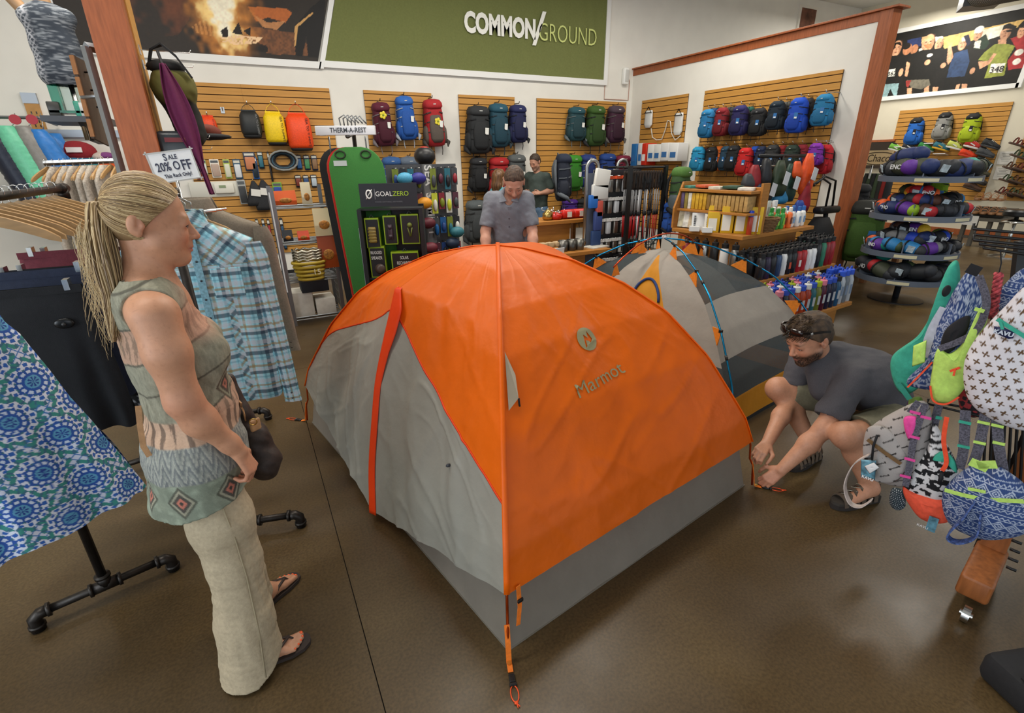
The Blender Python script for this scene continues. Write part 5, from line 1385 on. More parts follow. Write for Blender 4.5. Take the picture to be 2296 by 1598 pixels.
for q in (-1,1):
 P=[Vector((-.80,2.03,0))+Vector((math.cos(.62),math.sin(.62),0))*(-.05+q*.085-q*.015*k)+Vector((0,.0+.03*k*.3,1.36+.055*k)) for k in range(4)]
 MB().strip(P,.05,.006,(math.cos(.62),math.sin(.62),0)).build('shoulder_strap',mat('dress_strap','4a78b0',.8,nz=.5,nscale=120),d,world= True)
def skirt(label,y,col,z0,z1,w0,w1,x=-.815,ang=-.05,m= None,colfn= None,g= None,nu=72):
 t=thing('skirt',label,'skirt',(x,y,z1),group=g)
 drape('skirt_body',(x,y,0),ang,[(z0,w0,.016,.03),(z0-.08,w0*1.05,.024,.03),(z1,w1,.035,.03)],m or fab(col),t,colfn,nu,60,(5,.3,y*9),int(y*50))
 b=MB();ux=Vector((math.cos(ang),math.sin(ang),0))
 b.strip([Vector((x+.03,y,z0-.012))+ux*q*w0*1.01+Vector((-ux.y,ux.x,0))*-.019 for q in np.linspace(-1,1,9)],.03,.003,(0,0,1));b.build('waistband',m if m and not colfn else fab(col),t,world= True)
 for q in (-.75,.75):MB().box(Vector((x+.03,y,z0+.004))+ux*q*w0,(.018,.045,.04)).build('hanger_clip',CHROME,t,world= True)
 return t
sk=skirt('long plain black skirt with a dark oval tag, just behind the medallion dress',2.44,'17181b',1.33,.72,.17,.21)
MB().ell((-.70,2.405,1.19),(.032,.007,.020),16,8).build('security_tag',plas('141414',.3),sk,True,world= True)
MB().ell((-.70,2.397,1.188),(.008,.006,.008),10,6).build('tag_stud',plas('2c2c2c',.3),sk,True,world= True)
skirt('navy denim skirt hanging behind the plain black skirt',2.60,'252d42',1.37,.80,.185,.20)
skirt('second plain black skirt between the denim skirt and the print skirt',2.74,'1a1b1f',1.35,.74,.19,.22)
def geo(s,z,st):
 c=flat(s.shape,'15161a');u=(s/.03)%1;v=((z+.012*np.sign(np.sin(s/.03*PI)))/.032)%1
 return mixc(c,'9a9ca2',((np.abs(u-.5)<.05)&(v<.5))|((np.abs(v-.5)<.05)&(np.abs(u-.5)<.4)))
skirt('black skirt with a small grey geometric print below the rack',2.92,'15161a',1.33,.60,.19,.24,colfn=geo,m=VC('geo_print'),nu=160)
skirt('burgundy patterned skirt near the far end of the pipe rack',3.10,'6b2a35',1.38,.75,.19,.21)
skirt('black slip skirt at the far end of the pipe rack',3.24,'1c1a1c',1.36,.70,.18,.21)
# pipe rack B with the plaid shirt
SA=Vector((-.27,2.40,0));SB=Vector((-.36,3.75,0))
pipe_rack('black pipe clothes rack holding the plaid shirt, behind the woman',SA,SB,1.60,.235,(.95,-.25,0))
def plaid(s,z,st,rot=0.0):
 if rot:a,b=(s+z)*.7071,(z-s)*.7071
 else:a,b=s,z
 c=flat(s.shape,'a2dbe6');P=.10
 for q in (a,b):
  u=(q/P)%1
  for lo,hi,col,k in ((.0,.17,'26344a',.74),(.17,.30,'cfc3c6',.45),(.36,.47,'9c7c3e',.70),(.55,.72,'cfc6cc',.45),(.80,.88,'3b86a0',.4)):
   c=mixc(c,col,k*((u>=lo)&(u<hi)))
 return c*(1+.04*vnoise(s*300,z*300)[...,None])
PLM=VC('plaid_cotton',.8)
def shirt(label,c,ang,colfn,m,w=.235,z0=1.475,z1=.82,sleeve=.60,name='shirt',spread=.10,btn='3a3f45',yoke= True):
 t=thing(name,label,'shirt' if name=='shirt' else 'jacket',(c[0],c[1],z1))
 ux=Vector((math.cos(ang),math.sin(ang),0));uy=Vector((-ux.y,ux.x,0));c=Vector((c[0],c[1],0))
 def cf(s,z,st):
  a=colfn(s,z,st)
  if yoke:y=colfn(s,z,st,1.0);mk=((z>z0-.155)|((np.abs(s)<.12)&(np.abs(s)>.09)))[...,None];a=np.where(mk,y,a)
  return a
 drape('shirt_body',c,ang,[(z0+.03,.07,.045,0),(z0,.13,.052,0),(z0-.03,.19,.055,0),(z0-.06,w,.055,0),(z0-.2,w*.97,.062,0),(z1+.05,w*1.02,.07,0),(z1,w*.95,.065,0)],m,t,cf if colfn else None,300 if colfn else 80,220 if colfn else 60,(5,.16,.4),5)
 for q in (-1,1):
  n,k=(60,160) if colfn else (20,40)
  U,V=UV(n,k);th=U*2*PI;L=sleeve*V
  p0=c+ux*q*(w-.02)+Vector((0,0,z0-.075))
  r=np.interp(V,[0,.08,.3,.88,.92,1],[.05,.062,.052,.044,.042,.045])
  cx=q*spread*(V**.7)+0;cz=-L
  x=cx+r*np.cos(th)*.9;y=r*np.sin(th)*.62+.004*vnoise(th*2,V*9,3)-.02*V
  P=np.array(p0)+x[...,None]*np.array(ux)+y[...,None]*np.array(uy);P[...,2]+=cz+.008*vnoise(th,V*12,2)
  cc= None
  if colfn:cc=colfn(th*.05,P[...,2],th,1.0 if False else 0.0)
  surf('sleeve',P,m,t,col=cc,world= True,wrap= False)
  mm=MB();
  for k in range(2):mm.ell(p0+ux*(q*spread)+Vector((0,0,-sleeve+.025+k*.03))-uy*.052,(.005,.004,.005),8,5)
  mm.build('cuff_buttons',plas(btn),t,True,world= True)
  # collar, placket, pockets
 nc=24 if not colfn else 60
 U,V=UV(nc,8 if not colfn else 30);a=-PI*.5+(U-.5)*PI*1.75+PI
 rr=.062+.022*V;P=np.array(c)+(rr*np.sin(a)*1.1)[...,None]*np.array(ux)+(-rr*np.cos(a)*.8)[...,None]*np.array(uy)*-1
 P=np.array(c)+(rr*np.cos(a+PI/2)*1.15)[...,None]*np.array(ux)+(rr*np.sin(a+PI/2)*.8)[...,None]*np.array(uy);P[...,2]=z0+.075-.055*V-.02*np.abs(U-.5)*2*V
 surf('collar',P,m,t,col=colfn(a*.07,P[...,2]*1.0,a,1.0) if colfn else None,world= True,thick=.004)
 fy=-uy*.068
 mm=MB();mm.strip([c+fy*.95+ux*.012+Vector((0,0,z0-.01-k*(z0-z1)/8)) for k in range(9)],.03,.004,tuple(ux));mm.build('placket',mat('placket_'+label[:8],'86b2c0' if colfn else '8c8478',.85,nz=.3,nscale=90),t,world= True)
 for k in range(7):mm=MB();mm.ell(c+fy*1.0+ux*.012+Vector((0,0,z0-.05-k*.085)),(.005,.004,.005),8,5);mm.build('button',plas(btn),t,True,world= True)
 for q in (-1,1):
  U,V=UV(40 if colfn else 6,40 if colfn else 6);x=q*.115+(U-.5)*.12;P=np.array(c)+x[...,None]*np.array(ux)+np.array(fy)*1.02;P[...,2]=z0-.17-V*.13
  surf('chest_pocket',P,m,t,col=colfn(x+.02,P[...,2]+.01,x,0.0) if colfn else None,world= True,thick=.003)
 return t
place(HANG,None,(SA.x-.005,2.60,1.597),(0,0,-.12),'pale wooden hanger inside the plaid shirt','wooden hangers on the shirt rack')
shirt('light blue, navy and ochre plaid shirt hanging face-on behind the woman',(-.235,2.60),-.12,plaid,PLM,z0=1.495,z1=.665,w=.245,sleeve=.80,spread=.055)
place(HANG,None,(SA.x-.02,2.90,1.597),(0,0,-.12),'pale wooden hanger inside the taupe jacket','wooden hangers on the shirt rack')
shirt('taupe canvas shirt jacket hanging just behind the plaid shirt',(-.205,2.88),-.12,None,mat('taupe_canvas','847868',.9,nz=.12,nscale=120,bump=.35,bscale=260),z0=1.53,z1=.84,w=.26,sleeve=.66,name='jacket',btn='4a423a',spread=.06)
m=MB();mt=thing('clip_hanger','chrome clip hanger on the rail above the plaid shirt','hanger',(-.26,2.75,1.6))
for k in range(3):m.tube([(-.40+.03*k,2.72+.04*k,1.545),(-.12+.02*k,2.70+.04*k,1.555)],.006,8)
m.build('clip_bar',CHROME,mt,True,world= True)
m=MB()
for k in range(3):m.tube([(-.26+.02*k,2.71+.04*k,1.55),(-.26+.02*k,2.71+.04*k,1.59),(-.28,2.71+.04*k,1.625),(-.255,2.71+.04*k,1.63)],.003,6)
m.build('clip_hooks',CHROME,mt,True,world= True)
# sale sign in a clear holder on the shirt rack
sg=thing('sale_sign','white SALE 20% OFF card in a clear holder above the rack','sign',(-.36,2.95,1.62))
c0,c1,c3=onY(334,345,2.95),onY(428,333,2.95),onY(352,412,2.95)
ux,uy=(c1-c0),(c0-c3);wS,hS=ux.length*1.06,uy.length;cS=(c1+c3)/2;Fm=frame(cS,ux,uy)
mb=MB(Fm);mb.box((0,0,0),(wS,hS,.003));mb.build('card',plas('f0efec',.6),sg,world= True)
mb=MB(Fm);b=.006
for c,s in (((0,hS/2,0),(wS+.02,b,.007)),((0,-hS/2,0),(wS+.02,b,.007)),((wS/2,0,0),(b,hS+.02,.007)),((-wS/2,0,0),(b,hS+.02,.007))):mb.box(c,s)
mb.build('holder',plas('b9b6ae',.2),sg,world= True)
INKN=mat('ink_navy','3c3f52',.7)
def sgt(s,x,y,wd,hf=1.0,**k):
 me=text(s,.1,INKN,Matrix(),bold=.0015,raw= True,**k);xs=[v.co.x for v in me.vertices];a,b_=min(xs),max(xs);f=wd*wS/(b_-a)
 me.transform(Fm@Matrix.Translation((x*wS,y*hS,.003))@Matrix.Diagonal((f,f*hf,1,1))@Matrix.Translation((-(a+b_)/2,0,0)));link_mesh('lettering',me,[],sg,True)
sgt('S',-.125,.31,.075,1.3);sgt('ALE',.04,.30,.20,1.25);sgt('20% O',-.13,.0,.53,1.5);sgt('FF',.29,-.015,.22,1.35);sgt('This Rack Only!',.02,-.31,.62,1.3)
mb=MB();mb.tube([cS-uy*.5,cS-uy*.5+Vector((0,0,-.18)),Vector((-.33,2.95,1.6))],.005,6);mb.build('stand_rod',CHROME,sg,True,world= True)
# divider with end post (mirror of the one on the right) and the fittings on it
DX,DY=-.46,4.5
struct('trim_4',MB().bbox((DX-.215,DY,0),(DX-.004,DY+.14,3.45)),TRIMW,bevel=.004)
m=MB();m.bbox((DX-.03,DY+.14,0),(DX+.004,DY+.42,3.3));tag(m.build('display_board',SLAT),'thin edge of a tan board on the side of the wooden post','display board')
def wire_hook(label,base,d,L,group,name='wire_hook',up=(0,0,1)):
 t=thing(name,label,'hook',base,group=group);base,d,up=Vector(base),Vector(d),Vector(up);sd=d.cross(up)
 m=MB();m.tube([base,base+d*L,base+d*(L+.012)+up*.02],.0028,6);m.build('arm',CHROME,t,True,world= True)
 m=MB();m.box(base+d*.004,(.006 if abs(d.x)>.5 else .028,.028 if abs(d.x)>.5 else .006,.06));m.build('back_plate',CHROME,t,world= True)
 return t
for i,(y,z) in enumerate(((4.72,2.50),(4.72,2.41),(4.80,1.94),(4.80,1.86))):
 wire_hook(['upper chrome peg holding the olive pack','lower chrome peg under the olive pack strap','upper chrome peg over the packaged sack','lower chrome peg beside the packaged sack'][i],(DX+.004,y,z),(1,0,0),.30,'pegs on the divider')
def sack_olive():
 t=thing('lumbar_pack','olive and black pack hanging high on the wooden post','backpack',(DX+.16,4.72,1.9))
 S=SDF((DX,4.3,1.85),(DX+.5,5.1,2.75),.008)
 S.ell((DX+.16,4.72,2.28),(.145,.14,.135),.03);S.cone((DX+.15,4.74,2.28),(DX+.20,4.78,1.98),.11,.10,.04);S.wrinkle(.006,(16,16,16),4)
 def cf(V):
  c=np.ones((len(V),3))*np.array(lin('5e5a28'));c=tint(c,sstep(2.20,2.17,V[:,2]+.02*np.sin(V[:,0]*30)),'23231f'); return tint(c,sstep(2.36,2.38,V[:,2]),'1d1d1b')
 sdf_obj('pack_body',S,VC('pack_cloth'),t,cf)
 m=MB();m.strip([(DX+.03,4.70,2.38),(DX+.08,4.66,2.50),(DX+.15,4.64,2.53),(DX+.22,4.62,2.46),(DX+.29,4.62,2.33)],.05,.012,(0,1,0));m.build('carry_strap',fab('1a1a1a'),t,world= True)
 m=MB();m.ell((DX+.14,4.70,2.40),(.12,.09,.05),14,8);m.build('top_roll',fab('1c1c1b'),t,True,world= True)
 s2=thing('scarf','maroon cloth hanging in a long fold from the post pegs','scarf',(DX+.15,4.55,1.6))
 U,V=UV(30,60);x=DX+.135+.12*V+(U-.5)*(.03+.13*np.sin(np.clip(V*1.3,0,1)*PI)*(1-.3*V));z=2.40-.86*V;y=4.54+.02*np.sin(U*9)+.0*V
 surf('cloth',np.stack([x,y,z],-1),fab('5c1740'),s2,world= True,thick=.006)
 m=MB();m.tube([(DX+.135,4.55,2.38),(DX+.12,4.6,2.48)],.010,8);m.build('toggle',plas('1c1c1e'),s2,world= True)
 s3=thing('packaged_sack','dark grey packaged stuff sack in clear wrap under the olive pack','packet',(DX+.14,4.7,1.68))
 m=MB();m.rbox((DX+.10,4.62,1.83),(.23,.12,.30),.03);m.build('packet',mat('packet_grey','2f3438',.25,nz=.2,nscale=9),s3,auto=50,world= True)
 m=MB();m.box((DX+.10,4.556,1.92),(.13,.004,.03));m.build('label_strip',plas('6a2024'),s3,world= True)
 m=MB();m.box((DX+.11,4.556,1.79),(.05,.004,.02));m.build('label_print',plas('b8b2a8'),s3,world= True)
 s4=thing('cap','rust and black soft cap on the lower post peg','cap',(DX+.36,4.9,1.95))
 m=MB();m.ell((DX+.30,4.95,1.99),(.10,.09,.06),14,8);m.build('crown',fab('6e2f1e'),s4,True,world= True)
 m=MB();m.ell((DX+.32,4.88,1.955),(.15,.08,.025),14,6);m.build('brim',fab('17161a'),s4,True,world= True)
sack_olive()
# steel frame with the brown peg board, left of the divider
st=thing('display_stand','grey steel frame display standing left of the wooden post','display stand',(-.80,4.5,0))
fa,fb=onY(205,105,4.55),onY(272,370,4.55)
xx=(fa.x+fb.x)/2-.02
for n,(p,q) in enumerate((((xx,4.55,0),(xx,4.55,fa.z)),((xx+.16,4.75,0),(xx+.16,4.75,fa.z-.0)),((xx,4.55,fa.z),(xx+.16,4.75,fa.z)))):
 m=MB();m.tube([p,q],.028,4);m.build('frame_bar',STEEL,st,world= True)
bd_=thing('peg_board','brown display board with black hooks beside the steel frame','display board',(xx-.12,4.75,1.9))
tl,tr,bl,br=onY(163,122,4.7),onY(213,150,5.6),onY(212,310,4.7),onY(248,328,5.6)
b=MB();b.loft([[tl,tr,br,bl],[p+Vector((-.02,.01,0)) for p in (tl,tr,br,bl)]]);b.build('board',fab('5a4a3e'),bd_,world= True)
for k in range(4):
 p0=tl.lerp(bl,k/4+.01);p1=tl.lerp(bl,(k+1)/4-.02);m=MB();m.loft([[p0+Vector((-.022,0,0)),p0+Vector((.005,-.012,0)),p1+Vector((.005,-.012,0)),p1+Vector((-.022,0,0))],[p0+Vector((-.022,.03,0)),p0+Vector((.005,.018,0)),p1+Vector((.005,.018,0)),p1+Vector((-.022,.03,0))]]);m.build('edge_block',mat('edge_wood','96602e',.5,nz=.15,nscale=20),bd_,world= True)
m=MB();m.tube([tl.lerp(bl,.5)+Vector((-.01,0,0)),Vector((xx,4.58,tl.lerp(bl,.5).z))],.012,6);m.build('support_arm',STEEL,bd_,True,world= True)
for k in range(3):p=tl.lerp(br,.35+.1*k)+Vector((.02,-.04,.12-.05*k));m=MB();m.tube([p,p+Vector((.05,-.03,0)),p+Vector((.07,-.04,.03))],.007,6);m.build('hook',plas('171717'),bd_,True,world= True)
# wall rail with padded jackets
rail=thing('garment_rail','grey wall rail carrying three padded jackets','rail',(-2.6,8.5,2.32))
ra,rb=onY(-40,262,8.45),onY(85,264,8.45)
m=MB();m.tube([ra,rb,rb+Vector((.06,.45,-.05))],.018,4);m.build('bar',STEEL,rail,world= True)
ws=thing('wall_standard','wooden slotted upright with a grey cap on the back wall','wall standard',(-2.15,YB,1.5))
pa,pb=onY(70,232,YB-.03),onY(115,400,YB-.03)
m=MB();m.bbox((pa.x-.07,YB-.04,1.35),(pa.x+.07,YB,pa.z));m.build('upright',mat('upright_wood','b88748',.5,nz=.12,nscale=10),ws,world= True)
m=MB();m.bbox((pa.x-.075,YB-.045,pa.z),(pa.x+.075,YB,pa.z+.12));m.build('cap',STEEL,ws,world= True)
m=MB()
for q in (-.025,.025):
 for k in range(14):m.bbox((pa.x+q-.006,YB-.043,pa.z-.12-k*.05),(pa.x+q+.006,YB-.039,pa.z-.09-k*.05))
m.build('slots',plas('2a2018'),ws,world= True)
for i,(px,py,w,L,col,lab) in enumerate(((-30,285,.12,1.0,'1d2436','navy padded jacket at the left frame edge'),(12,282,.13,1.12,'6fc9a2','mint green padded jacket on the wall rail'),(50,282,.11,1.05,'8a8782','grey padded jacket between the mint and blue ones'),(84,290,.11,.90,'2f7ac6','bright blue padded jacket at the end of the wall rail'))):
 p=onY(px,py,8.35);t=thing('padded_jacket',lab,'jacket',(p.x,8.35,p.z-L),group='padded jackets on the wall rail')
 n=int(L/.055);rings=[];off=.20
 for k in range(n*4+1):
  z=p.z-L*k/(n*4);q=k/(n*4);r=w*(.55+.45*math.sin(min(q*5,1)*PI/2))*(1-.12*abs(math.sin(k*PI/4))**.5+.06)
  puff=.012*abs(math.sin(k*PI/4))
  rings.append([(p.x+.22*q+(r+puff)*math.cos(a)*(1+.05*math.sin(5*a+k)),8.35+(r*.85+puff)*math.sin(a),z) for a in [2*PI*j/16 for j in range(16)]])
 m=MB();m.loft(rings);m.build('sleeve',mat('puffy_'+col,col,.4,nz=.08,nscale=30,bump=.4,bscale=40),t,True,world= True)
 m=MB();rings=[[(p.x+.05+.2*q+(w*.8)*math.cos(a),8.66+w*.8*math.sin(a),p.z-.03-L*1.0*q) for a in [2*PI*j/14 for j in range(14)]] for q in np.linspace(0,1,8)]
 m.loft(rings);m.build('jacket_body',mat('puffy_'+col,col,.4),t,True,world= True)
 if i:
  q=onY(px+22 if i<3 else px+8,268,8.40);m=MB();m.tube([(q.x,8.45,q.z+.07),(q.x,8.42,q.z),(p.x+.05,8.38,p.z)],.005,6);m.build('hanger_hook',CHROME,t,True,world= True)
  if i<3:m=MB();m.tube([(q.x,8.405,q.z),(q.x,8.39,q.z)],.055,16);m.build('size_disc',plas('a8202c',.4),t,world= True)
  # cream knits on the far silver bar
kr=thing('garment_rail','silver bar of wooden hangers with cream knits','rail',(-1.2,6,1.77))
ka,kb=onY(98,366,6.0),onY(268,360,6.0)
m=MB();m.tube([ka,kb],.022,4);m.build('bar',STEEL,kr,world= True)
for i in range(12):
 p=ka.lerp(kb,.03+i*.082+.01*(i%3));
 place(HANG,None,(p.x,5.99,p.z-.003),(0,0,1.25+.12*(i%3)),'wooden hanger, %s from the left on the silver bar'%ords[i],'wooden hangers on the silver bar',1.0)
 if i in (1,3,4,6,7,9):
  t=thing('knit_sweater','cream knitted sweater on the %s hanger of the silver bar'%ords[i],'sweater',(p.x,6,p.z-.8),group='cream knits on the silver bar')
  drape('knit_body',(p.x+.01,5.97,0),1.25,[(p.z-.03,.05,.02,0),(p.z-.09,.14,.025,0),(p.z-.16,.21,.03,0),(p.z-.45,.22,.035,0),(p.z-.75,.23,.035,0)],mat('cream_knit','b5aa9c',.95,nz=.25,nscale=60,bump=.8,bscale=80),t,None,30,24,(4,.2,i),i)
  m=MB();m.tube([(p.x+.075*math.cos(a)*.5,5.96+.075*math.sin(a),p.z-.075-.02*abs(math.sin(a))) for a in [2*PI*k/14 for k in range(14)]],.006,6,closed= True);m.build('neck_band',fab('7d3a34'),t,True,world= True)
sh=thing('wall_shelf','dark grey metal shelf under the glass stand','shelf',(-1.6,6.6,2.2))
sa,sb=onY(88,258,6.3),onY(205,258,6.3)
m=MB();m.bbox((sa.x,6.3,sa.z-.05),(sb.x+.1,6.95,sa.z));m.build('shelf_board',plas('4a4d54',.5),sh,world= True)
m=MB();m.prism([(6.35,sa.z-.05),(6.95,sa.z-.05),(6.95,sa.z-.22),(6.6,sa.z-.2)],.04,(sa.x+.25,0,0),(0,1,0),(0,0,1));m.build('bracket',plas('33353a',.5),sh,world= True)
gl=thing('glass_stand','green edged glass display stand on the grey shelf','glass stand',(-1.4,6.5,sa.z))
g0,g1=onY(103,138,6.45),onY(150,255,6.45)
GL=mat('green_glass','2f9f7c',.05,trans=.75,ior=1.5);GLc=mat('clear_glass','cfe0da',.05,trans=.9,ior=1.45)
m=MB();m.box(((g0.x+g1.x)/2-.02,6.45,(g0.z+g1.z)/2+.0),(.07,.10,g0.z-g1.z));m.build('edge_panel',GL,gl,world= True)
m=MB();m.box(((g0.x+g1.x)/2+.10,6.47,(g0.z+g1.z)/2-.03),(.17,.02,g0.z-g1.z-.1));m.build('clear_panel',GLc,gl,world= True)
m=MB();m.box(((g0.x+g1.x)/2+.08,6.50,g1.z+.012),(.34,.26,.02));m.build('base_plate',GL,gl,world= True)
for lab,px0,px1,h,col in (('foil wrapped dark box on the grey shelf',112,140,.12,'3b3a36'),('small teal box on the grey shelf',172,185,.13,'46a58c'),('white packet on the grey shelf',183,194,.12,'d8d8d4')):
 a,b_=onY(px0,256,6.4),onY(px1,256,6.4);m=MB();m.rbox(((a.x+b_.x)/2,6.42,sa.z+h/2),(b_.x-a.x,.1,h),.008);o=m.build('box',mat('box_'+col,col,.35,nz=.3,nscale=14),auto=50);tag(o,lab,'box')
 # folded stock on the low shelf below
fs=thing('wall_shelf','grey shelf edge below the folded garments','shelf',(-1.4,8.6,1.55))
fa_,fb_=onY(115,392,8.6),onY(270,392,8.6)
m=MB();m.bbox((fa_.x,8.6,fa_.z-.04),(fb_.x+.3,8.94,fa_.z));m.build('shelf_board',STEEL,fs,world= True)
m=MB();m.bbox((fa_.x,8.9,fa_.z+.45),(fb_.x+.3,8.945,fa_.z+.54));m.build('back_rail',STEEL,fs,world= True)
for px,py,w,h,col,lab in ((122,372,.30,.16,'7a1f2b','dark red folded top at the left of the low shelf'),(140,352,.22,.20,'6b1a24','dark red stuff sack on the low shelf'),(172,340,.42,.26,'8a1d26','red duffel with a white mark on the folded pile'),(175,366,.46,.22,'3f7596','blue folded fleece under the red duffel'),(205,372,.30,.24,'2c7f86','teal folded fleece on the low shelf'),(226,352,.2,.12,'c9b8ae','pale speckled folded top'),(240,372,.26,.26,'d8561e','orange folded jacket at the right of the pile'),(238,350,.2,.10,'7c3f7a','violet folded scarf on top of the orange jacket'),(222,392,.4,.06,'a01f5c','magenta folded top under the pile')):
 p=onY(px,py,8.66);m=MB();m.ell((p.x,8.68,p.z),(w/2,.12,h/2),16,10);o=m.build('folded_garment',fab(col),None,True);tag(o,lab,'garment','folded garments on the low shelf')
 if 'white mark' in lab:q=MB();q.box((p.x,8.555,p.z+.02),(.16,.01,.06));q.build('printed_mark',plas('e6ddd8'),o)
 # headless mannequin in a knitted top
def mannequin():
 a,b_=onY(118,10,6.4),onY(135,165,6.4)
 t=thing('mannequin','headless mannequin torso wearing a blue-grey knitted top','mannequin',(b_.x,6.4,b_.z))
 x0,x1,z1,z0=a.x,b_.x,a.z,b_.z;H=z1-z0;cx= lambda q:x0+.0+(x1-x0)*0+.02
 cx=(x0+x1)/2-.02
 S=SDF((cx-.4,6.1,z0-.1),(cx+.4,6.7,z1+.35),.009)
 S.chain([(cx,6.4,z0),(cx,6.4,z0+H*.4),(cx,6.4,z1-.12)],[.15,.13,.14],.05,sq=((1,0,0),1.25));S.cone((cx-.14,6.4,z1-.1),(cx+.14,6.4,z1-.1),.06,.06,.06)
 S.wrinkle(.004,(14,14,10),2)
 def cf(V):
  n=vnoise(V[:,0]*26,V[:,2]*150,4);c=np.ones((len(V),3))*np.array(lin('39404a'));c=tint(c,np.clip(n,0,1),'9aa0a6')
  side_=sstep(cx-.08,cx-.14,V[:,0]);lace=(np.abs(((V[:,2]*22+V[:,1]*30)%1)-.5)<.15)|(np.abs(((V[:,2]*22-V[:,1]*30)%1)-.5)<.15); return tint(c,side_*lace*.8,'c5c6cc')
 sdf_obj('knit_top',S,VC('melange_knit',.95),t,cf)
 S=SDF((cx-.3,6.1,z1-.2),(cx+.3,6.7,z1+.4),.009);S.cone((cx,6.4,z1-.06),(cx,6.4,z1+.16),.062,.058,.02);S.cone((cx-.13,6.4,z1-.09),(cx-.2,6.38,z1+.02),.05,.048,.03)
 sdf_obj('torso_form',S,plas('b9936c',.4),t)
 m=MB();m.tube([(cx+.02,6.42,z0),(cx+.02,6.42,z0-.55)],.02,10);m.build('stand_pole',CHROME,t,True,world= True)
mannequin()
# ------------------------------------------------------------------ packs: prototypes, then copies with their own colours
def recolour(o,cm):
 for c in [o]+list(o.children_recursive):
  k=c.get('_c')
  if k and c.type=='MESH' and k in cm:c.material_slots[0].link='OBJECT';c.material_slots[0].material=cm[k]
def part(mb,name,t,key,col='808080',smooth= True,m= None,auto= None):
 o=mb.build(name,m or fab(col),t,smooth and not auto,auto=auto);o['_c']=key; return o
def sq(w,d,z,y=0,n=16,p=.6,x=0):
 return [(x+w*math.copysign(abs(math.cos(a))**p,math.cos(a)),y+d*math.copysign(abs(math.sin(a))**p,math.sin(a)),z) for a in [2*PI*k/n for k in range(n)]]
def make_pack(big):
 """origin at the top hang point, back against +y, front to -y; height 1"""
 t=thing('backpack' if not big else 'trekking_pack','pack','backpack')
 w=.21 if big else .27;d=.16 if big else .18;yc=-d
 m=MB();m.loft([sq(w*.55,d*.5,-.98,yc+.02),sq(w*.9,d*.85,-.95,yc),sq(w*1.02,d,-.82,yc),sq(w,d,-.62,yc),sq(w*.96,d*.92,-.60,yc),sq(w,d*.98,-.56,yc),sq(w*.97,d*.95,-.30,yc),sq(w*.9,d*.85,-.17,yc),sq(w*.55,d*.5,-.09 if big else -.04,yc)]);part(m,'pack_body',t,'a')
 m=MB()
 if big:m.loft([sq(w*.8,d*.9,-.22,yc-.01),sq(w*1.0,d*1.08,-.17,yc-.015),sq(w*.98,d*1.02,-.10,yc-.01),sq(w*.8,d*.75,-.035,yc),sq(w*.35,d*.35,-.012,yc)])
 else:m.loft([sq(w*.85,d*.8,-.22,yc-.03),sq(w*.82,d*.78,-.12,yc-.025),sq(w*.5,d*.5,-.03,yc-.01)])
 part(m,'lid',t,'b')
 m=MB();m.loft([sq(w*.45,.03,-.90,-2*d+.03),sq(w*.72,.055,-.82,-2*d+.02),sq(w*.74,.05,-.55,-2*d+.02),sq(w*.58,.035,-.36 if big else -.45,-2*d+.03),sq(w*.3,.01,-.30 if big else -.40,-2*d+.045)]);part(m,'front_pocket',t,'c')
 for q in (-1,1):
  m=MB();m.loft([sq(.03,d*.5,-.92,yc+.02,10,x=q*w),sq(.055,d*.7,-.80,yc,10,x=q*w),sq(.05,d*.65,-.62,yc,10,x=q*w),sq(.02,d*.45,-.55,yc,10,x=q*w*.97)]);part(m,'side_pocket',t,'c')
  m=MB()
  for z in (-.30,-.48,-.68):m.strip([(q*w*.45,-2*d-.006,z+.02),(q*w*.85,-1.85*d,z),(q*w*1.03,-d,z-.02),(q*w,-.3*d,z-.02)],.022,.006,(0,0,1))
  part(m,'compression_strap',t,'d','1c1d20',False)
  m=MB();m.tube([(q*w*.45,.0,-.14),(q*w*.75,.03,-.30),(q*w*.9,.02,-.55),(q*w*.8,-.03,-.85)],[.02,.035,.03,.012],8);part(m,'shoulder_strap',t,'d','1c1d20')
  if big:m=MB();m.tube([(q*w*.5,-.02,-.80),(q*w*1.15,-.08,-.83),(q*w*1.35,-.22,-.90),(q*w*1.1,-.30,-.99)],[.03,.05,.045,.015],8);part(m,'hip_belt',t,'d','1c1d20')
  m=MB();m.strip([(q*w*.6,-d*1.2,-.94),(q*w*.62,-d*1.25,-1.06),(q*w*.55,-d*1.2,-1.16)],.018,.005,(1,0,0));part(m,'dangling_strap',t,'d','1c1d20',False)
 m=MB();m.tube([(-.05,-.06,-.06),(-.03,-.045,.0),(.03,-.045,.0),(.05,-.06,-.06)],.011,6);part(m,'haul_loop',t,'e','1c1d20')
 m=MB();m.box((0,-2*d-.012 if not big else -2.08*d-.01,-.125 if big else -.16),(.06,.004,.018));part(m,'stitched_logo',t,'f','c8c8c4',False)
 tagx,tagy=(.10,-2*d-.045)
 m=MB();m.box((tagx,tagy,-.52),(.11 if not big else .075,.004,.17 if not big else .12),(0,.06,.1));part(m,'swing_tag',t,'g','2f6fae',False)
 m=MB();m.box((tagx,tagy-.004,-.57),(.075 if not big else .06,.003,.045),(0,.06,.1));part(m,'price_label',t,'h','e6e6e2',False)
 return t
BIG,DAY=make_pack( True),make_pack( False)
def pack(proto,top,H,rz,a,b,c,d,label,group,wide=1.0,g='2f6fae',e= None,tilt=0.0):
 o=place(proto,None,top,(0,tilt,rz),label,group,(H*wide,H,H))
 recolour(o,dict(a=fab(a),b=fab(b),c=fab(c),d=fab(d),e=fab(e or d),g=plas(g,.5)))
 return o
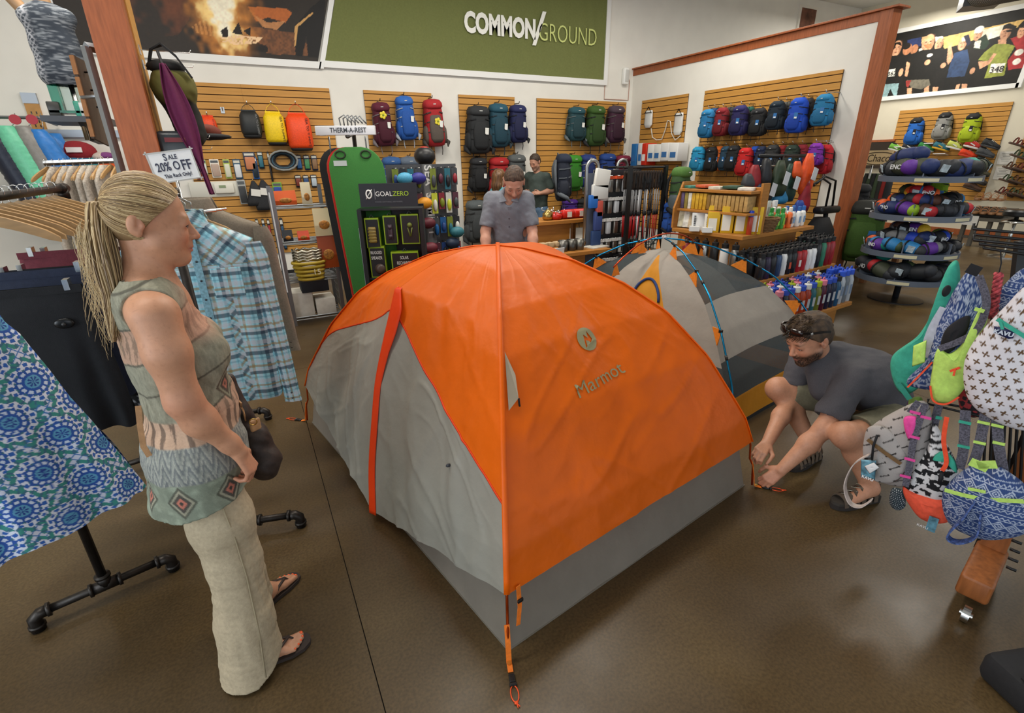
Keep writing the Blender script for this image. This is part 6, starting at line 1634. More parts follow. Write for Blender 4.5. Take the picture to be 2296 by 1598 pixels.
def bpack(x,y0,y1,a,b,c,d,label,wide=1.0,tilt=0.0,Y=YB-.03,g='e2e2dc'):
 p,q=onY(x,y0,Y-.1),onY(x,y1,Y-.1);pack(BIG,(p.x,Y,p.z),p.z-q.z,0,a,b,c,d,label,'trekking packs on the back wall',wide,g,tilt=tilt)
 hk=MB();hk.tube([(p.x,YB-.01,p.z+.02),(p.x,Y-.16,p.z+.01),(p.x,Y-.18,p.z+.04)],.007,6);hk=hk.build('peg_hook',plas('1a1a1a'),None,True);tag(hk,'black hook above the '+' '.join(label.split(',')[0].split()[:10]),'hook','hooks on the back wall')
K='1b1c1f'
bpack(850,228,330,'4f1628','5a1a2d','451324','6c6468','maroon trekking pack with a yellow flower, upper left of the expedition trio',1.0,-.06)
bpack(903,214,316,'2358a8','2b63b4','1f4f9a','9aa0a8','royal blue trekking pack with grey trim, middle of the expedition trio',1.0,-.05)
bpack(966,221,331,'a01f24','a8242a','5a5048','3a3632','red and brown trekking pack with a yellow flower, right of the expedition trio',1.0,-.05)
bpack(1069,236,347,'26282a','2d2f31','222426',K,'large charcoal black trekking pack on the narrow board',1.18)
bpack(1115,231,333,'1d4352','235062','1a3c4a','26333a','teal blue trekking pack between the black and navy ones',1.12)
bpack(1160,234,322,'1c2148','222855','191d40',K,'navy trekking pack, right one on the narrow board',1.15)
bpack(1072,352,432,'1e1f21','26272a','1a1b1d',K,'black trekking pack in the lower row under the charcoal one',1.25)
bpack(1117,351,442,'9c1a1d','a51e22','861518','3b3b3d','bright red trekking pack in the lower row behind the girl',1.25)
bpack(1157,345,430,'4c5152','565b5c','454a4b',K,'grey trekking pack in the lower row, right of the red one',1.25)
bpack(1066,447,545,'44484a','565d5f','3c4042','2a2c2e','grey trekking pack standing on the floor by the clerk',1.2)
bpack(1293,239,318,'1f4148','26505a','1b393f','5c6668','dark teal trekking pack, first of the upper trio right of the far man',1.35)
bpack(1335,236,330,'2f4a1c','3a5a22','29421a',K,'forest green trekking pack in the middle of the upper trio',1.2)
bpack(1381,236,322,'3c1c30','4a3b46','341829','57534f','plum and grey trekking pack, last of the upper trio',1.2)
bpack(1284,346,430,'2f7a1f','3a8a26','2a6c1c','2c3a26','bright green trekking pack in the lower row',1.25)
bpack(1318,345,422,'1f3068','263a78','1b2a5c','9aa0a4','blue trekking pack with a grey Y strap in the lower row',1.25)
bpack(1362,343,420,'1d3a7c','234488','1a346f',K,'cobalt blue trekking pack behind the silver rack',1.3)
bpack(1397,347,420,'701c33','7c203a','641a2e',K,'crimson trekking pack behind the silver rack',1.3)
bpack(1279,446,500,'3f1f78','4a2688','381b6b',K,'purple trekking pack in the bottom row over the counter',1.8)
bpack(1311,444,500,'222324','2a2b2c','1e1f20',K,'black trekking pack in the bottom row beside the purple one',1.8)
bpack(876,350,440,'2c4f86','33598f','274878','8a9096','blue rucksack partly hidden behind the green sleeping pads',1.2)
bpack(917,350,440,'35599c','5c6878','2f518e','8a9096','blue and grey rucksack behind the accessory display',1.4)
p=onY(1246,343,7.75);pack(BIG,(p.x,7.75,p.z),.80,-.45+PI/2,'1c2230','20283a','1a1f2c','5c6268','navy rucksack worn by the man trying packs on','worn rucksack',1.3,'e8e6da')
XF=XP-.03
def dpack(x,y0,y1,a,b,c,label,wide=1.05,row=1,dx=.0,e= None,tilt=0.0):
 X=XF-dx;p,q=onX(x,y0,X-.15),onX(x,y1,X-.15)
 pack(DAY,(X,p.y,p.z),(p.z-q.z),-PI/2,a,b,c,K,label,'daypacks on the partition, %s row'%('upper' if row==1 else 'lower'),wide,e=e,tilt=tilt)
 if dx<.3 or True:
  m=MB();z=p.z+.012;m.tube([(XF+.02,p.y,z+.01),(X-.08,p.y,z),(X-.10,p.y,z+.03)],.006,6);o=m.build('peg_hook',CHROME,None,True);tag(o,'chrome peg above the '+' '.join(label.split(',')[0].split()[:11]),'hook','pegs on the partition')
for r in ((1597,240,303,'24456e','2a4f7c','203e64','dark blue daypack tucked behind the first light blue one',1.0,1,.0),(1583,243,310,'2272a6','2a80b4','1e6896','light blue daypack at the left end of the upper row',1.05,1,.22),(1633,238,300,'2e3032','36383a','28292b','charcoal daypack tucked behind the dark red one',1.0,1,.0),(1615,239,306,'7c1a22','8a1f28','6a161d','dark red daypack, second in the upper row',1.0,1,.22),(1674,237,300,'3f4144','1f5a4e','37393b','grey and green daypack tucked behind the indigo one',1.0,1,.0),(1656,234,305,'221f52','2a2662','1d1a46','indigo daypack, third in the upper row',1.1,1,.22),(1698,240,306,'1d1e20','25262a','191a1c','plain black daypack, fourth in the upper row',1.15,1,.15),(1757,226,290,'4a4a44','555550','1f5f8a','grey daypack with a blue base tucked behind the dark navy one',1.0,1,.0),(1738,224,292,'14232f','182a38','111d28','dark navy daypack, fifth in the upper row',1.15,1,.22),(1806,218,290,'1f2022','27282b','1b1c1e','black daypack tucked behind the bright blue one',1.0,1,.0),(1789,216,299,'1545b0','1a50c4','123c9c','bright blue daypack with lime cords, sixth in the upper row',1.0,1,.26),(1845,208,283,'1e6f9c','2680b0','1a628c','sky blue daypack at the right end of the upper row',1.1,1,.2),(1576,330,385,'46242a','50292f','3c1f24','dark maroon daypack behind the turquoise one',.9,2,.0),(1561,327,385,'2390be','2c9ecc','1f80aa','turquoise daypack at the left end of the lower row',1.15,2,.22),(1592,328,386,'1c1d1f','242527','18191b','black daypack, second in the lower row',1.0,2,.2),(1608,326,384,'d0621a','d86a20','b85616','orange daypack edge showing in the lower row',.7,2,.12),(1622,326,384,'1f3c50','244860','1b3446','slate blue daypack beside the orange one',.8,2,.15),(1641,324,386,'1a1b1d','222326','161719','black daypack with a blue tag in the middle of the lower row',1.1,2,.22),(1668,329,396,'c01c1e','cc2224','a8181a','bright red daypack in the middle of the lower row',1.05,2,.22),(1688,326,384,'1c48a4','2050b4','183e90','blue daypack right of the bright red one',.8,2,.1),(1702,326,384,'1f2a44','24304e','1b243a','navy daypack behind the hanging black rack',.9,2,.12),(1727,323,382,'2c2d2e','353637','262728','charcoal daypack behind the hanging black rack',1.15,2,.22),(1749,324,382,'8a1f24','94252a','20407c','red and blue daypack edge right of the charcoal one',.7,2,.12),(1771,323,384,'26352c','2d3e34','202c25','dark green daypack in the lower row',1.1,2,.22),(1793,322,382,'8c2430','962a36','1f3a5c','red and navy daypack left of the purple one',.9,2,.12),(1846,322,392,'b01a24','ba202a','9a161f','red daypack at the right end of the lower row',1.0,2,.05),(1823,319,372,'7a2a9c','8632aa','6c248a','purple daypack near the right end of the lower row',1.2,2,.24)):
 dpack(*r)
for x,y,H,a,c,lab in ((2062,262,.62,'1f62b8','1a1b1e','blue running pack on the shoe wall'),(2126,250,.60,'8a8a86','1a1b1e','pale grey running pack on the shoe wall'),(2190,252,.62,'a4b81c','1a1b1e','lime green running pack on the shoe wall')):
 p=onX(x,y,XR-.1);pack(DAY,(XR-.03,p.y,p.z),H,-PI/2,a,c,a,K,lab,'running packs on the shoe wall',.9,c)
 # ---- dry bags
def dry_bag(x,y0,y1,w,col,label,loop= True):
 p,q=onY(x,y0,YB-.12),onY(x,y1,YB-.12);H=p.z-q.z;t=thing('dry_bag',label,'dry bag',(p.x,YB-.03,p.z),group='dry bags on the tan board')
 Y=YB-.14;m=fab(col,.5);b=MB();top=p.z-(H*.22 if loop else .03)
 b.loft([sq(w*.85,w*.55,q.z+.03,Y,18,.9,p.x),sq(w,w*.7,q.z+.08,Y,18,.9,p.x),sq(w*1.0,w*.7,(top+q.z)/2,Y,18,.9,p.x),sq(w*.92,w*.6,top-.06,Y,18,.8,p.x),sq(w*.66,.02,top,Y,18,.7,p.x)]);b.build('bag',m,t,True,world= True)
 b=MB();b.loft([sq(w*.8,w*.5,q.z,Y,18,.9,p.x),sq(w*.9,w*.6,q.z+.035,Y,18,.9,p.x)]);b.build('black_base',fab('18181a'),t,True,world= True)
 b=MB();b.box((p.x,Y,top+.005),(w*1.36,.03,.025));b.build('roll_top',m,t,world= True)
 if loop:
  b=MB();b.strip([(p.x-w*.66,Y,top),(p.x-w*.45,Y,top+H*.12),(p.x-w*.12,Y,p.z-.01),(p.x+w*.12,Y,p.z-.01),(p.x+w*.45,Y,top+H*.12),(p.x+w*.66,Y,top)],.028,.006,(0,1,0));b.build('carry_loop',m,t,world= True)
 b=MB();b.tube([(p.x,YB-.02,p.z),(p.x,Y-.05,p.z-.01),(p.x,Y-.06,p.z+.03)],.007,6);b.build('hook',CHROME,t,True,world= True)
 yy=Y-w*.7*.72
 text('SEA TO SUMMIT',H*.085,plas('1b1b1c' if col!='26292a' else '8a8c8c'),frame((p.x+w*.62,yy-.012,(top+q.z)/2),(0,0,-1),(1,.4,0)),t)
dry_bag(428,266,302,.10,'e8c81c','small yellow dry bag, leftmost on the tan board',False);dry_bag(464,256,300,.10,'e4481c','small orange dry bag beside the small yellow one',False)
dry_bag(553,232,309,.14,'26292a','black dry bag with a loop handle on the tan board');dry_bag(607,232,325,.15,'ecc81a','large yellow dry bag with a loop handle');dry_bag(661,232,338,.18,'ea4a18','largest orange-red dry bag, at the right of the tan board')
h=onY(499,247,YB-.03);m=MB();m.box((h.x,YB-.028,h.z),(.05,.012,.08));m.tube([(h.x,YB-.03,h.z),(h.x,YB-.1,h.z-.01),(h.x,YB-.11,h.z+.03)],.006,6);tag(m.build('peg_hook',CHROME),'empty chrome hook between the small and large dry bags','hook')
# ---- packets on the tan board
def packet(x0,y0,x1,y1,card,inner,label,name='packet',group='packets on the tan board',Y=YB-.05,head=.25,word= None):
 p,q=onY(x0,y0,Y),onY(x1,y1,Y);w,h=abs(q.x-p.x),p.z-q.z;cx,cz=(p.x+q.x)/2,(p.z+q.z)/2
 t=thing(name,label,'packet',(cx,Y,q.z),group=group)
 m=MB();m.rbox((0,0,h/2),(w,.016,h),.006);m.build('card',plas(card,.5),t,auto=40)
 m=MB();m.rbox((0,-.014,h*(1-head)/2+.01),(w*.82,.03,h*(1-head)-.02),.012);m.build('contents',plas(inner,.3),t,auto=40)
 m=MB();m.box((0,-.010,h*(1-head*.5)),(w*.8,.004,h*head*.5));m.build('header_print',plas('d9d6ca' if sum(lin(card))<.6 else '5a5f62'),t)
 m=MB();m.tube([(0,.03,h+.012),(0,-.04,h+.008)],.004,6);m.build('peg',CHROME,t,True)
for r in ((432,358,454,402,'7a1420','3a1014','dark red packet half behind the sale card'),(452,358,468,393,'a8c07a','d8dcd8','narrow packet of silver pegs'),(468,357,498,398,'ece6da','b8a090','wide clear packet with a red guy cord'),(498,357,522,400,'b9cf6a','d8d8c4','green and white packet of tent pegs'),(520,357,546,401,'2e5572','d8dce0','packet of white shock cord'),(543,341,578,383,'26324a','c8805a','map case with an orange picture'),(560,352,583,401,'1f63b0','28333c','blue framed clear document case'),(575,340,594,378,'1c2c34','3c7484','dark packet with a folded towel'),(597,340,614,407,'1a1c20','2a2c30','long black strap packet'),(661,348,679,380,'1c2a44','3f6a9c','mini bottle card, first of three'),(679,348,697,381,'1c2a44','4a8a5c','mini bottle card, second of three'),(696,348,714,382,'1c2a44','8a6a4c','mini bottle card, third of three'),(660,393,678,420,'20242c','7c3a2c','lower mini card, first of three'),(678,393,695,420,'20242c','2c4c7c','lower mini card, second of three'),(695,392,713,420,'20242c','b8c4cc','lower mini card, third of three'),(529,403,559,457,'a9aaa6','3a3c3e','grey mesh sack in a clear packet'),(609,409,637,447,'7cae3a','2a4a9c','green and blue packet beside the shelf stand'),(571,491,587,538,'1d2420','8cae3a','black tool card with a green band'),(585,491,601,541,'1d2024','4a7494','black tool card with a blue band'),(597,491,613,544,'241c1e','a43038','black tool card with a red band'),(610,490,627,551,'241c1e','b83848','longer black tool card with a red band'),(625,489,645,559,'181c24','2f5678','longest black tool card at the right end')):
 packet(*r)
def pouch(x,y0,y1,w,label):
 p,q=onY(x,y0,YB-.06),onY(x+6,y1,YB-.06);t=thing('mesh_pouch',label,'pouch',p,group='dark pouches on the tan board');m=MB()
 m.loft([sq(.02,.015,p.z-.02,YB-.07,12,1,p.x),sq(w*.8,.04,p.z-.14,YB-.08,12,.7,p.x+.01),sq(w,.05,q.z+.06,YB-.08,12,.7,q.x),sq(w*.9,.04,q.z,YB-.08,12,.7,q.x)]);m.build('pouch',fab('2b2c2f'),t,True,world= True)
 m=MB();m.box((p.x+.01,YB-.135,p.z-.19),(.13,.006,.10),(0,.15,0));m.build('swing_tag',plas('e4e2da'),t,world= True)
 m=MB();m.tube([(p.x,YB-.02,p.z),(p.x,YB-.1,p.z)],.006,6);m.build('peg',CHROME,t,True,world= True)
pouch(566,402,461,.10,'charcoal mesh pouch with a square white tag');pouch(587,400,471,.11,'larger charcoal mesh pouch beside the tagged one')
th=thing('wall_thermostat','white thermostat plate low on the tan board','thermostat',onY(490,428,YB-.03));pc=onY(483,424,YB-.03)
m=MB();m.rbox((pc.x,YB-.035,pc.z),(.66,.02,.22),.01);m.build('plate',plas('d4d2c6'),th,auto=40,world= True)
m=MB();m.rbox((pc.x+.12,YB-.06,pc.z+.01),(.26,.05,.14),.015);m.build('thermostat',plas('e2dfd2'),th,auto=40,world= True)
m=MB();m.box((pc.x+.10,YB-.087,pc.z+.035),(.09,.004,.04));m.build('display',plas('8a9a78',.3),th,world= True)
hl=thing('harness','coiled black and blue harness hanging by the mini bottle cards','harness',onY(635,358,YB-.1));c=onY(635,360,YB-.1)
for k in range(5):m=MB();m.tube([(c.x+(.12+.02*k)*math.cos(a),YB-.06-.02*k,c.z+.0+(.09+.012*k)*math.sin(a)) for a in np.linspace(0,2*PI,16)[:-1]],.016,6,closed= True);m.build('webbing',fab(('1e1f22','2c3034','3a5a6c','23252a','8a8c88')[k]),hl,True,world= True)
for x,lab in ((952,'black climbing helmet with a red top on the accessory stand'),):
 t=thing('helmet',lab,'helmet',(0,0,0));c=onY(x,350,6.6);t.location=c
 m=MB();m.ell((0,0,0),(.135,.15,.115),16,10);m.build('shell',plas('1f1f21',.4),t,True)
 m=MB();m.ell((0,0,.085),(.07,.08,.035),14,6);m.build('red_panel',plas('9a2a20',.4),t,True)
 m=MB();m.tube([(.1,0,-.05),(.05,-.05,-.16),(-.05,-.05,-.16),(-.1,0,-.05)],.008,6);m.build('chin_strap',fab('19191b'),t,True)
 # yellow swing flowers on two packs
for x,y,n in ((859,258,'maroon'),(982,272,'red')):
 p=onY(x,y,YB-.30);t=thing('flower_tag','yellow flower shaped tag pinned to the %s pack'%n,'tag',p,group='yellow flower tags')
 for k in range(5):m=MB();m.ell((.035*math.cos(k*1.257),0,.035*math.sin(k*1.257)),(.026,.006,.026),8,5);m.build('petal',plas('e4d23a'),t,True)
 m=MB();m.ell((0,-.006,0),(.018,.008,.018),8,5);m.build('centre',plas('8a9a2a'),t,True)
for x,y0,y1,X,a,b,lab in ((1952,445,590,7.85,'3c5a1e','2a2c28','green and black trekking pack standing left of the round display'),(1905,455,580,8.9,'2c2e30','3a3d40','dark grey trekking pack standing behind the green one'),(2108,388,470,7.72,'7c9c18','8aac1e','lime green duffel pack behind the round display'),(1930,410,500,8.0,'222426','2c2e30','black pack hanging beside the end post')):
 p,q=onX(x,y0,X),onX(x,y1,X);pack(BIG,p,p.z-q.z,-1.1,a,b,a,K,lab,'packs around the round display',1.3)
 # ------------------------------------------------------------------ displays in the middle of the shop
OAK=mat('oak_veneer','a9702f',.5,nz=.12,nscale=8,bump=.05,bscale=60,stretch=(1,1,6))
GREYM=metl('85888a',.45)
# ---- hanging sleeping pads
def pads():
 t=thing('pad_rack','grey stand with a white header above the hanging sleeping pads','display stand',(1.05,5.45,0))
 a,b=onY(710,305,5.62),onY(843,305,5.40);d=(b-a);d.z=0;L=d.length;d.normalize();n=Vector((d.y,-d.x,0));F=frame((a+b)/2+Vector((0,0,.05)),d,(0,0,1))
 m=MB(F);m.rbox((0,0,0),(L,.085,.06),.006);m.build('header_bar',plas('dcdde0',.4),t,auto=40,world= True)
 m=MB(F);m.box((-L*.47,.02,-.06),(.05,.05,.04));m.box((-L*.40,-.01,-.02),(.05,.07,.07));m.build('header_clip',plas('e6e6e4',.2),t,world= True)
 text('THERM-A-REST',.062,plas('2a2c2e'),F@Matrix.Translation((.03,0,.033)),t,sx=.85,bold=.0006)
 top=(a+b)/2
 for q in (-.32,.30):m=MB();m.tube([top+d*q*L+n*-.05,top+d*q*L+Vector((0,0,-.20))-n*.05],.008,8);m.build('hang_rod',GREYM,t,True,world= True)
 for k in range(5):m=MB();m.tube([top+d*(-.05+k*.03)+Vector((0,0,.05))-n*(.05+.02*k),top+d*(-.05+k*.03)+Vector((0,0,.16))-n*.04*k,top+d*(.0+k*.03)+Vector((0,0,.19))-n*.04*k,top+d*(.06+k*.03)+Vector((0,0,.12))-n*.04*k],.007,6);m.build('spare_hook',GREYM,t,True,world= True)
 m=MB();m.tube([top-n*.04,top-n*.36+Vector((0,0,.03)),Vector((top.x,top.y,.02))-n*.36],.022,10);m.box(Vector((top.x,top.y,.012))-n*.46,(.5,.26,.024));m.build('upright',GREYM,t,True,world= True)
 for i,(dx,dn,w,H,col,lab) in enumerate(((.02,.0,.275,1.84,'3b7a36','long green sleeping pad hanging at the front of the pad rack'),(-.018,-.05,.272,1.86,'b8261e','red edged sleeping pad right behind the green one'),(-.032,-.11,.272,1.86,'2b3a5e','navy sleeping pad behind the red edged one'),(-.05,-.17,.272,1.85,'7a6a20','olive sleeping pad between the navy and black ones'),(-.14,-.23,.27,1.66,'1d1e20','black sleeping pad hanging at the back left of the pad rack'))):
  P0=top+d*(.03+dx)+n*dn+Vector((0,0,-.10));tl=-.045 if i==0 else -.03
  out=[]
  for x,y in [(-w,-H)]+[(w,-H)]+[(w,-.22)]+[(w-.20*(1-math.cos(k*.31)),-.22+.22*math.sin(k*.31)) for k in range(1,6)]+[(-w+.20*(1-math.cos(k*.31)),-.22+.22*math.sin(k*.31)) for k in range(5,0,-1)]+[(-w,-.22)]:out.append((x+tl*0+(-y)*.06,y))
  p=thing('sleeping_pad',lab,'sleeping pad',(P0.x,P0.y,P0.z-H),group='sleeping pads on the rack');rings=[]
  Fp=frame(P0,d,(0,0,1))
  c=(sum(o[0] for o in out)/len(out),-H/2)
  for z,k in ((-.02,.965),(-.014,.99),(0,1),(.014,.99),(.02,.965)):rings.append([Fp@Vector((c[0]+(x-c[0])*(1-(1-k)*1.2),c[1]+(y-c[1])*(1-(1-k)*.4),z)) for x,y in out])
  m=MB();m.loft(rings);m.build('pad',mat('pad_'+col,col,.85,nz=.1,nscale=160,bump=.5,bscale=200),p,auto=35,world= True)
  if i==0:
   for q in (-.13,.12):m=MB(Fp);m.tube([(q+.05*math.cos(a),-.07+.035*math.sin(a),.026) for a in np.linspace(0,2*PI,12)[:-1]],.008,6,closed= True);m.build('hang_loop',fab('2c3a26'),p,True,world= True)
   m=MB(Fp);m.box((-.14,-.15,.023),(.13,.05,.003));m.build('printed_label',plas('b9c0bc'),p,world= True)
pads()
# ---- grey wire shelf with food pouches
def food_shelf():
 A,B=onz(690,690),onz(745,715);t=thing('wire_shelf','grey wire shelf stand with orange food pouches and baskets','shelf stand',(.45,6.4,0))
 x0,x1,y0,y1=.27,.82,6.0,6.55;zt=onY(640,420,6.0).z
 for x in (x0,x1):
  for y in (y0,y1):m=MB();m.bbox((x-.02,y-.02,0),(x+.02,y+.02,zt));m.build('upright',GREYM,t,world= True)
 for z in (.06,.50,.92,1.30):
  m=MB()
  for k in range(8):yy=y0+(y1-y0)*k/7;m.tube([(x0,yy,z),(x1,yy,z)],.006,5)
  m.tube([(x0,y0,z+.03),(x1,y0,z+.03)],.008,5);m.build('wire_tier',GREYM,t,world= True)
 m=MB()
 for k in range(7):m.tube([(x1+.01,y0+.08*k,.1),(x1+.01,y0+.08*k,.55)],.005,5)
 for k in range(6):m.tube([(x1+.01,y0,.1+.09*k),(x1+.01,y1,.1+.09*k)],.005,5)
 m.build('wire_side',GREYM,t,world= True)
 m=MB();m.box((x0-.024,y0-.02,zt*.62),(.012,.05,zt*.7));m.build('price_strip',plas('d6d8da'),t,world= True)
 for i,(x,z,w,h,col,lab) in enumerate(((.40,1.31,.22,.17,'d8602c','orange food pouch on the top tier'),(.62,1.30,.10,.26,'d9cfae','cream leaflet leaning on the top tier'),(.74,1.14,.20,.30,'d8cba2','cream food pouch with a cookie picture hanging on the shelf end'),(.52,.93,.12,.12,'d84a24','red-orange food pouch on the second tier'),(.74,.78,.20,.38,'9c4418','rust brown food pouch hanging below the cream one'),(.36,.93,.10,.14,'2c2f34','dark tin on the second tier'))):
  o=thing('food_pouch',lab,'pouch',(x,5.97,z-(.15 if 'hanging' in lab else 0)),group='food pouches on the wire shelf');yy=5.95 if 'hanging' in lab else 6.08;zz=z-(.15 if 'hanging' in lab else 0)
  m=MB();m.loft([[(x-w/2,yy,zz+.006),(x+w/2,yy,zz+.006),(x+w/2,yy+.05,zz+.006),(x-w/2,yy+.05,zz+.006)],[(x-w/2,yy-.015,zz+h*.4),(x+w/2,yy-.015,zz+h*.4),(x+w/2,yy+.05,zz+h*.4),(x-w/2,yy+.05,zz+h*.4)],[(x-w/2,yy+.02,zz+h),(x+w/2,yy+.02,zz+h),(x+w/2,yy+.026,zz+h),(x-w/2,yy+.026,zz+h)]]);m.build('pouch',plas(col,.35),o,world= True)
  m=MB();m.ell((x,yy-.012,zz+h*.42),(w*.3,.012,h*.16),12,6);m.build('picture',mat('food_print','a8702c',.5,nz=.5,nscale=60),o,True,world= True)
 bk=thing('wire_basket','yellow and silver woven basket marked 15 on the second tier','basket',(.55,6.0,.52))
 m=MB()
 for k in range(5):m.tube([(.42+.20*.5+.13*(1+.08*k)*math.cos(a),5.98+.09*(1+.08*k)*math.sin(a),.54+.045*k) for a in np.linspace(0,2*PI,20)[:-1]],.018,6,closed= True)
 m.build('basket_body',plas('b0962c',.5),bk,True,world= True)
 m=MB()
 for k in range(4):m.tube([(.52+.15*math.cos(a),5.98+.11*math.sin(a),.76+.03*k+.012*math.sin(a*9)) for a in np.linspace(0,2*PI,20)[:-1]],.014,6,closed= True)
 m.build('silver_packs',metl('b8b4a4',.35),bk,True,world= True)
 text('15',.09,plas('e2dcc0'),frame((.58,5.86,.62),(1,0,0),(0,0,1)),bk)
 for x,y,w,d,h,z,col,lab in ((.40,6.2,.22,.3,.30,.07,'c8c4b8','white box on the bottom tier'),(.64,6.2,.22,.3,.20,.07,'d0ccc0','pale carton at the right of the bottom tier'),(.55,6.15,.30,.25,.15,.36,'23262c','black folded bundle above the cartons')):
  m=MB();m.rbox((x,y,z+h/2),(w,d,h),.01);tag(m.build('carton',mat('carton_'+col,col,.6,nz=.08),None,auto=40),lab,'box')
 r=thing('rucksack','dark navy rucksack slumped on the floor left of the wire shelf','backpack',(.10,6.6,0))
 S=SDF((-.35,6.1,-.01),(.5,7.0,.8),.012);S.cone((.05,6.6,.2),(.0,6.62,.48),.19,.15,.05);S.ell((-.02,6.55,.6),(.15,.13,.09),.03);S.wrinkle(.01,(14,14,14),5);S.clip((0,0,.004),(0,0,-1));sdf_obj('pack_body',S,fab('1c2332'),r)
 m=MB();m.strip([(-.12,6.45,.62),(-.18,6.42,.4),(-.17,6.42,.15)],.03,.005,(1,0,0));m.build('strap',fab('16171b'),r,world= True)
food_shelf()
# ---- black gadget display
def gadget():
 Y=5.15;a,b=onY(803,412,Y+.08),onY(933,408,Y-.12);d=(b-a);d.z=0;L=d.length;d.normalize();n=Vector((d.y,-d.x,0));c=(a+b)/2
 t=thing('gadget_stand','black display stand with green edged gadget boxes and a header board','display stand',(c.x,c.y,0));BK=plas('15161a',.45);F=frame((c.x,c.y,0),d,(0,0,1));z1=a.z;P= lambda x,y,z:F@Vector((x,z,y))
 bx= lambda x0,x1,y0,y1,z0,z1_:MB(F).box(((x0+x1)/2,(z0+z1_)/2,(y0+y1)/2),(x1-x0,z1_-z0,y1-y0))
 bx(-L/2-.02,L/2+.04,-.30,-.26,0,z1-.22).build('back_board',BK,t,world= True);bx(-L/2,L/2,-.03,.0,z1-.22,z1).build('header_board',plas('1d1f27',.5),t,world= True)
 bx(-L/2-.04,-L/2,-.30,.04,0,z1-.24).build('side_panel',BK,t,world= True);bx(L/2,L/2+.04,-.30,.0,0,z1-.24).build('side_panel',BK,t,world= True)
 for z in (.30,.62,z1-.24):bx(-L/2,L/2,-.28,.0,z-.015,z).build('shelf',BK,t,world= True)
 bx(-L/2-.045,-L/2-.040,-.26,.03,.2,z1-.42).build('side_picture',mat('mountain_print','a8b0b8',.5,nz=.4,nscale=7),t,world= True)
 sv=plas('8a8c90');text('POWER',.06,sv,frame(P(-L/2-.048,-.10,.70),-n,(0,0,1)),t,sx=.8);text('ANYWHERE',.06,sv,frame(P(-L/2-.048,-.10,.60),-n,(0,0,1)),t,sx=.6)
 W,G=plas('e8e8e4'),plas('a6c62a');hf= lambda x,y:F@Matrix.Translation((x,z1-.11+y,.003))
 m=MB(hf(-.19,.01));m.tube([(.030*math.cos(q)*.85,.038*math.sin(q),0) for q in np.linspace(0,2*PI,20)[:-1]],.007,6,closed= True);m.tube([(-.03,-.045,.002),(.032,.045,.002)],.004,5);m.build('logo_ring',W,t,True,world= True)
 bx(-.135,-.131,0,.003,z1-.15,z1-.05).build('logo_bar',sv,t,world= True);text('GOAL',.065,W,hf(-.045,.01),t,sx=.95);text('ZERO',.065,G,hf(.12,.01),t,sx=.95);text('POWER ANYTHING, ANYWHERE.',.018,plas('6a6c72'),hf(0,-.065),t)
 text('GOAL ZERO',.035,G,frame(P(-L/2-.048,-.12,z1-.36),-n,(0,0,1)),t,sx=.7)
 for i,(x,w,h,z,lab,pc) in enumerate(((-.20,.14,.30,z1-.63,'gadget box with an amber ridged speaker, left of the top row','8c7838'),(-.02,.13,.29,z1-.60,'gadget box with a dark double light in the middle of the top row','3a2c34'),(.18,.18,.30,z1-.60,'largest gadget box with a small lamp, right of the top row','6a7230'),(-.18,.16,.32,.62,'narrow gadget box with two lines of white words, lower left','4a3c34'),(.10,.28,.26,.62,'wide gadget box with two lines of white words, lower right','40444c'))):
  o=thing('gadget_box',lab,'box',P(x,-.05,z),group='green edged gadget boxes')
  bx(x-w/2,x+w/2,-.12,-.02,z+.002,z+h).build('carton',plas('8fae22',.4),o,world= True);bx(x-w/2+.012,x+w/2-.006,-.022,-.014,z+.014,z+h-.014).build('front_panel',plas('1a1c1e',.35),o,world= True)
  f=F@Matrix.Translation((x,z+h*.45,-.012));m=MB(f)
  if i==0:
   m.rbox((0,0,.008),(.075,.16,.02),.01)
   for k in range(5):m.box((0,-.06+k*.03,.022),(.08,.012,.008))
  elif i==1:m.rbox((0,0,.008),(.05,.15,.018),.009);m.lathe([(.02,0),(.02,.02)],14,(0,.045,.006));m.lathe([(.02,0),(.02,.02)],14,(0,-.045,.006))
  elif i==2:m.lathe([(.02,0),(.026,.015),(.01,.03)],14,(0,.06,.006));m.box((-.012,-.01,.008),(.012,.09,.01),(0,0,.2));m.box((.012,-.01,.008),(.012,.09,.01),(0,0,-.2))
  else:m.lathe([(.05,0),(.055,.012),(.02,.02)],18,(.02,-.05,.004));m.box((.02,-.05,.012),(.09,.02,.01))
  m.build('product',plas(pc,.35),o,True,world= True)
  if i>2:
   for k,s in enumerate(('RUGGED','SPEAKER') if i==3 else ('SOLAR','RECHARGER')):text(s,.046,plas('d8d8d4'),F@Matrix.Translation((x-.005,z+h-.06-k*.055,-.012)),o,sx=.62)
  m=MB(F);m.tube([(x-.025,z+h-.005,-.06),(x,z+h+.03,-.06),(x+.025,z+h-.005,-.06)],.005,5);m.build('hang_tab',plas('3a3c3e'),o,world= True)
gadget()
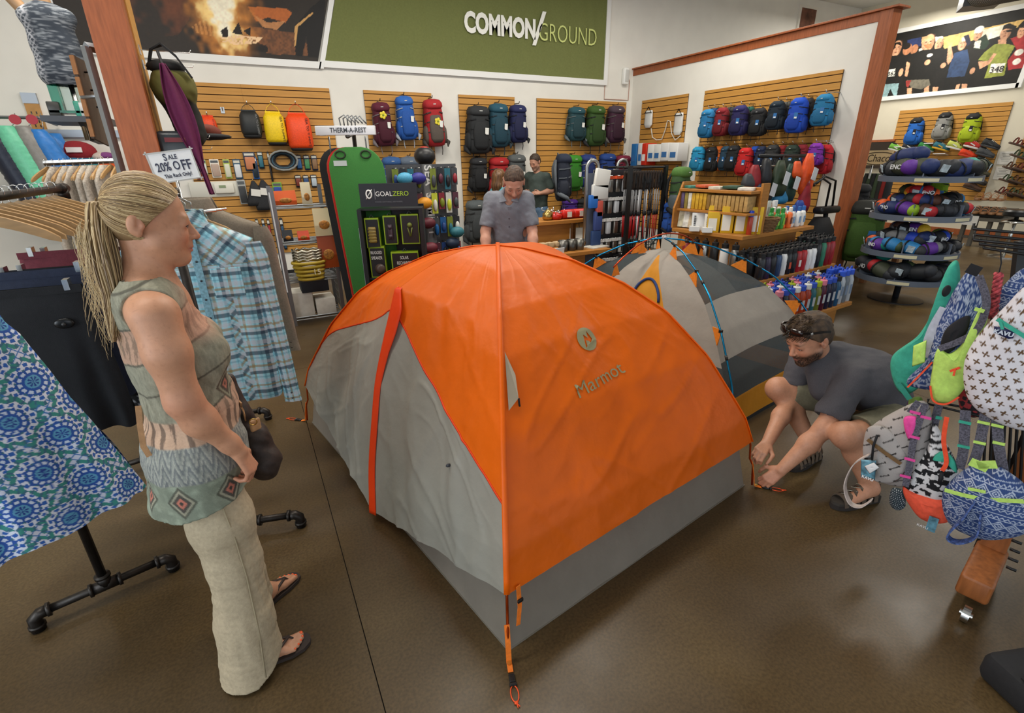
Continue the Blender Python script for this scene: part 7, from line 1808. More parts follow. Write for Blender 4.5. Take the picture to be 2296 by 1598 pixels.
# ---- accessory tower with the vertical lettering
def tower():
 c=onY(965,470,6.3);cx,cy=c.x,6.3;t=thing('accessory_tower','grey accessory tower with pale lettering running down its post','display stand',(cx,cy+.3,0));zt=onY(960,368,6.2).z
 m=MB();m.bbox((cx-.06,cy,0),(cx+.06,cy+.06,zt));m.build('lettered_post',plas('6c6e6e',.45),t,world= True)
 text('SEA  SUMMIT',.13,plas('e4e4e0'),frame((cx,cy-.002,zt*.5+.42),(0,0,-1),(1,0,0)),t,sx=1.15,bold=.002);text('TO',.05,plas('e4e4e0'),frame((cx,cy-.002,zt*.5+.50),(0,0,-1),(1,0,0)),t)
 m=MB();m.bbox((cx-.5,cy+.06,.05),(cx+.40,cy+.09,zt));m.build('peg_grid',plas('4c4e52',.6),t,world= True)
 m=MB();m.bbox((cx-.5,cy-.1,0),(cx+.40,cy+.3,.06));m.build('base',plas('26282c'),t,world= True)
 r=random.Random(3);lo=('7d8a2c','2c4a86','23262c','c8d23a','2a6c7c','8a2430','44484c','d8d8d0','1c5c9a','5a2c3c')
 nm=('hook packet','cutlery packet','strap packet','cord packet')
 for row,z in enumerate((zt-.05,zt-.34,zt-.64,zt-.96)):
  for k in range(9):
   if 3<k<5: continue
   x=cx-.42+k*.095;col=lo[(row*3+k*2)%10];c2=lo[(row+k*3+1)%10];w,h=.075,.20+.05*(k%2)
   o=thing('accessory_packet','%s over %s packet, row %s of the accessory tower, place %s from the left'%(CN(col),CN(c2),ords[row],ords[k]),'packet',(x,cy-.05,z-h),group='packets on the accessory tower')
   m=MB();m.box((x,cy-.03,z-h/2),(w,.012,h));m.build('card',plas(col),o,world= True)
   m=MB();m.ell((x,cy-.05,z-h*.6),(w*.4,.03,h*.3),10,6);m.build('contents',plas(c2,.35),o,True,world= True);m=MB();m.tube([(x,cy+.06,z+.01),(x,cy-.1,z+.01)],.005,5);m.build('peg',CHROME,o,True,world= True)
 for k,(px,py,col,lab) in enumerate(((908,400,'4a9cc0','light blue rolled sack on the accessory tower'),(938,400,'2a2a80','indigo rolled sack beside the light blue one'),(952,455,'d8901c','amber sack low on the accessory tower'),(960,500,'5a1c28','dark red mug on the accessory tower'),(965,555,'6a2430','maroon mug at the bottom of the accessory tower'),(1025,520,'2c6c78','teal cup at the right of the accessory tower'),(1015,545,'1c2c44','navy pouch at the right of the accessory tower'))):
  p=onY(px,py,cy-.12);m=MB();m.ell((p.x,cy-.12,p.z),(.10,.07,.07),12,8);tag(m.build('stuff_sack' if k<3 else 'cup',fab(col,.5),None,True),lab,'sack' if k<3 else 'cup','small goods on the accessory tower')
def CN(h):
 r,g,b=[int(h[i:i+2],16) for i in (0,2,4)];mx,mn=max(r,g,b),min(r,g,b)
 if mx-mn<28: return 'black' if mx<64 else 'grey' if mx<170 else 'white'
 if r==mx: return 'red' if g<.62*r and b<.75*r else ('yellow' if g>.78*r else 'tan')
 if g==mx: return 'green' if r<.85*g else 'lime'
 return 'teal' if g>.82*b else ('purple' if r>.8*b else 'blue')
tower()
# ---- two low wooden counters with stoves, cups and boxes
def counters():
 for (px0,py0,px1,py1,Y,dp,lab) in ((1205,497,1334,490,5.6,.5,'wooden counter with red stoves and fuel bottles'),(1195,575,1372,558,5.0,.45,'lower wooden counter with mugs and small boxes')):
  a,b=onY(px0,py0,Y),onY(px1,py1,Y);z=(a.z+b.z)/2;t=thing('wooden_counter',lab,'counter',((a.x+b.x)/2,Y+dp/2,0))
  m=MB();m.bbox((a.x-.25,Y,z-.045),(b.x,Y+dp,z));m.build('top',OAK,t,bevel=.004,world= True)
  m=MB();m.bbox((a.x-.2,Y+.08,0),(b.x-.35,Y+dp-.05,z-.045));m.build('cabinet',OAK,t,world= True)
  m=MB();m.bbox((b.x-.08,Y+dp-.1,0),(b.x-.03,Y+dp-.04,z-.045));m.build('leg',OAK,t,world= True)
  if Y>5.3:
   for px,lab2,r_,h,col,k in ((1228,'small brass stove on the wooden counter',.07,.14,'b89a5c',0),(1245,'round red stove kit on the wooden counter',.09,.10,'b81e16',0),(1277,'red fuel bottle with a white label, left one on the counter',.06,.26,'c0221a',1),(1305,'red fuel bottle lying at the right of the counter',.06,.30,'c42218',1),(1262,'chrome cook pot behind the red stove',.08,.10,'b0b0ac',0)):
    p=onY(px,488,Y+.15);o=thing('camp_stove' if not k else 'fuel_bottle',lab2,'stove' if not k else 'bottle',(p.x,Y+.15+.12*(px==1262),z));mm=metl(col,.3) if col!='b81e16' else plas(col,.3)
    if k:
     m=MB(Matrix.Translation((0,0,r_))@Matrix.Rotation(PI/2,4,'Y')@Matrix.Translation((0,0,-h/2)));m.lathe([(r_*.9,0),(r_,.01),(r_,h*.7),(r_*.5,h*.85),(r_*.4,h*.9)],16);m.build('bottle',plas(col,.3),o,True)
     m=MB();m.lathe([(r_*.4,0),(r_*.4,.03)],10,(0,0,0));m.build('cap',plas('1c1c1e'),o,True).matrix_local=Matrix.Translation((h*.42,0,r_))@Matrix.Rotation(PI/2,4,'Y')
     m=MB();m.box((-h*.15,-r_*.98,r_),(.07,.008,.07));m.build('label',plas('e0dcd4'),o)
    else:
     m=MB();m.lathe([(r_*.7,0),(r_,.02),(r_,h*.6),(r_*.5,h*.8),(r_*.2,h)],16);m.build('burner',mm,o,True);m=MB()
     for q in range(3):m.tube([(r_*math.cos(q*2.1)*.4,r_*math.sin(q*2.1)*.4,h*.8),(r_*1.3*math.cos(q*2.1),r_*1.3*math.sin(q*2.1),h*.9),(r_*1.2*math.cos(q*2.1),r_*1.2*math.sin(q*2.1),h*1.15)],.006,5)
     m.build('pot_support',CHROME,o,True)
  else:
   for i,(px,col) in enumerate(((1262,'6c6a66'),(1281,'5e5c58'),(1298,'74726c'))):
    p=onY(px,562,Y+.16);o=thing('camp_mug','metal camp mug, %s from the left on the lower counter'%ords[i],'mug',(p.x,Y+.16,z),group='metal mugs on the lower counter');m=MB();m.lathe([(.055,0),(.06,.01),(.065,.13),(.060,.13),(.054,.015)],16,cap= False);m.build('cup',metl(col,.4),o,True);m=MB();m.tube([(.06,0,.10),(.10,0,.09),(.10,0,.045),(.058,0,.03)],.006,6);m.build('handle',metl(col,.4),o,True)
   for i in range(8):
    p=onY(1200+(i%4)*15,568,Y+.1+.12*(i//4));m=MB();m.rbox((p.x,Y+.08+.11*(i//4),z+.03+.06*(i//4)),(.075,.09,.055),.006,(0,0,.2));tag(m.build('small_carton',mat('kraft','b39a76',.7,nz=.2,nscale=20),None,auto=40),'small kraft carton, %s from the left in the %s row beside the clerk'%(ords[i%4],'front' if i<4 else 'back'),'box','kraft cartons beside the clerk')
   p=onY(1335,560,Y+.2);m=MB();m.box((p.x,Y+.2,z+.006),(.30,.2,.012),(0,0,.2));tag(m.build('leaflets',mat('leaflet','c9c5ba',.6,nz=.2,nscale=12)),'flat pale leaflets on the lower counter','leaflets')
   p=onY(1256,575,Y+.02);m=MB();m.box((p.x,Y+.03,z+.035),(.12,.01,.07),(.2,0,0));tag(m.build('price_card',plas('dedede')),'small white price card at the front of the lower counter','card')
counters()
# ---- silver rack of packets and black rack of trekking poles
def pole_racks():
 Y=5.35;a=onY(1337,365,Y);t=thing('silver_rack','silver tube rack with rounded tops and hanging packets','display rack',(a.x+.2,Y,0))
 for x,yy in ((a.x-.05,Y),(onY(1396,365,Y+.6).x,Y+.6)):
  m=MB();m.tube([(x-.09,yy,0),(x-.09,yy,a.z-.06)]+[(x-.09*math.cos(q),yy,a.z-.06+.09*math.sin(q)) for q in np.linspace(0,PI,9)]+[(x+.09,yy,0)],.022,10);m.build('hoop',metl('9a9c9c',.35),t,True,world= True)
  m=MB();m.bbox((x-.08,yy-.006,.1),(x+.08,yy+.006,a.z-.12));m.build('end_panel',plas('5c6270',.5),t,world= True)
 m=MB();m.bbox((a.x+.03,Y+.05,.05),(a.x+.75,Y+.09,1.62));m.build('peg_grid',plas('34363a'),t,world= True)
 pal=('d8d6d0','b8bcc0','7c8084','c8ccd0','d84a2c','9aa0a4')
 for row in range(5):
  for k in range(6):
   x=a.x+.10+k*.115;z=1.55-row*.26;o=thing('hanging_packet','%s packet, place %s in row %s of the silver rack'%(CN(pal[(row+k)%6]),ords[k],ords[row]),'packet',(x,Y,z-.2),group='packets on the silver rack')
   m=MB();m.box((x,Y-.03,z-.02),(.09,.06,.035));m.build('card_top',plas('e4e4e0' if row else 'e05a34'),o,world= True);m=MB();m.rbox((x,Y-.03,z-.12),(.07,.05,.16),.015);m.build('contents',metl('a8a6a0',.4) if (row+k)%3 else plas(pal[(row+k)%6]),o,auto=40,world= True);m=MB();m.tube([(x,Y+.05,z),(x,Y-.07,z)],.005,5);m.build('peg',CHROME,o,True,world= True)
 for i,(px,py,w,h,col,lab) in enumerate(((1350,400,.22,.22,'e2e0d8','curled white manual on the end of the silver rack'),(1345,430,.24,.18,'d8d8d4','white boxed packet under the curled manual'),(1330,452,.13,.16,'2a6cc0','bright blue packet on the end of the silver rack'),(1343,468,.10,.20,'c4564a','red and white packet below the bright blue one'),(1340,495,.12,.24,'3a4c84','blue and white packet low on the silver rack'),(1335,540,.14,.26,'27406c','dark blue packet at the bottom of the silver rack'))):
  p=onY(px,py,Y-.08);m=MB();m.rbox((p.x,Y-.08,p.z),(w,.05,h),.012,(0,.15*(i==0),0));tag(m.build('end_packet',plas(col),None,auto=40),lab,'packet')
 A,B=onY(1408,372,5.1),onY(1500,372,5.0);r=thing('pole_rack','black rack full of hanging trekking poles','display rack',(A.x+.3,5.3,0));zt=A.z
 for x in (A.x,B.x):
  for y in (5.05,5.55):m=MB();m.bbox((x-.022,y-.022,0),(x+.022,y+.022,zt));m.build('upright',BLACK,r,world= True)
 for y in (5.05,5.18,5.32,5.55):m=MB();m.tube([(A.x,y,zt-.02),(B.x,y,zt-.02)],.016,6);m.build('top_bar',BLACK,r,world= True)
 m=MB()
 for k in range(9):m.tube([(A.x+.02,5.30,.12+k*.14),(B.x,5.30,.12+k*.14)],.006,5)
 m.build('back_wires',BLACK,r,world= True)
 t0=thing('trekking_pole','pole','trekking pole');seg=(('shaft',[(.009,-.52),(.009,-.22)],'a','c4c6c8'),('lower_shaft',[(.0075,-.82),(.0085,-.52)],'b','b81c20'),('tip',[(.004,-1.0),(.007,-.82)],'c','26272a'),('grip',[(.012,-.22),(.017,-.19),(.014,-.12),(.018,-.03),(.012,0)],'d','2e231c'),('clamp',[(.014,-.54),(.014,-.49)],'c','1c1d20'),('basket',[(.007,-.93),(.03,-.925),(.007,-.915)],'c','1c1d20'))
 for n,pr,k,col in seg:m=MB();m.lathe(pr,8);part(m,n,t0,k,col)
 m=MB();m.strip([(0,-.012,-.03),(.03,-.03,-.12),(.012,-.03,-.24),(-.015,-.02,-.14),(0,-.012,-.03)],.022,.004,(0,1,0));part(m,'wrist_strap',t0,'e','1b1c1e',False)
 for i in range(24):
  rowi,k=divmod(i,12);x=A.x+.06+(B.x-A.x-.1)*k/11+.01*rowi;c=('8e9092','b81c20') if k not in (3,6) else ('d4d6d8','c8ccd0');c=c if k not in (7,8) else ('2a2b2e','3a3b3e')
  o=place(t0,None,(x,5.08+.15*rowi,zt-.06),(0,rnd.uniform(-.05,.05),rnd.uniform(0,6)),'%s trekking pole, %s from the left in the %s row'%(('silver and red','pale silver','black')[0 if c[1]=='b81c20' else 1 if c[0]=='d4d6d8' else 2],ords[k],('front','back')[rowi]),'trekking poles on the rack');recolour(o,dict(a=plas(c[0],.3),b=plas(c[1],.3)))
 for i in range(12):
  x=A.x+.07+(B.x-A.x-.12)*i/11;o=thing('small_packet','%s clip card, %s from the left at the bottom of the pole rack'%(('black','red','grey')[i%3],ords[i]),'packet',(x,5.2,.35),group='clip cards at the bottom of the pole rack');m=MB();m.box((x,5.22,.48),(.055,.012,.16));m.build('card',plas(('2a2b2e','a8242c','b8bcc0')[i%3]),o,world= True);m=MB();m.ell((x,5.20,.46),(.02,.015,.04),8,6);m.build('clip',plas('1c1d1f'),o,True,world= True);m=MB();m.tube([(x,5.30,.57),(x,5.18,.57)],.005,5);m.build('peg',CHROME,o,True,world= True)
 for px,py,col,lab,H in ((1520,372,'34502a','green and grey framed pack at the right end of the pole rack',.62),(1500,452,'2450a0','small blue pack hanging low beside the pole rack',.40)):
  p=onY(px,py,5.0);pack(BIG,(p.x,5.05,p.z),H,.3,col,'4a7030' if H>.5 else col,'4a5458' if H>.5 else col,K,lab,'packs beside the pole rack',1.1)
pole_racks()
# ------------------------------------------------------------------ oak shelving island, bottles, spinner, shoe wall
IO=Vector((4.42,3.44,0));iux=Vector((.9953,.0968,0));iuy=Vector((-.0968,.9953,0));IRZ=math.atan2(.0968,.9953)
I= lambda a,b,z:IO+iux*a+iuy*b+Vector((0,0,z))
IM=Matrix.Translation(IO)@Matrix.Rotation(IRZ,4,'Z')
def ibox(a0,a1,b0,b1,z0,z1): return MB(IM).bbox((a0,b0,z0),(a1,b1,z1))
isl=thing('shelf_island','stepped oak shelving island with bottles, books and sunscreen','shelving unit',I(.5,.3,0))
def island():
 for n,a in (('lower_shelf',(-.30,1.16,-.66,.9,.24,.28)),('middle_shelf',(-.14,1.33,-.335,.9,.58,.62)),('top_shelf',(0,1.37,0,.9,.96,1.0)),('plinth',(-.2,1.08,-.56,.88,0,.24)),('lower_riser',(0,1.2,-.25,.9,.28,.58)),('upper_riser',(.12,1.2,.10,.9,.62,.96)),('hutch_back',(.26,.29,.02,.9,1.0,1.46)),('hutch_shelf',(.04,.27,.02,.9,1.19,1.215)),('hutch_top',(.06,.34,.02,.9,1.40,1.43))):
  ibox(*a).build(n,OAK,isl,world= True,bevel=.004)
 for b in (.0,.89):m=MB(IM);m.prism([(0 if b else .22,1.0),(.34,1.0),(.34,1.50),(.12 if b else .22,1.50),(.0 if b else .22,1.22)],.025,(0,b+.025,0),(1,0,0),(0,0,1));m.build('hutch_side',OAK,isl,world= True)
island()
def flask_proto(kind):
 t=thing('water_bottle','bottle','bottle')
 if kind:pr,cp=[(.040,0),(.043,.006),(.043,.195),(.034,.222),(.030,.23)],[(.033,.228),(.034,.268),(.02,.275)]
 else:pr,cp=[(.043,0),(.046,.006),(.046,.165),(.034,.19),(.031,.205)],[(.036,.20),(.036,.235),(.03,.24)]
 m=MB();m.lathe(pr,14);part(m,'bottle_body',t,'a',auto=40,m=plas('303236',.25));m=MB();m.lathe(cp,12);part(m,'lid',t,'b',auto=40,m=plas('141517',.4))
 m=MB();z=.272 if kind else .235;m.tube([(-.022,0,z-.01),(-.012,0,z+.022),(.012,0,z+.022),(.022,0,z-.01)],.005,6);part(m,'carry_loop',t,'b',m=plas('141517',.4))
 m=MB();m.loft([[((.0445 if kind else .0472)*math.cos(q),-(.0445 if kind else .0472)*math.sin(q),z) for q in np.linspace(1.0,2.1,6)] for z in (.06,.13)],cap= False,closed= False);part(m,'printed_label',t,'c',m=plas('8a8c8e',.5)); return t
FK,NB=flask_proto(1),flask_proto(0)
r7=random.Random(11)
def bottles():
 front=['1c1d22','2a1f3a','16171a','2c4468','e2e2e0','1a1b1e','16171a','a81c22','b0242a','e6e6e4','e8e8e6','1b1c1e','2f7a5c','8a1820','9c1c26']
 for row in range(3):
  for k in range(15):
   c=front[k] if row==0 else r7.choice(('17181b','1e1f23','202a3c','141517','2a2c30')) if k<11 else front[k];big=k>10
   o=place(FK,None,I(-.08+k*.094,-.285+row*.10,.62),(0,0,IRZ+r7.uniform(-.3,.3)),'%s steel bottle, %s from the left, %s row of the middle shelf'%(CN(c),ordn(k),ords[row]),'steel bottles on the middle shelf',(1,1,1.12 if big else .95));recolour(o,dict(a=plas(c,.3),b=plas('141517',.45),c=plas({7:'d8d4cc',5:'c8502c'}.get(k,c) if row==0 else c,.4)))
 for k,(b,c) in enumerate(((.00,'9a9a96'),(.12,'d8d8d6'),(.24,'1a1a1c'),(.36,'a8a8a4'),(.48,'1c1c1e'),(.60,'8a2a2a'))):
  o=place(FK,None,I(-.06,b+.02,.62),(0,0,0),'%s thermos, %s from the corner on the left side of the middle shelf'%(CN(c),ords[k]),'thermos flasks on the left side',(1.05,1.05,1.1));recolour(o,dict(a=metl(c,.3) if k in (0,3) else plas(c,.3),c=plas(c)))
 low=['7a2c3a','2c2f3c','8c5a5c','b8421c','c0481e','b03a1c','2c6c78','7c8434','5c1c34','2a2340','24304c','2c5c84']
 caps=['c87a8c','2a4cb0','2a4cb0','d8d8d4','2a4cb0','d0d0cc','2a4cb0','a0b020','d87a90','2a4cb0','2a4cb0','1c1c20']
 tr= lambda c:mat('clear_'+c,c,.12,trans=.25,ior=1.3)
 for row in range(3):
  for k in range(12):
   c=low[(k+row*5)%12];o=place(NB,None,I(-.23+k*.098,-.60+row*.105,.28),(0,0,IRZ),'%s clear bottle with %s lid, %s from the left, %s row'%(CN(c),CN(caps[(k+row*3)%12]),ordn(k),ords[row]),'clear bottles on the lower shelf',(1,1,1.3));recolour(o,dict(a=tr(c),b=plas(caps[(k+row*3)%12],.35),c=tr('c8ccd0')))
 for k in range(6):
  q,w=divmod(k,3);c='c4ccd4' if k!=1 else '7c848c';o=place(NB,None,I(.96+.09*w,-.58+.12*q,.28),(0,0,IRZ),'tall frosted bottle with blue lid, %s in the %s row at the right end'%(ords[w],ords[q]),'tall frosted bottles at the right end',(1.05,1.05,1.45));recolour(o,dict(a=tr(c),b=plas('2c54c4',.35),c=tr('8a9cb4')))
def ordn(k): return (ords+['thirteenth','fourteenth','fifteenth'])[k]
bottles()
def topgoods():
 def bx(nm,lab,a,b,z,w,d,h,col,cat='box',g= None,rz=0.0,extra= None):
  o=thing(nm,lab,cat,I(a,b,z),IRZ+rz,g);m=MB();m.rbox((0,0,h/2),(w,d,h),.004);m.build('carton',plas(col,.5),o,auto=40)
  if extra:m=MB();m.box((extra[0]*w,-d/2-.002,h*extra[1]),(w*extra[2],.003,h*extra[3]));m.build('front_print',plas(extra[4],.5),o)
  return o
 for k in range(4):
  o=bx('display_box','yellow display box with white panels, %s from the left on the top shelf'%ords[k],.05+.07*k,.40-.115*k,1.0,.12,.11,.27-.06*(k==0),'cfa61c','box','yellow display boxes',-.85,(-.1,.4,.7,.6,'e4e0d4'));m=MB();m.prism([(-.06,.28),(.06,.28),(.05,.33),(-.05,.33)],.004,(0,.05,0 if k else -.06),(1,0,0),(0,0,1));m.build('box_flap',plas('e0ba2a',.5),o)
 for k in range(2):
  o=thing('brochure_stand','white leaflet holder with stacked leaflets, %s of the pair on the top shelf'%ords[k],'leaflet stand',I(.03+.02*k,.56-.15*k,1.0),-.7);m=MB();m.box((0,.04,.09),(.15,.006,.19),(-.2,0,0));m.build('leaflet',plas('e6e6e4'),o);m=MB();m.box((-.05,-.03,.025),(.10,.09,.05));m.build('tray',plas('dededc'),o);m=MB();[m.box((-.045,.030,.05+.02*q),(.02,.012,.012)) for q in range(6)];m.build('print_marks',plas('3a3c40'),o)
 o=thing('spray_can','red and blue spray can standing on its own before the yellow boxes','spray can',I(.16,.045,1.0));m=MB();m.lathe([(.024,0),(.026,.005),(.026,.165),(.02,.18)],14);m.build('can',plas('b03a20',.3),o,auto=40);m=MB();m.lathe([(.024,.178),(.024,.235),(.02,.24)],14);m.build('cap',plas('1c3aa8',.35),o,auto=40)
 o=thing('basket','brown woven basket between the yellow boxes and the sunscreen','basket',I(.52,.08,1.0));m=MB()
 for k in range(8):rr=.075+.006*k;m.tube([(rr*1.25*math.cos(q),rr*math.sin(q)*.9,.01+.018*k+.003*math.sin(q*10+k*PI)) for q in np.linspace(0,2*PI,40)[:-1]],.010,6,closed= True)
 m.build('weave',mat('wicker','7a5a38',.8,nz=.3,nscale=90),o,True)
 t=thing('sunscreen_bottle','b','bottle');m=MB();m.loft([sq(.032,.02,0,0,14,.8),sq(.036,.022,.01,0,14,.8),sq(.036,.022,.12,0,14,.8),sq(.016,.014,.145,0,14,1)]);part(m,'bottle_body',t,'a',m=plas('e8e8e4',.35));m=MB();m.lathe([(.017,.143),(.017,.18),(.010,.185)],12);part(m,'cap',t,'b',auto=40,m=plas('2a5ca8',.35));m=MB();m.box((0,-.0225,.065),(.045,.002,.06));part(m,'printed_label',t,'c',smooth= False,m=plas('7aa0c8',.4))
 for k,(a,b,c,cc,lc,n) in enumerate(((.74,.10,'2f8a3a','2f8a3a','8ac44a','green spray'),(.79,.20,'2f8a3a','2f8a3a','8ac44a','green spray'),(.84,.10,'3a9a40','2f8a3a','8ac44a','green spray'),(.86,.22,'e8682a','e0dcd4','7a3c20','orange sunscreen'),(.91,.12,'ec7030','e0dcd4','6a3420','orange sunscreen'),(.96,.22,'e8682a','e0dcd4','7a3c20','orange sunscreen'),(.99,.10,'ee7434','e0dcd4','6a3420','orange sunscreen'),(1.08,.12,'e4e4e0','2c62a8','7aa0c8','white sunscreen'),(1.13,.22,'e0e0dc','2c62a8','c87a6c','white sunscreen'),(1.17,.10,'e8e8e4','2c62a8','7aa0c8','white sunscreen'),(1.23,.20,'e4e4e0','2c62a8','c87a6c','white sunscreen'),(1.28,.11,'e8e8e4','2c62a8','7aa0c8','white sunscreen'))):
  o=place(t,None,I(a,b,1.0),(0,0,IRZ+.2),'%s bottle, %s from the basket on the top shelf'%(n,ords[k]),'sunscreen and spray bottles',1.2);recolour(o,dict(a=plas(c,.35),b=plas(cc,.35),c=plas(lc,.4)))
 for k in range(4):
  o=bx('soap_pouch','%s pouch card standing behind the sunscreen, %s from the left'%(('green','white','pale grey','white')[k],ords[k]),.78+.13*k,.40,1.0,.11,.03,.27,('4a6a40','dcdcd8','b8c0b8','d8dcdc')[k],'pouch','pouch cards behind the sunscreen',.2,(0,.6,.6,.3,'8a9a8c'))
 cols=('5a4a6a','8a7a3a','d8d4c8','c89a28','d0a430','c89a28','c4962a','8c6a34','b08c50','b89458','a8844c','b08c50','b89458','a8844c','b08c50','ac8850','b49058')
 for k in range(17):
  m=MB(IM);w=.04;m.rbox((.15,.86-.049*k,1.217+.085),(.14,w,.17-.02*(k>6)),.003,(0,0,.0));o=m.build('book',mat('book_'+cols[k],cols[k],.6,nz=.2,nscale=30),None,auto=40);tag(o,'%s guide book, %s from the far end of the upper hutch shelf'%(CN(cols[k]),(ords+['thirteenth','fourteenth','fifteenth','sixteenth','last'])[k]),'book','guide books on the hutch')
 cm=('d0ccb0','e0e0d8','c8b89a','b85a3a','d0a82a','7aa0c4','4a78a8','9ab4cc','b03038')
 for k in range(9):m=MB(IM);m.box((.10+.005*k,.84-.068*k,1.115),(.012,.10,.21),(0,.16,.22));o=m.build('magazine',mat('mag_'+cm[k],cm[k],.4,nz=.4,nscale=16));tag(o,'%s magazine, %s from the far end under the hutch shelf'%(CN(cm[k]),ords[k]),'magazine','magazines under the hutch')
 for k in range(5):m=MB(IM);m.rbox((.2,.80-.16*k,1.445+.012*(k%2)),(.20,.15,.028),.004,(0,0,.2*(k-2)));tag(m.build('folded_map',mat('map_%d'%k,('3a7a6c','d0603a','c8c4b4','2c4a3a','d8d4c8')[k],.6,nz=.3,nscale=14),None,auto=40),'flat folded map, %s from the far end on top of the hutch'%ords[k],'map','maps on top of the hutch')
topgoods()
def hangrack():
 X,Y=5.9,4.45;a,b=onY(1702,350,Y),onY(1815,349,Y);t=thing('bag_rack','black T-bar rack hung with stuff sacks and an orange jacket','display rack',(a.x,Y,0))
 m=MB();m.tube([a,b],.022,8);m.build('top_bar',BLACK,t,True,world= True);m=MB();m.tube([(a.x+.45,Y,0),(a.x+.45,Y,a.z)],.024,8);m.box((a.x+.45,Y,.02),(.5,.5,.04));m.build('post',BLACK,t,True,world= True);z=onY(1700,372,Y).z
 m=MB();m.tube([(a.x-.10,Y-.12,z),(a.x+.3,Y-.12,z)],.010,6);m.build('chrome_arm',CHROME,t,True,world= True)
 for k,(px,py,w,h,col,lab) in enumerate(((1690,395,.13,.26,'8a2228','dark red sack at the left of the T-bar rack'),(1676,405,.11,.16,'3c3e40','small grey cap on the T-bar rack'),(1716,385,.10,.30,'1d1f24','black zip case on the T-bar rack'),(1716,425,.12,.34,'23262c','black pouch below the zip case'),(1697,440,.12,.30,'202c48','navy sack low on the T-bar rack'),(1745,400,.16,.42,'2c3a26','olive sack in the middle of the T-bar rack'),(1768,410,.15,.46,'1c3a30','dark green sack in the middle of the T-bar rack'),(1747,440,.16,.18,'2a7aa8','bright blue sack low on the T-bar rack'),(1785,380,.10,.20,'d8521c','orange cap with a grey mark on the T-bar rack'),(1808,390,.15,.50,'e0521a','long orange jacket at the right of the T-bar rack'),(1803,440,.12,.40,'9a2430','red and grey sleeve under the orange jacket'),(1790,470,.13,.24,'2448a0','blue sack at the bottom right of the T-bar rack'),(1798,458,.06,.26,'d8c02a','yellow cloth strip beside the orange jacket'))):
  p=onY(px,py,Y-.16-.02*(k%3));m=MB();m.loft([sq(w*.3,.03,p.z+h/2,p.y,12,1,p.x),sq(w*.55,.04,p.z+h*.3,p.y,12,.7,p.x),sq(w*.8,.05,p.z-h*.1,p.y,12,.6,p.x+.015),sq(w*.85,.05,p.z-h*.3,p.y,12,.6,p.x+.02),sq(w*.7,.035,p.z-h/2,p.y,12,.9,p.x+.03)]);o=thing('stuff_sack',lab,'sack',(p.x,p.y,p.z-h/2),group='goods on the T-bar rack');m.build('sack',mat('nylon_'+col,col,.5,nz=.15,nscale=20,bump=.5,bscale=25),o,True,world= True)
  if k in (3,5,6,9):m=MB();m.box((p.x+.02,p.y-.10,p.z),(.11,.006,.15),(0,.25,.1));m.build('swing_tag',plas('c4c8cc'),o,world= True)
 h=thing('luggage','black wheeled pack with a tall telescopic handle by the end post','luggage',(6.85,4.15,0));q= lambda x,y,d=4.1:Vector(onY(x,y,d));m=MB()
 m.tube([q(1850,470),q(1862,412),q(1845,400),q(1826,412),q(1825,418)],.014,8);m.tube([q(1866,466),q(1874,405),q(1850,395),q(1830,412)],.014,8);m.build('handle',BLACK,h,True,world= True);a,b=q(1835,470),q(1872,470);m=MB();m.rbox((a+b)/2,(b.x-a.x+.05,.14,.09),.03);m.build('grip_head',BLACK,h,auto=40,world= True);m=MB();m.tube([q(1852,470),q(1846,560)],.03,8);m.build('stem',BLACK,h,True,world= True)
 p=q(1832,535);m=MB();m.loft([sq(.22,.14,.03,4.1,16,.6,p.x),sq(.25,.17,.3,4.1,16,.6,p.x),sq(.2,.14,p.z+.12,4.1,16,.7,p.x),sq(.1,.08,p.z+.28,4.1,16,.8,p.x)]);m.build('pack_body',fab('19191b'),h,True,world= True)
 for k in (-1,1):m=MB();m.tube([(p.x+k*.16,4.05,.05),(p.x+k*.19,4.05,.05)],.05,14);m.build('wheel',plas('222226'),h,True,world= True)
hangrack()
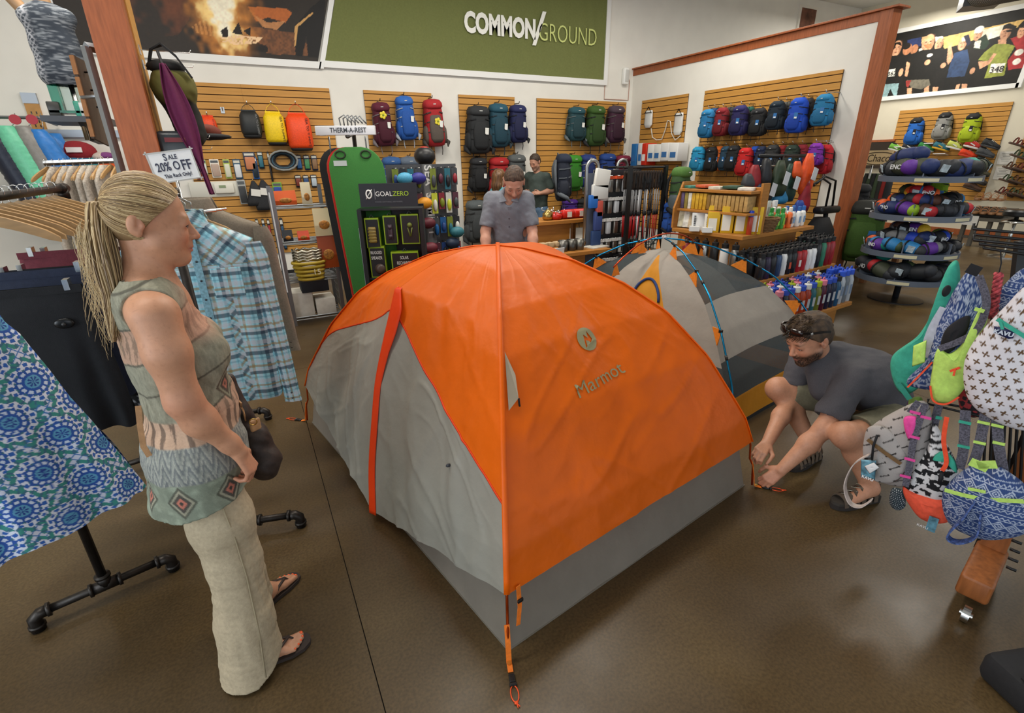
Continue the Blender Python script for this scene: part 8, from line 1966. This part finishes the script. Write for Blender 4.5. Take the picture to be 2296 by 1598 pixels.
# reservoirs, hose and boxed kits on the small board
def reservoirs():
 for x,y0,y1,lab in ((1456,240,286,'clear hydration reservoir hanging at the left of the small board'),(1524,245,302,'clear hydration reservoir hanging at the right of the small board')):
  p,q=onX(x,y0,XP-.08),onX(x,y1,XP-.08);t=thing('hydration_reservoir',lab,'reservoir',(XP-.05,p.y,q.z),group='hydration reservoirs');m=MB();m.loft([[(XP-.05-e*.03,p.y+w*math.sin(0)+c*w,z) for c,e in ((-1,1),(-.6,1.6),(.6,1.6),(1,1),(.6,.3),(-.6,.3))] for z,w in ((q.z,.07),(q.z+.06,.12),(p.z-.12,.11),(p.z-.06,.10))]);m.build('bladder',plas('dcdcd8',.25),t,True,world= True);m=MB();m.tube([(XP-.1,p.y-.09,p.z-.1),(XP-.1,p.y,p.z+.0),(XP-.1,p.y+.09,p.z-.1)],.012,6,closed= True);m.build('handle_clip',BLACK,t,True,world= True)
 X=XP-.06;pts=[onX(x,y,X) for x,y in ((1460,288),(1463,308),(1472,314),(1484,312),(1492,290),(1497,270),(1503,272),(1506,300),(1514,314),(1526,304))];tag(MB().tube(pts,.010,6).build('drink_hose',plas('d0ccc0',.3),None,True),'clear drink hose looping between the two reservoirs','hose')
 for i,(x,y0,y1,col,lab,w) in enumerate(((1432,322,372,'2c6ca8','blue boxed filter kit at the left of the small board',.14),(1446,321,370,'d8d8d8','white box strip beside the blue filter kit',.12),(1455,321,370,'c8301c','red topped white box on the small board',.12),(1470,323,362,'e4e4e0','stack of white hose packets, first on the small board',.16),(1484,323,362,'dcdcd8','stack of white hose packets, second on the small board',.16),(1501,320,360,'e0e0de','white reservoir pack with a blue drop',.18),(1521,320,361,'e8e8e6','white reservoir pack with a blue drop at the right end',.20))):
  p,q=onX(x,y0,XP-.2),onX(x,y1,XP-.2);h=p.z-q.z;o=thing('boxed_kit',lab,'packet',(XP-.05,p.y,q.z),group='boxed kits on the small board');m=MB();m.rbox((XP-.18,p.y,q.z+h/2),(.26,w*1.15,h),.01);m.build('carton',plas(col,.4),o,auto=40,world= True);m=MB();m.box((XP-.313,p.y,q.z+h*.35),(.004,w*.7,h*.3));m.build('print',plas('3a6ca4' if i!=2 else 'e6e4e0'),o,world= True)
reservoirs()
# ---- round spinner of rolled hammocks
def spinner():
 c=Vector((7.30,3.25,0));t=thing('round_display','four tier round grey display heaped with rolled hammocks','display stand',c);GM=plas('59616e',.45)
 m=MB();m.lathe([(.30,0),(.30,.012),(.04,.03)],28,c);m.build('base_disc',plas('1a1a1c',.4),t,auto=40,world= True);m=MB();m.tube([c,c+Vector((0,0,1.7))],.035,12);m.build('post',plas('2c2e32'),t,True,world= True)
 RD=[ordn(i) if i<15 else ('sixteenth','seventeenth','eighteenth','nineteenth','twentieth')[i-15] for i in range(20)]
 zs=(.30,.62,1.05,1.48);pal=('1f3fae','23262c','2a2c30','23262c','1d1f24','c8a020','a81c24','1f8a7c','5a2c8c','3a4a2c','1c2c5c','8cb02a','d8581c','6c6e70','4a2c20','2c7ab0')
 for k,z in enumerate(zs):
  m=MB();m.lathe([(.03,z),(.46,z),(.50,z-.03),(.50,z+.035),(.485,z+.035),(.47,z+.012),(.03,z+.012)],32,c);m.build('tier_tray',GM,t,auto=35,world= True)
  for q in range(6):a=q*PI/3+.3;m=MB();m.box(c+Vector((.26*math.cos(a),.26*math.sin(a),z+.08)),(.44,.012,.15),(0,0,a));m.build('divider',GM,t,world= True)
  for q in range(3 if k else 1):a=-2.75+q*1.0;m=MB();m.strip([c+Vector((.503*math.cos(a+w),.503*math.sin(a+w),z)) for w in np.linspace(-.22,.22,5)],.035,.004,(0,0,1));m.build('price_strip',plas('c9c2a0'),t,world= True)
  n=20 if k in (1,2) else 9
  for q in range(n):
   a=-4.2+(q%8)*.47+.1*k;ly=q//8;rr=.38-.11*ly;big=k in (0,3);w,d,h=((.20,.115,.095) if big else (.145,.09,.075));w*=r7.uniform(.8,1.1);p=c+Vector((rr*math.cos(a),rr*math.sin(a),z+.015+h+ly*h*1.2+r7.uniform(0,.03)));col=r7.choice(pal if not big else ('24272c','2c2f34','1c2c5c','3a3f30','1f2226'));c2=r7.choice(pal)
   o=thing('rolled_hammock','%s rolled hammock with %s end, %s on the %s tier'%(CN(col),CN(c2),RD[q],('bottom','second','third','top')[k]),'hammock',p-Vector((0,0,h)),group='rolled hammocks on the round display')
   R=Matrix.Rotation(a+PI/2+r7.uniform(-.8,.8),3,'Z')@Matrix.Rotation(r7.uniform(-.3,.3),3,'Y');m=MB();m.ell(p,(w,d,h),14,8,R);m.build('roll',fab(col,.6),o,True,world= True);m=MB();m.ell(p+R@Vector((w*.62,0,0)),(w*.45,d*.9,h*.88),12,6,R);m.build('end_panel',fab(c2,.6),o,True,world= True)
   m=MB();m.strip([p+R@Vector((-w*.3,-d*1.02*math.cos(e),h*1.03*math.sin(e))) for e in np.linspace(-.6,2.2,7)],.018,.004,tuple(R@Vector((1,0,0))));m.build('strap',fab('17181a'),o,world= True)
   dn=Vector((math.cos(a),math.sin(a),.25)).normalized()
   if q%3==0:m=MB();m.box(p+dn*(d+.02)+Vector((0,0,-.03)),(.07,.006,.08),(.3,.2,a+PI/2));m.build('swing_tag',mat('tag_print','b4c4cc',.4,nz=.4,nscale=30),o,world= True)
   if q%6==1:dh=Vector((math.cos(a),math.sin(a),0));text('ENO',h*.75,plas('d4d6d8'),frame(p+dh*(d+.012),(-dh.y,dh.x,0),(0,0,1)),o,bold=.002)
spinner()
# ---- bench, sign rack, shoe wall, sandals, stool
def shoewall():
 WD=mat('bench_wood','6b4426',.5,nz=.2,nscale=12,stretch=(1,1,5));p=onz(1885,625);t=thing('wooden_bench','dark wooden bench end showing behind the partition post','bench',p);zt=onpl(1880,535,(p.x,0,0),(1,0,0)).z;m=MB();m.bbox((p.x-.05,p.y-.35,zt-.05),(p.x+.9,p.y+.25,zt));m.build('seat',WD,t,world= True)
 for x in (.0,.75):
  for y in (-.3,.2):m=MB();m.bbox((p.x+x,p.y+y-.03,0),(p.x+x+.07,p.y+y+.04,zt-.05));m.build('leg',WD,t,world= True)
 S=10.0;a,b=onX(1940,365,S),onX(2035,345,S);t=thing('sign_rack','pale wooden sign board with one word in an oval above a garment rack','sign',(S,(a.y+b.y)/2,0));y0,y1=a.y,onX(2000,345,S).y;zc=(a.z+onX(1985,345,S).z)/2
 m=MB();m.bbox((S,y1,zc-.11),(S+.04,y0,zc+.13));m.build('sign_board',mat('pale_board','cdb489',.5,nz=.06,nscale=10),t,world= True);F=frame((S-.004,(y0+y1)/2,zc),(0,-1,0),(0,0,1));IN=plas('3a2c20');text('Chaco',.17,IN,F,t,sx=.85,shear=.15);m=MB(F);m.tube([(.30*math.cos(q),.10*math.sin(q),0) for q in np.linspace(0,2*PI,28)[:-1]],.006,5,closed= True);m.build('sign_oval',IN,t,True,world= True)
 for y in (y0-.1,y1+.1):m=MB();m.tube([(S+.05,y,0),(S+.05,y,zc)],.02,8);m.build('post',metl('8a8c8e'),t,True,world= True)
 for k,col in enumerate(('20221f','33402c','1d1e22','3a4a34','2a2c2a','8a2420','23262a')):q=onX(1925+k*9,440,S);drape_t=thing('hanging_garment','%s garment, %s from the left under the sign board'%(CN(col),ords[k]),'garment',(S,q.y,.4),group='garments under the sign board');drape('garment',(S+.1,q.y,0),.3,[(zc-.25,.04,.03,0),(zc-.4,.09,.05,0),(.5,.11,.07,0)],fab(col),drape_t,None,20,12)
 q=onX(1962,330,XR);t=thing('dark_display','dark square panel on the far wall beside the end post','panel',(XR-.05,q.y,q.z));m=MB();m.bbox((XR-.08,q.y-.42,q.z-.5),(XR-.01,q.y+.45,q.z+.12));m.build('panel',plas('2e241c'),t,world= True);m=MB();m.bbox((XR-.09,q.y-.46,q.z+.12),(XR-.01,q.y+.49,q.z+.17));m.build('frame',TRIMW,t,world= True)
 t=thing('shoe','shoe','shoe');m=MB();m.loft([sq(.045,.13,0,.0,16,.8),sq(.05,.14,.012,0,16,.8),sq(.047,.137,.03,0,16,.8)]);part(m,'sole',t,'b',auto=40,m=plas('d8d8d4'))
 m=MB();rings=[]
 for y,w,h in ((-.135,.012,.03),(-.12,.036,.045),(-.07,.043,.06),(-.01,.040,.085),(.05,.036,.10),(.10,.038,.105),(.13,.025,.09),(.138,.008,.06)):rings.append([(w*math.copysign(abs(math.cos(q))**.8,math.cos(q)),y,.026+h*max(math.sin(q),0)**.7) for q in np.linspace(0,PI,9)])
 m.loft(rings);part(m,'upper',t,'a');m=MB();m.loft([sq(.028,.05,.115,.075,12,1),sq(.026,.046,.135,.085,12,1)]);part(m,'collar',t,'c');m=MB();[m.strip([(-.025,-.04+k*.022,.085+k*.008),(0,-.045+k*.022,.097+k*.009),(.025,-.04+k*.022,.085+k*.008)],.009,.004,(0,1,0)) for k in range(4)];part(m,'laces',t,'d',smooth= False)
 for q in (-1,1):m=MB();m.box((q*.043,.02,.06),(.004,.08,.016),(.3,0,0));part(m,'side_stripe',t,'e',smooth= False)
 for k,(x,y,c,s,n) in enumerate(((2008,336,'6aa83c','c8c8c0','green and white'),(2038,334,'3a3c40','d8d8d4','dark grey'),(2074,334,'2c7a3a','b8c4b8','green'),(2108,333,'2f6c7c','d0a02a','teal and yellow'),(2140,331,'b8c05a','d8d8d0','pale lime'),(2180,329,'b8342c','d8d4d0','red and white'),(2219,328,'2a2c2e','3a3c3e','black'),(2168,349,'d8401c','c03a20','orange-red'),(2207,347,'4a4c4e','3c3e40','charcoal'),(2203,368,'2f3a2e','3a3c3a','dark green'),(2196,389,'4c4a38','2c2c28','olive'),(2190,408,'3a3630','2a2824','brown-black'),(2178,422,'5a4030','3a2c22','brown'))):
  p=onX(x,y,XR-.16);o=place(t,None,(XR-.16,p.y,p.z-.03),(.3,0,.35),'%s shoe on a small perch, %s on the shoe wall'%(n,ordn(k)),'shoes on the shoe wall',1.25);recolour(o,dict(a=fab(c),b=plas(s),c=fab('1d1e20'),d=fab('d8d8d0'),e=plas(s)))
 for k,(x,y,w) in enumerate(((2020,331,.22),(2086,323,.24),(2112,346,.24))):q=onX(x,y,XR-.06);m=MB();m.box((XR-.12,q.y,q.z),(.18,w,.015),(0,.2,0));tag(m.build('shoe_perch',plas('d8d8d8',.3)),'clear shoe perch, %s from the left on the shoe wall'%ords[k],'perch','clear shoe perches')
 t=thing('sandal','sandal','sandal');m=MB();m.loft([sq(.045,.13,0,0,14,.8),sq(.05,.137,.01,0,14,.8),sq(.047,.132,.03,0,14,.8)]);part(m,'sole',t,'a',auto=40,m=plas('5a4636'))
 for y,h in ((-.06,.05),(.0,.075),(.06,.09)):m=MB();m.strip([(.046*math.cos(q),y+.02*math.cos(q),.022+h*math.sin(q)) for q in np.linspace(0,PI,9)],.02,.004,(0,1,0));part(m,'strap',t,'b',smooth= False)
 pts=[(2285,318,1),(2287,345,1),(2270,372,1),(2293,375,1),(2262,400,1),(2283,402,1),(2252,428,1),(2275,430,1),(2292,432,1)]+[(2180+17*k,449,2) for k in range(4)]+[(2170+19*k,474,3) for k in range(5)]
 for k,(x,y,w) in enumerate(pts):
  if w==1:p=onX(x,y,XR-.14);L,R=(XR-.14,p.y,p.z-.08),(.35,0,.4)
  else:p=onX(x,y,13.0);L,R=(13.0+.25*(w==2),p.y,(1.0 if w==3 else 1.12)),(0,0,-PI/2+.2)
  if w!=1:L=(L[0],L[1],onX(2240,452 if w==2 else 478,13.0).z-(.0 if w==2 else .03))
  o=place(t,None,L,R,('brown strappy sandal, %s one down the board at the frame edge'%ords[k]) if w==1 else 'tan strappy sandal, %s from the left on the %s step of the sandal table'%(ords[k-(9 if w==2 else 13)],'upper' if w==2 else 'lower'),'sandals on the wall' if w==1 else 'sandals on the table',1.3);recolour(o,dict(a=plas('4a3628' if w==1 else '8a6444'),b=fab(('6a2c20','3c4a30','5a3a24')[k%3] if w==1 else 'a8744c')))
 q0,q1=onX(2165,482,13.0),onX(2262,484,13.0);t=thing('sandal_table','grey slatted table with two steps of sandals','table',(13.2,(q0.y+q1.y)/2,0));zt=q0.z-.02;GT=fab('5e5a52');m=MB();m.bbox((12.85,q1.y,zt-.06),(13.5,q0.y,zt));m.build('tabletop',GT,t,world= True);m=MB();m.bbox((13.15,q1.y+.05,zt),(13.5,q0.y,zt+.17));m.build('step',GT,t,world= True)
 for y in (q1.y+.05,q1.y+.45,q0.y-.45,q0.y-.05):m=MB();m.box((12.95,y,zt/2-.03),(.08,.06,zt-.04));m.build('leg',GT,t,world= True)
 m=MB();m.bbox((12.93,q1.y,.15),(12.97,q0.y,.2));m.build('foot_rail',GT,t,world= True);p=onX(2175,492,12.84);m=MB();m.box((12.84,p.y,zt-.06),(.006,.26,.18));m.build('notice',plas('dcdcd8'),t,world= True)
 c=onX(2283,478,12.0);t=thing('stool','round black padded stool with a chrome stem','stool',(12.0,c.y,0));m=MB();m.lathe([(.18,0),(.2,.02),(.2,.08),(.17,.11)],20,(12.0,c.y,c.z-.05));m.build('cushion',plas('151517',.4),t,auto=40,world= True);m=MB();m.tube([(12.0,c.y,0),(12.0,c.y,c.z-.05)],.03,10);m.lathe([(.18,c.z-.16),(.19,c.z-.14),(.03,c.z-.10)],16,(12.0,c.y,0));m.build('stem',CHROME,t,True,world= True);m=MB();m.lathe([(.22,0),(.22,.02),(.04,.06)],20,(12.0,c.y,0));m.build('foot',CHROME,t,auto=40,world= True)
 for k,(x,y) in enumerate(((2256,354),(2247,388))):p=onX(x,y,XR-.01);m=MB();m.box((XR-.012,p.y,p.z),(.006,.26,.26));t=thing('wall_notice','white paper notice, %s of two between the shoe boards'%('upper' if not k else 'lower'),'notice',(XR-.01,p.y,p.z));m.build('paper',plas('dedcd4'),t,world= True);m=MB();[m.box((XR-.016,p.y,p.z+.09-.03*q),(.003,.18-.03*(q%3),.008)) for q in range(6)];m.build('print_lines',plas('8a8a86'),t,world= True)
shoewall()
# ------------------------------------------------------------------ rack of patterned bags, right foreground
GQ=Vector((2.34,.56,0));GN=GQ.normalized();GX=Vector((GN.y,-GN.x,0));GU=Vector((0,0,1))
def G(x,y,off=0.0): return onpl(x,y,GQ+GN*off,GN)
def aztec(x,y):
 c=flat(x.shape,'2c4376');W='a8b2c6';v=(y/.115)%1;z= lambda p:np.abs(((x/p)%1)-.5)*2
 for lo,hi,p,a in ((.04,.12,.018,.05),(.80,.88,.014,.05)):c=mixc(c,W,np.abs(v-lo-(hi-lo)*z(p))<.018)
 c=mixc(c,W,(np.abs(v-.15)<.012)|(np.abs(v-.36)<.012)|(np.abs(v-.77)<.012)|(np.abs(v-.95)<.012))
 d=z(.036)+np.abs(v-.56)/.17;c=mixc(c,W,(np.abs(d-1)<.13)|(np.abs(d-.55)<.12)|(d<.18));c=mixc(c,W,(np.abs(v-.255)<.055)&(np.abs(z(.026)-.5)<.22)&(np.abs(np.abs(v-.255)-.03)<.02)); return c
def crosses(x,y):
 c=flat(x.shape,'d6d4da');u=(x/.032+np.floor(y/.032)*.5)%1-.5;v=(y/.032)%1-.5;r=np.hypot(u,v);t=np.arctan2(v,u)+.3
 return mixc(c,'5e452c',r<.23+.13*np.cos(4*t))
def ikat2(x,y): return mixc(flat(x.shape,'d8d6d6'),'17171a',vnoise(x*55,y*85,3)+.4*vnoise(x*160,y*160,5)>.08)
def arrows(x,y):
 u=(x/.046+np.floor(y/.052)*.5)%1-.5;v=(y/.052)%1-.5
 return mixc(flat(x.shape,'a09a96'),'35302e',((np.abs(u*.8-v)<.06)&(np.abs(u+v)<.5))|(np.hypot(u-.27,v-.22)<.08)|(np.hypot(u+.27,v+.22)<.08))
BAGM=VC('printed_canvas',.85)
def puff(name,pts,off,T,col,parent,n=200,k=34,back=.4,zero=0):
 """stuffed panel: outline points on the rack plane, domed towards the viewer"""
 P=[G(x,y,off) for x,y in pts];L=len(P);Q=[]
 for i in range(n):
  f=i/n*L;j=int(f);t=f-j;a,b,c,d=P[j-1],P[j%L],P[(j+1)%L],P[(j+2)%L]
  Q.append(b.lerp(c,t) if zero else .5*((2*b)+(c-a)*t+(2*a-5*b+4*c-d)*t*t+(3*b-a-3*c+d)*t**3))
 Q=np.array([q[:] for q in Q]);C=Q.mean(0);sc=np.concatenate([np.linspace(0.02,1,k//3,endpoint= False),np.linspace(1,.01,k)])
 h=np.concatenate([-back*T*np.sqrt(1-np.linspace(0,1,k//3,endpoint= False)**2),T*np.sqrt(np.clip(1-np.linspace(1,.01,k)**2.4,0,1))])
 V=C+(Q[:,None]-C)*sc[ None,:,None]-h[ None,:,None]*np.array(GN);x=(V-C)@np.array(GX);y=V[...,2]-C[2]
 V+=np.array(GN)*(.004*vnoise(x*22,y*22,4))[...,None]*(sc>.2)[ None,:,None]
 return surf(name,V,BAGM if callable(col) else col,parent,col=col(x,y) if callable(col) else None,wrap= True,world= True)
def smooth_path(P,k=6):
 P=[P[0]]+P+[P[-1]];o=[]
 for a,b,c,d in zip(P,P[1:],P[2:],P[3:]):
  for t in [i/k for i in range(k)]:o.append(.5*((2*b)+(c-a)*t+(2*a-5*b+4*c-d)*t*t+(3*b-a-3*c+d)*t**3))
 return o+[P[-1]]
def strap(pts,off,w,m,parent,name='strap'):
 p=[G(x,y,off) for x,y in pts];p=smooth_path(p) if len(p)>2 else p;MB().strip(p,w,.004,[tuple((GN.cross((p[min(i+1,len(p)-1)]-p[max(i-1,0)]).normalized()))) for i in range(len(p))]).build(name,m,parent,world= True)
def bagrack():
 t=thing('bag_rack','black wire rack on a wooden leg with a chrome caster, hung with patterned bags','display rack',onz(2200,1380));b=onz(2200,1372,.07);BW=mat('leg_wood','8f542a',.5,nz=.25,nscale=9,stretch=(5,5,1));R=frame(b,GX,-GN)
 f0,f1=onz(2192,1302,.15),onz(2222,1236,.15);d=(f1-f0).normalized();s_=Vector((d.y,-d.x,0));R=Matrix((s_,d,GU)).transposed();w=.105
 m=MB();m.rbox(f0+d*.16+Vector((0,0,-.05)),(w,.10,.32),.014,R@Matrix.Rotation(PI/2,3,'X'));m.build('foot_beam',BW,t,auto=40,world= True)
 m=MB();m.box(f0+d*.30+Vector((0,0,.5)),(.085,.05,1.0),R);m.build('leg',BW,t,world= True);m=MB();m.box(f0+d*.33-s_*.05+Vector((0,0,.5)),(.012,.04,1.1),R);m.build('leg_edge',BLACK,t,world= True)
 c=onz(2166,1376,.035);m=MB();m.tube([c-s_*.012,c+s_*.012],.034,18);m.tube([c-s_*.02,c+s_*.02],.012,10);m.build('caster',CHROME,t,auto=40,world= True)
 for k in range(4):p=G(2268-4*k,1210+20*k,.1);m=MB();m.tube([p,p+GX*.03],.006,6);m.build('bolt',BLACK,t,True,world= True)
 for y0,y1,x0,o in ((513,521,2182,0),(526,537,2186,.1),(538,549,2183,-.05),(547,558,2196,.05),(556,576,2205,.1),(905,950,2120,.1),(905,975,2080,.05)):m=MB();m.tube([G(x0,y0-6,o)+GU*.01,G(x0,y0,o),G(2420,y1+12,o)],.005,6);m.build('hook_arm',BLACK,t,True,world= True)
 m=MB()
 for k in range(9):m.tube([G(2225+k*14,700,.16),G(2200+k*14,1140,.16)],.005,5)
 m.tube([G(2290,540,.2),G(2215,1180,.2)],.02,4);m.build('grid_wires',BLACK,t,world= True)
 TE,LI,OR,PK,GW=fab('3aa58c'),fab('b8dc6a'),fab('e8502c'),fab('e24a9a'),mat('webbing_grey','55535e',.8,nz=.6,nscale=180);BI=plas('17171b',.8);n= lambda lab,x,y,o=0:thing('sling_bag',lab,'bag',G(x,y,o),group='patterned bags on the rack')
 o=n('teal canvas sling bag hanging at the back left of the bag rack',2060,850,.1);puff('bag_body',[(2125,600),(2150,590),(2145,680),(2085,760),(2075,850),(2030,885),(2005,860),(2000,800),(2060,750),(2100,680)],.08,.05,TE,o,120,18);strap([(2118,690),(2090,740),(2070,800)],-.0,.03,fab('b9bcc8'),o,'lining_edge');strap([(2015,860),(2040,895)],.03,.02,fab('2f8a76'),o)
 o=n('blue aztec print sling bag with a lime front pocket and open black inside',2130,880);puff('bag_body',[(2160,618),(2195,615),(2215,680),(2200,760),(2150,830),(2130,875),(2050,868),(2035,850),(2080,800),(2105,720)],.02,.055,aztec,o);puff('open_lining',[(2118,742),(2150,715),(2175,710),(2165,750),(2130,790),(2108,785)],-.045,.012,BI,o,80,12);puff('front_pocket',[(2100,785),(2130,792),(2165,760),(2198,690),(2215,712),(2185,800),(2175,850),(2135,900),(2095,900),(2085,870)],-.05,.028,LI,o,140,20);puff('side_flap',[(2048,775),(2078,762),(2074,812),(2045,822)],-.06,.006,LI,o,60,8,zero=1)
 strap([(2086,865),(2093,898),(2120,906),(2150,890)],-.085,.006,OR,o,'red_piping');strap([(2130,832),(2152,824)],-.095,.008,OR,o,'zip');strap([(2142,826),(2138,842)],-.10,.006,OR,o,'zip_pull');strap([(2035,868),(2065,838),(2090,812)],-.045,.006,OR,o,'red_piping');strap([(2195,618),(2212,680),(2190,740),(2150,765),(2105,782)],-.07,.022,GW,o);strap([(2185,692),(2207,698)],-.08,.012,LI,o,'strap_keeper');strap([(2170,600),(2197,610)],-.02,.035,BI,o,'top_handle');m=MB();m.ell(G(2122,652,-.04),(.022,.01,.022),14,8);m.build('security_tag',BI,o,True,world= True)
 o=n('large white sling bag printed with brown crosses at the right edge',2250,940,-.1);puff('bag_body',[(2320,640),(2250,690),(2180,770),(2160,830),(2170,890),(2215,935),(2300,965),(2380,940),(2400,760)],-.10,.06,crosses,o,300,60);strap([(2236,715),(2262,732),(2310,762)],-.172,.012,TE,o,'zip');puff('logo_patch',[(2229,731),(2252,734),(2275,745),(2272,758),(2262,760),(2228,745)],-.165,.004,plas('16204a'),o,60,8,zero=1);strap([(2243,722),(2248,738)],-.18,.008,TE,o,'zip_pull');text('KAVU',.019,plas('c4ccd8'),frame(G(2250,747,-.176),G(2275,753)-G(2228,742),GU),o,bold=.0008)
 o=thing('braided_strap','red, white and navy braided strap hanging by the big white bag','strap',G(2235,700));m=MB()
 for k in range(3):m.tube([G(2240-15*q+7*math.sin(q*22+k*2.1),612+100*q,.02+.006*math.cos(q*22+k*2.1)) for q in np.linspace(0,1,40)],.0065,6);m.m=0
 m.build('braid',mat('braid','a8444a',.8,nz=.9,nscale=70),o,True,world= True);m=MB();m.tube([G(2240,612,.02),G(2245,590,.02),G(2243,560,.02)],.002,5);m.build('cord',BI,o,world= True)
 o=n('grey arrow print backpack with pink trim and a pale wrist loop',1990,1100,-.05);puff('bag_body',[(2020,915),(2075,900),(2090,960),(2075,1060),(2030,1090),(1960,1070),(1938,1010),(1950,960)],-.04,.07,arrows,o,260,44);puff('round_front',[(1945,960),(1990,960),(2030,1010),(2035,1050),(2000,1082),(1950,1070),(1935,1020)],-.10,.025,arrows,o,200,30);strap([(1945,985),(1980,1012),(2020,1040)],-.135,.014,fab('6f5434'),o,'zip');puff('pink_patch',[(2028,935),(2055,935),(2052,965),(2038,985),(2028,960)],-.115,.01,PK,o,60,8)
 for a in ([(2075,905),(2050,980),(2040,1040),(2030,1090)],[(2060,900),(2040,925)]):strap(a,-.12,.022,GW,o)
 for x,y in ((2052,925),(2076,936),(2050,980),(2040,1030),(2030,1068)):strap([(x-12,y-3),(x+12,y+3)],-.125,.010,PK,o,'strap_keeper')
 lp=[(1950,1018),(1915,1040),(1895,1085),(1905,1125),(1930,1135),(1955,1120)];p=smooth_path([G(x,y,-.13) for x,y in lp]);MB().strip(p,.03,.004,tuple(GN)).build('wrist_loop',mat('pale_canvas','b9aca4',.85,nz=.2,nscale=60),o,world= True);m=MB();m.tube([G(1967,975,-.14),G(1958,1000,-.15),G(1955,1030,-.15)],.005,6);m.build('clip',BI,o,True,world= True);m=MB(Matrix());puff('swing_tag',[(1930,1030),(1965,1032),(1962,1075),(1930,1070)],-.15,.002,mat('photo_tag','5a8a9c',.5,nz=.6,nscale=40),o,40,6,zero=1);puff('price_label',[(1938,1045),(1960,1036),(1972,1048),(1950,1062)],-.157,.001,plas('dcdcdc'),o,40,6,zero=1);text('KAVU',.016,plas('e4e4e4'),frame(G(1945,1072,-.16),GX,GU),o,bold=.0006)
 o=n('black and white ikat bag with an orange base and orange zip strip',2085,1170,-.05);puff('bag_body',[(2095,950),(2120,990),(2145,1040),(2150,1090),(2110,1130),(2050,1110),(2025,1085),(2045,1040),(2080,1000)],-.05,.06,ikat2,o,260,44);puff('orange_base',[(2025,1090),(2060,1102),(2130,1120),(2150,1135),(2125,1170),(2070,1165),(2035,1125)],-.075,.035,fab('e8583c'),o,100,16);puff('teal_band',[(2088,1030),(2115,1010),(2140,1030),(2145,1060),(2120,1035)],-.105,.008,TE,o,50,8);strap([(2123,935),(2116,985),(2122,1035),(2112,1055)],-.125,.014,OR,o,'zip_strip');m=MB();m.tube([G(2112,1060,-.13),G(2106,1085,-.13)],.007,8);m.build('clip',BI,o,True,world= True);strap([(2095,1160),(2085,1190)],-.12,.03,mat('photo_tag','5a8a9c'),o,'swing_tag');text('KAVU',.014,plas('e4e4e4'),frame(G(2068,1180,-.13),GX,GU),o);strap([(2105,908),(2095,950),(2085,1010)],-.02,.026,GW,o);strap([(2098,935),(2112,938)],-.03,.012,TE,o,'strap_keeper')
 o=n('blue aztec print bag with a lime zip, lowest on the rack',2220,1200,-.12);puff('bag_body',[(2185,1040),(2215,1050),(2250,1050),(2310,1100),(2320,1170),(2280,1200),(2200,1205),(2130,1170),(2112,1110),(2140,1070)],-.12,.08,aztec,o,320,60);strap([(2118,1098),(2170,1112),(2230,1120),(2296,1124)],-.195,.014,LI,o,'zip');strap([(2170,1095),(2210,1103)],-.205,.010,LI,o,'zip_pull')
 for a in ([(2190,1050),(2200,1035)],[(2216,1050),(2210,1033)]):strap(a,-.19,.05,LI,o,'lime_corner')
 p=[G(x,y,-.21+.0*y) for x,y in ((2185,1125),(2160,1160),(2125,1200),(2150,1215),(2190,1200),(2200,1150))];p=smooth_path(p);MB().strip(p,.035,.005,tuple(GN)).build('hand_loop',mat('aztec_web','44588c',.8,nz=.8,nscale=120),o,world= True)
 for a in ([(2165,920),(2160,1010),(2150,1050)],[(2210,925),(2195,1000),(2180,1045)],[(2235,935),(2240,1000),(2250,1060)]):
  strap(a,-.1,.03,GW,o)
  for q in (0,1):x,y=[a[0][i]+(a[1][i]-a[0][i])*(.3+.6*q) for i in (0,1)];strap([(x-14,y-3),(x+14,y+3)],-.107,.010,LI if a[0][0]>2170 else TE,o,'strap_keeper')
 for pts,c,lab in (([(2250,640),(2300,600),(2330,640),(2320,690),(2245,700),(2240,670)],aztec,'blue aztec print bag tucked behind the white cross print one'),([(2000,1095),(2025,1100),(2030,1135),(2010,1142),(1995,1125)],lambda x,y:mixc(flat(x.shape,'26343c'),'c8ccd0',np.hypot((x/.008+np.floor(y/.008)*.5)%1-.5,(y/.008)%1-.5)<.2),'dark dotted bag bottom showing below the grey backpack'),([(2150,870),(2190,860),(2215,900),(2190,935),(2155,920)],lambda x,y:mixc(flat(x.shape,'2a2024'),'a8383c',vnoise(x*90,y*90)>.2),'dark red print bag behind the lime pocket'),([(2035,900),(2065,890),(2070,925),(2035,940)],lambda x,y:mixc(flat(x.shape,'3a1c40'),'6c8a3c',vnoise(x*60,y*60)>0),'dark floral bag above the grey backpack')):
  o=n(lab,*pts[0],.1);puff('bag_body',pts,.08,.03,c,o,140,24)
 p=onz(2292,1592);o=thing('tote_bag','black fabric tote corner at the lower right of the floor','bag',p);m=MB();m.rbox(p+Vector((.13,-.06,.06)),(.36,.30,.12),.03,(0,0,-.35));m.build('tote_body',fab('1f1f21'),o,auto=40,world= True);m=MB();m.strip([p+Vector((-.02,.02,.125)),p+Vector((.10,-.03,.128)),p+Vector((.25,-.10,.125))],.03,.006,(.4,1,0));m.build('seam_band',fab('141416'),o,world= True)
bagrack()
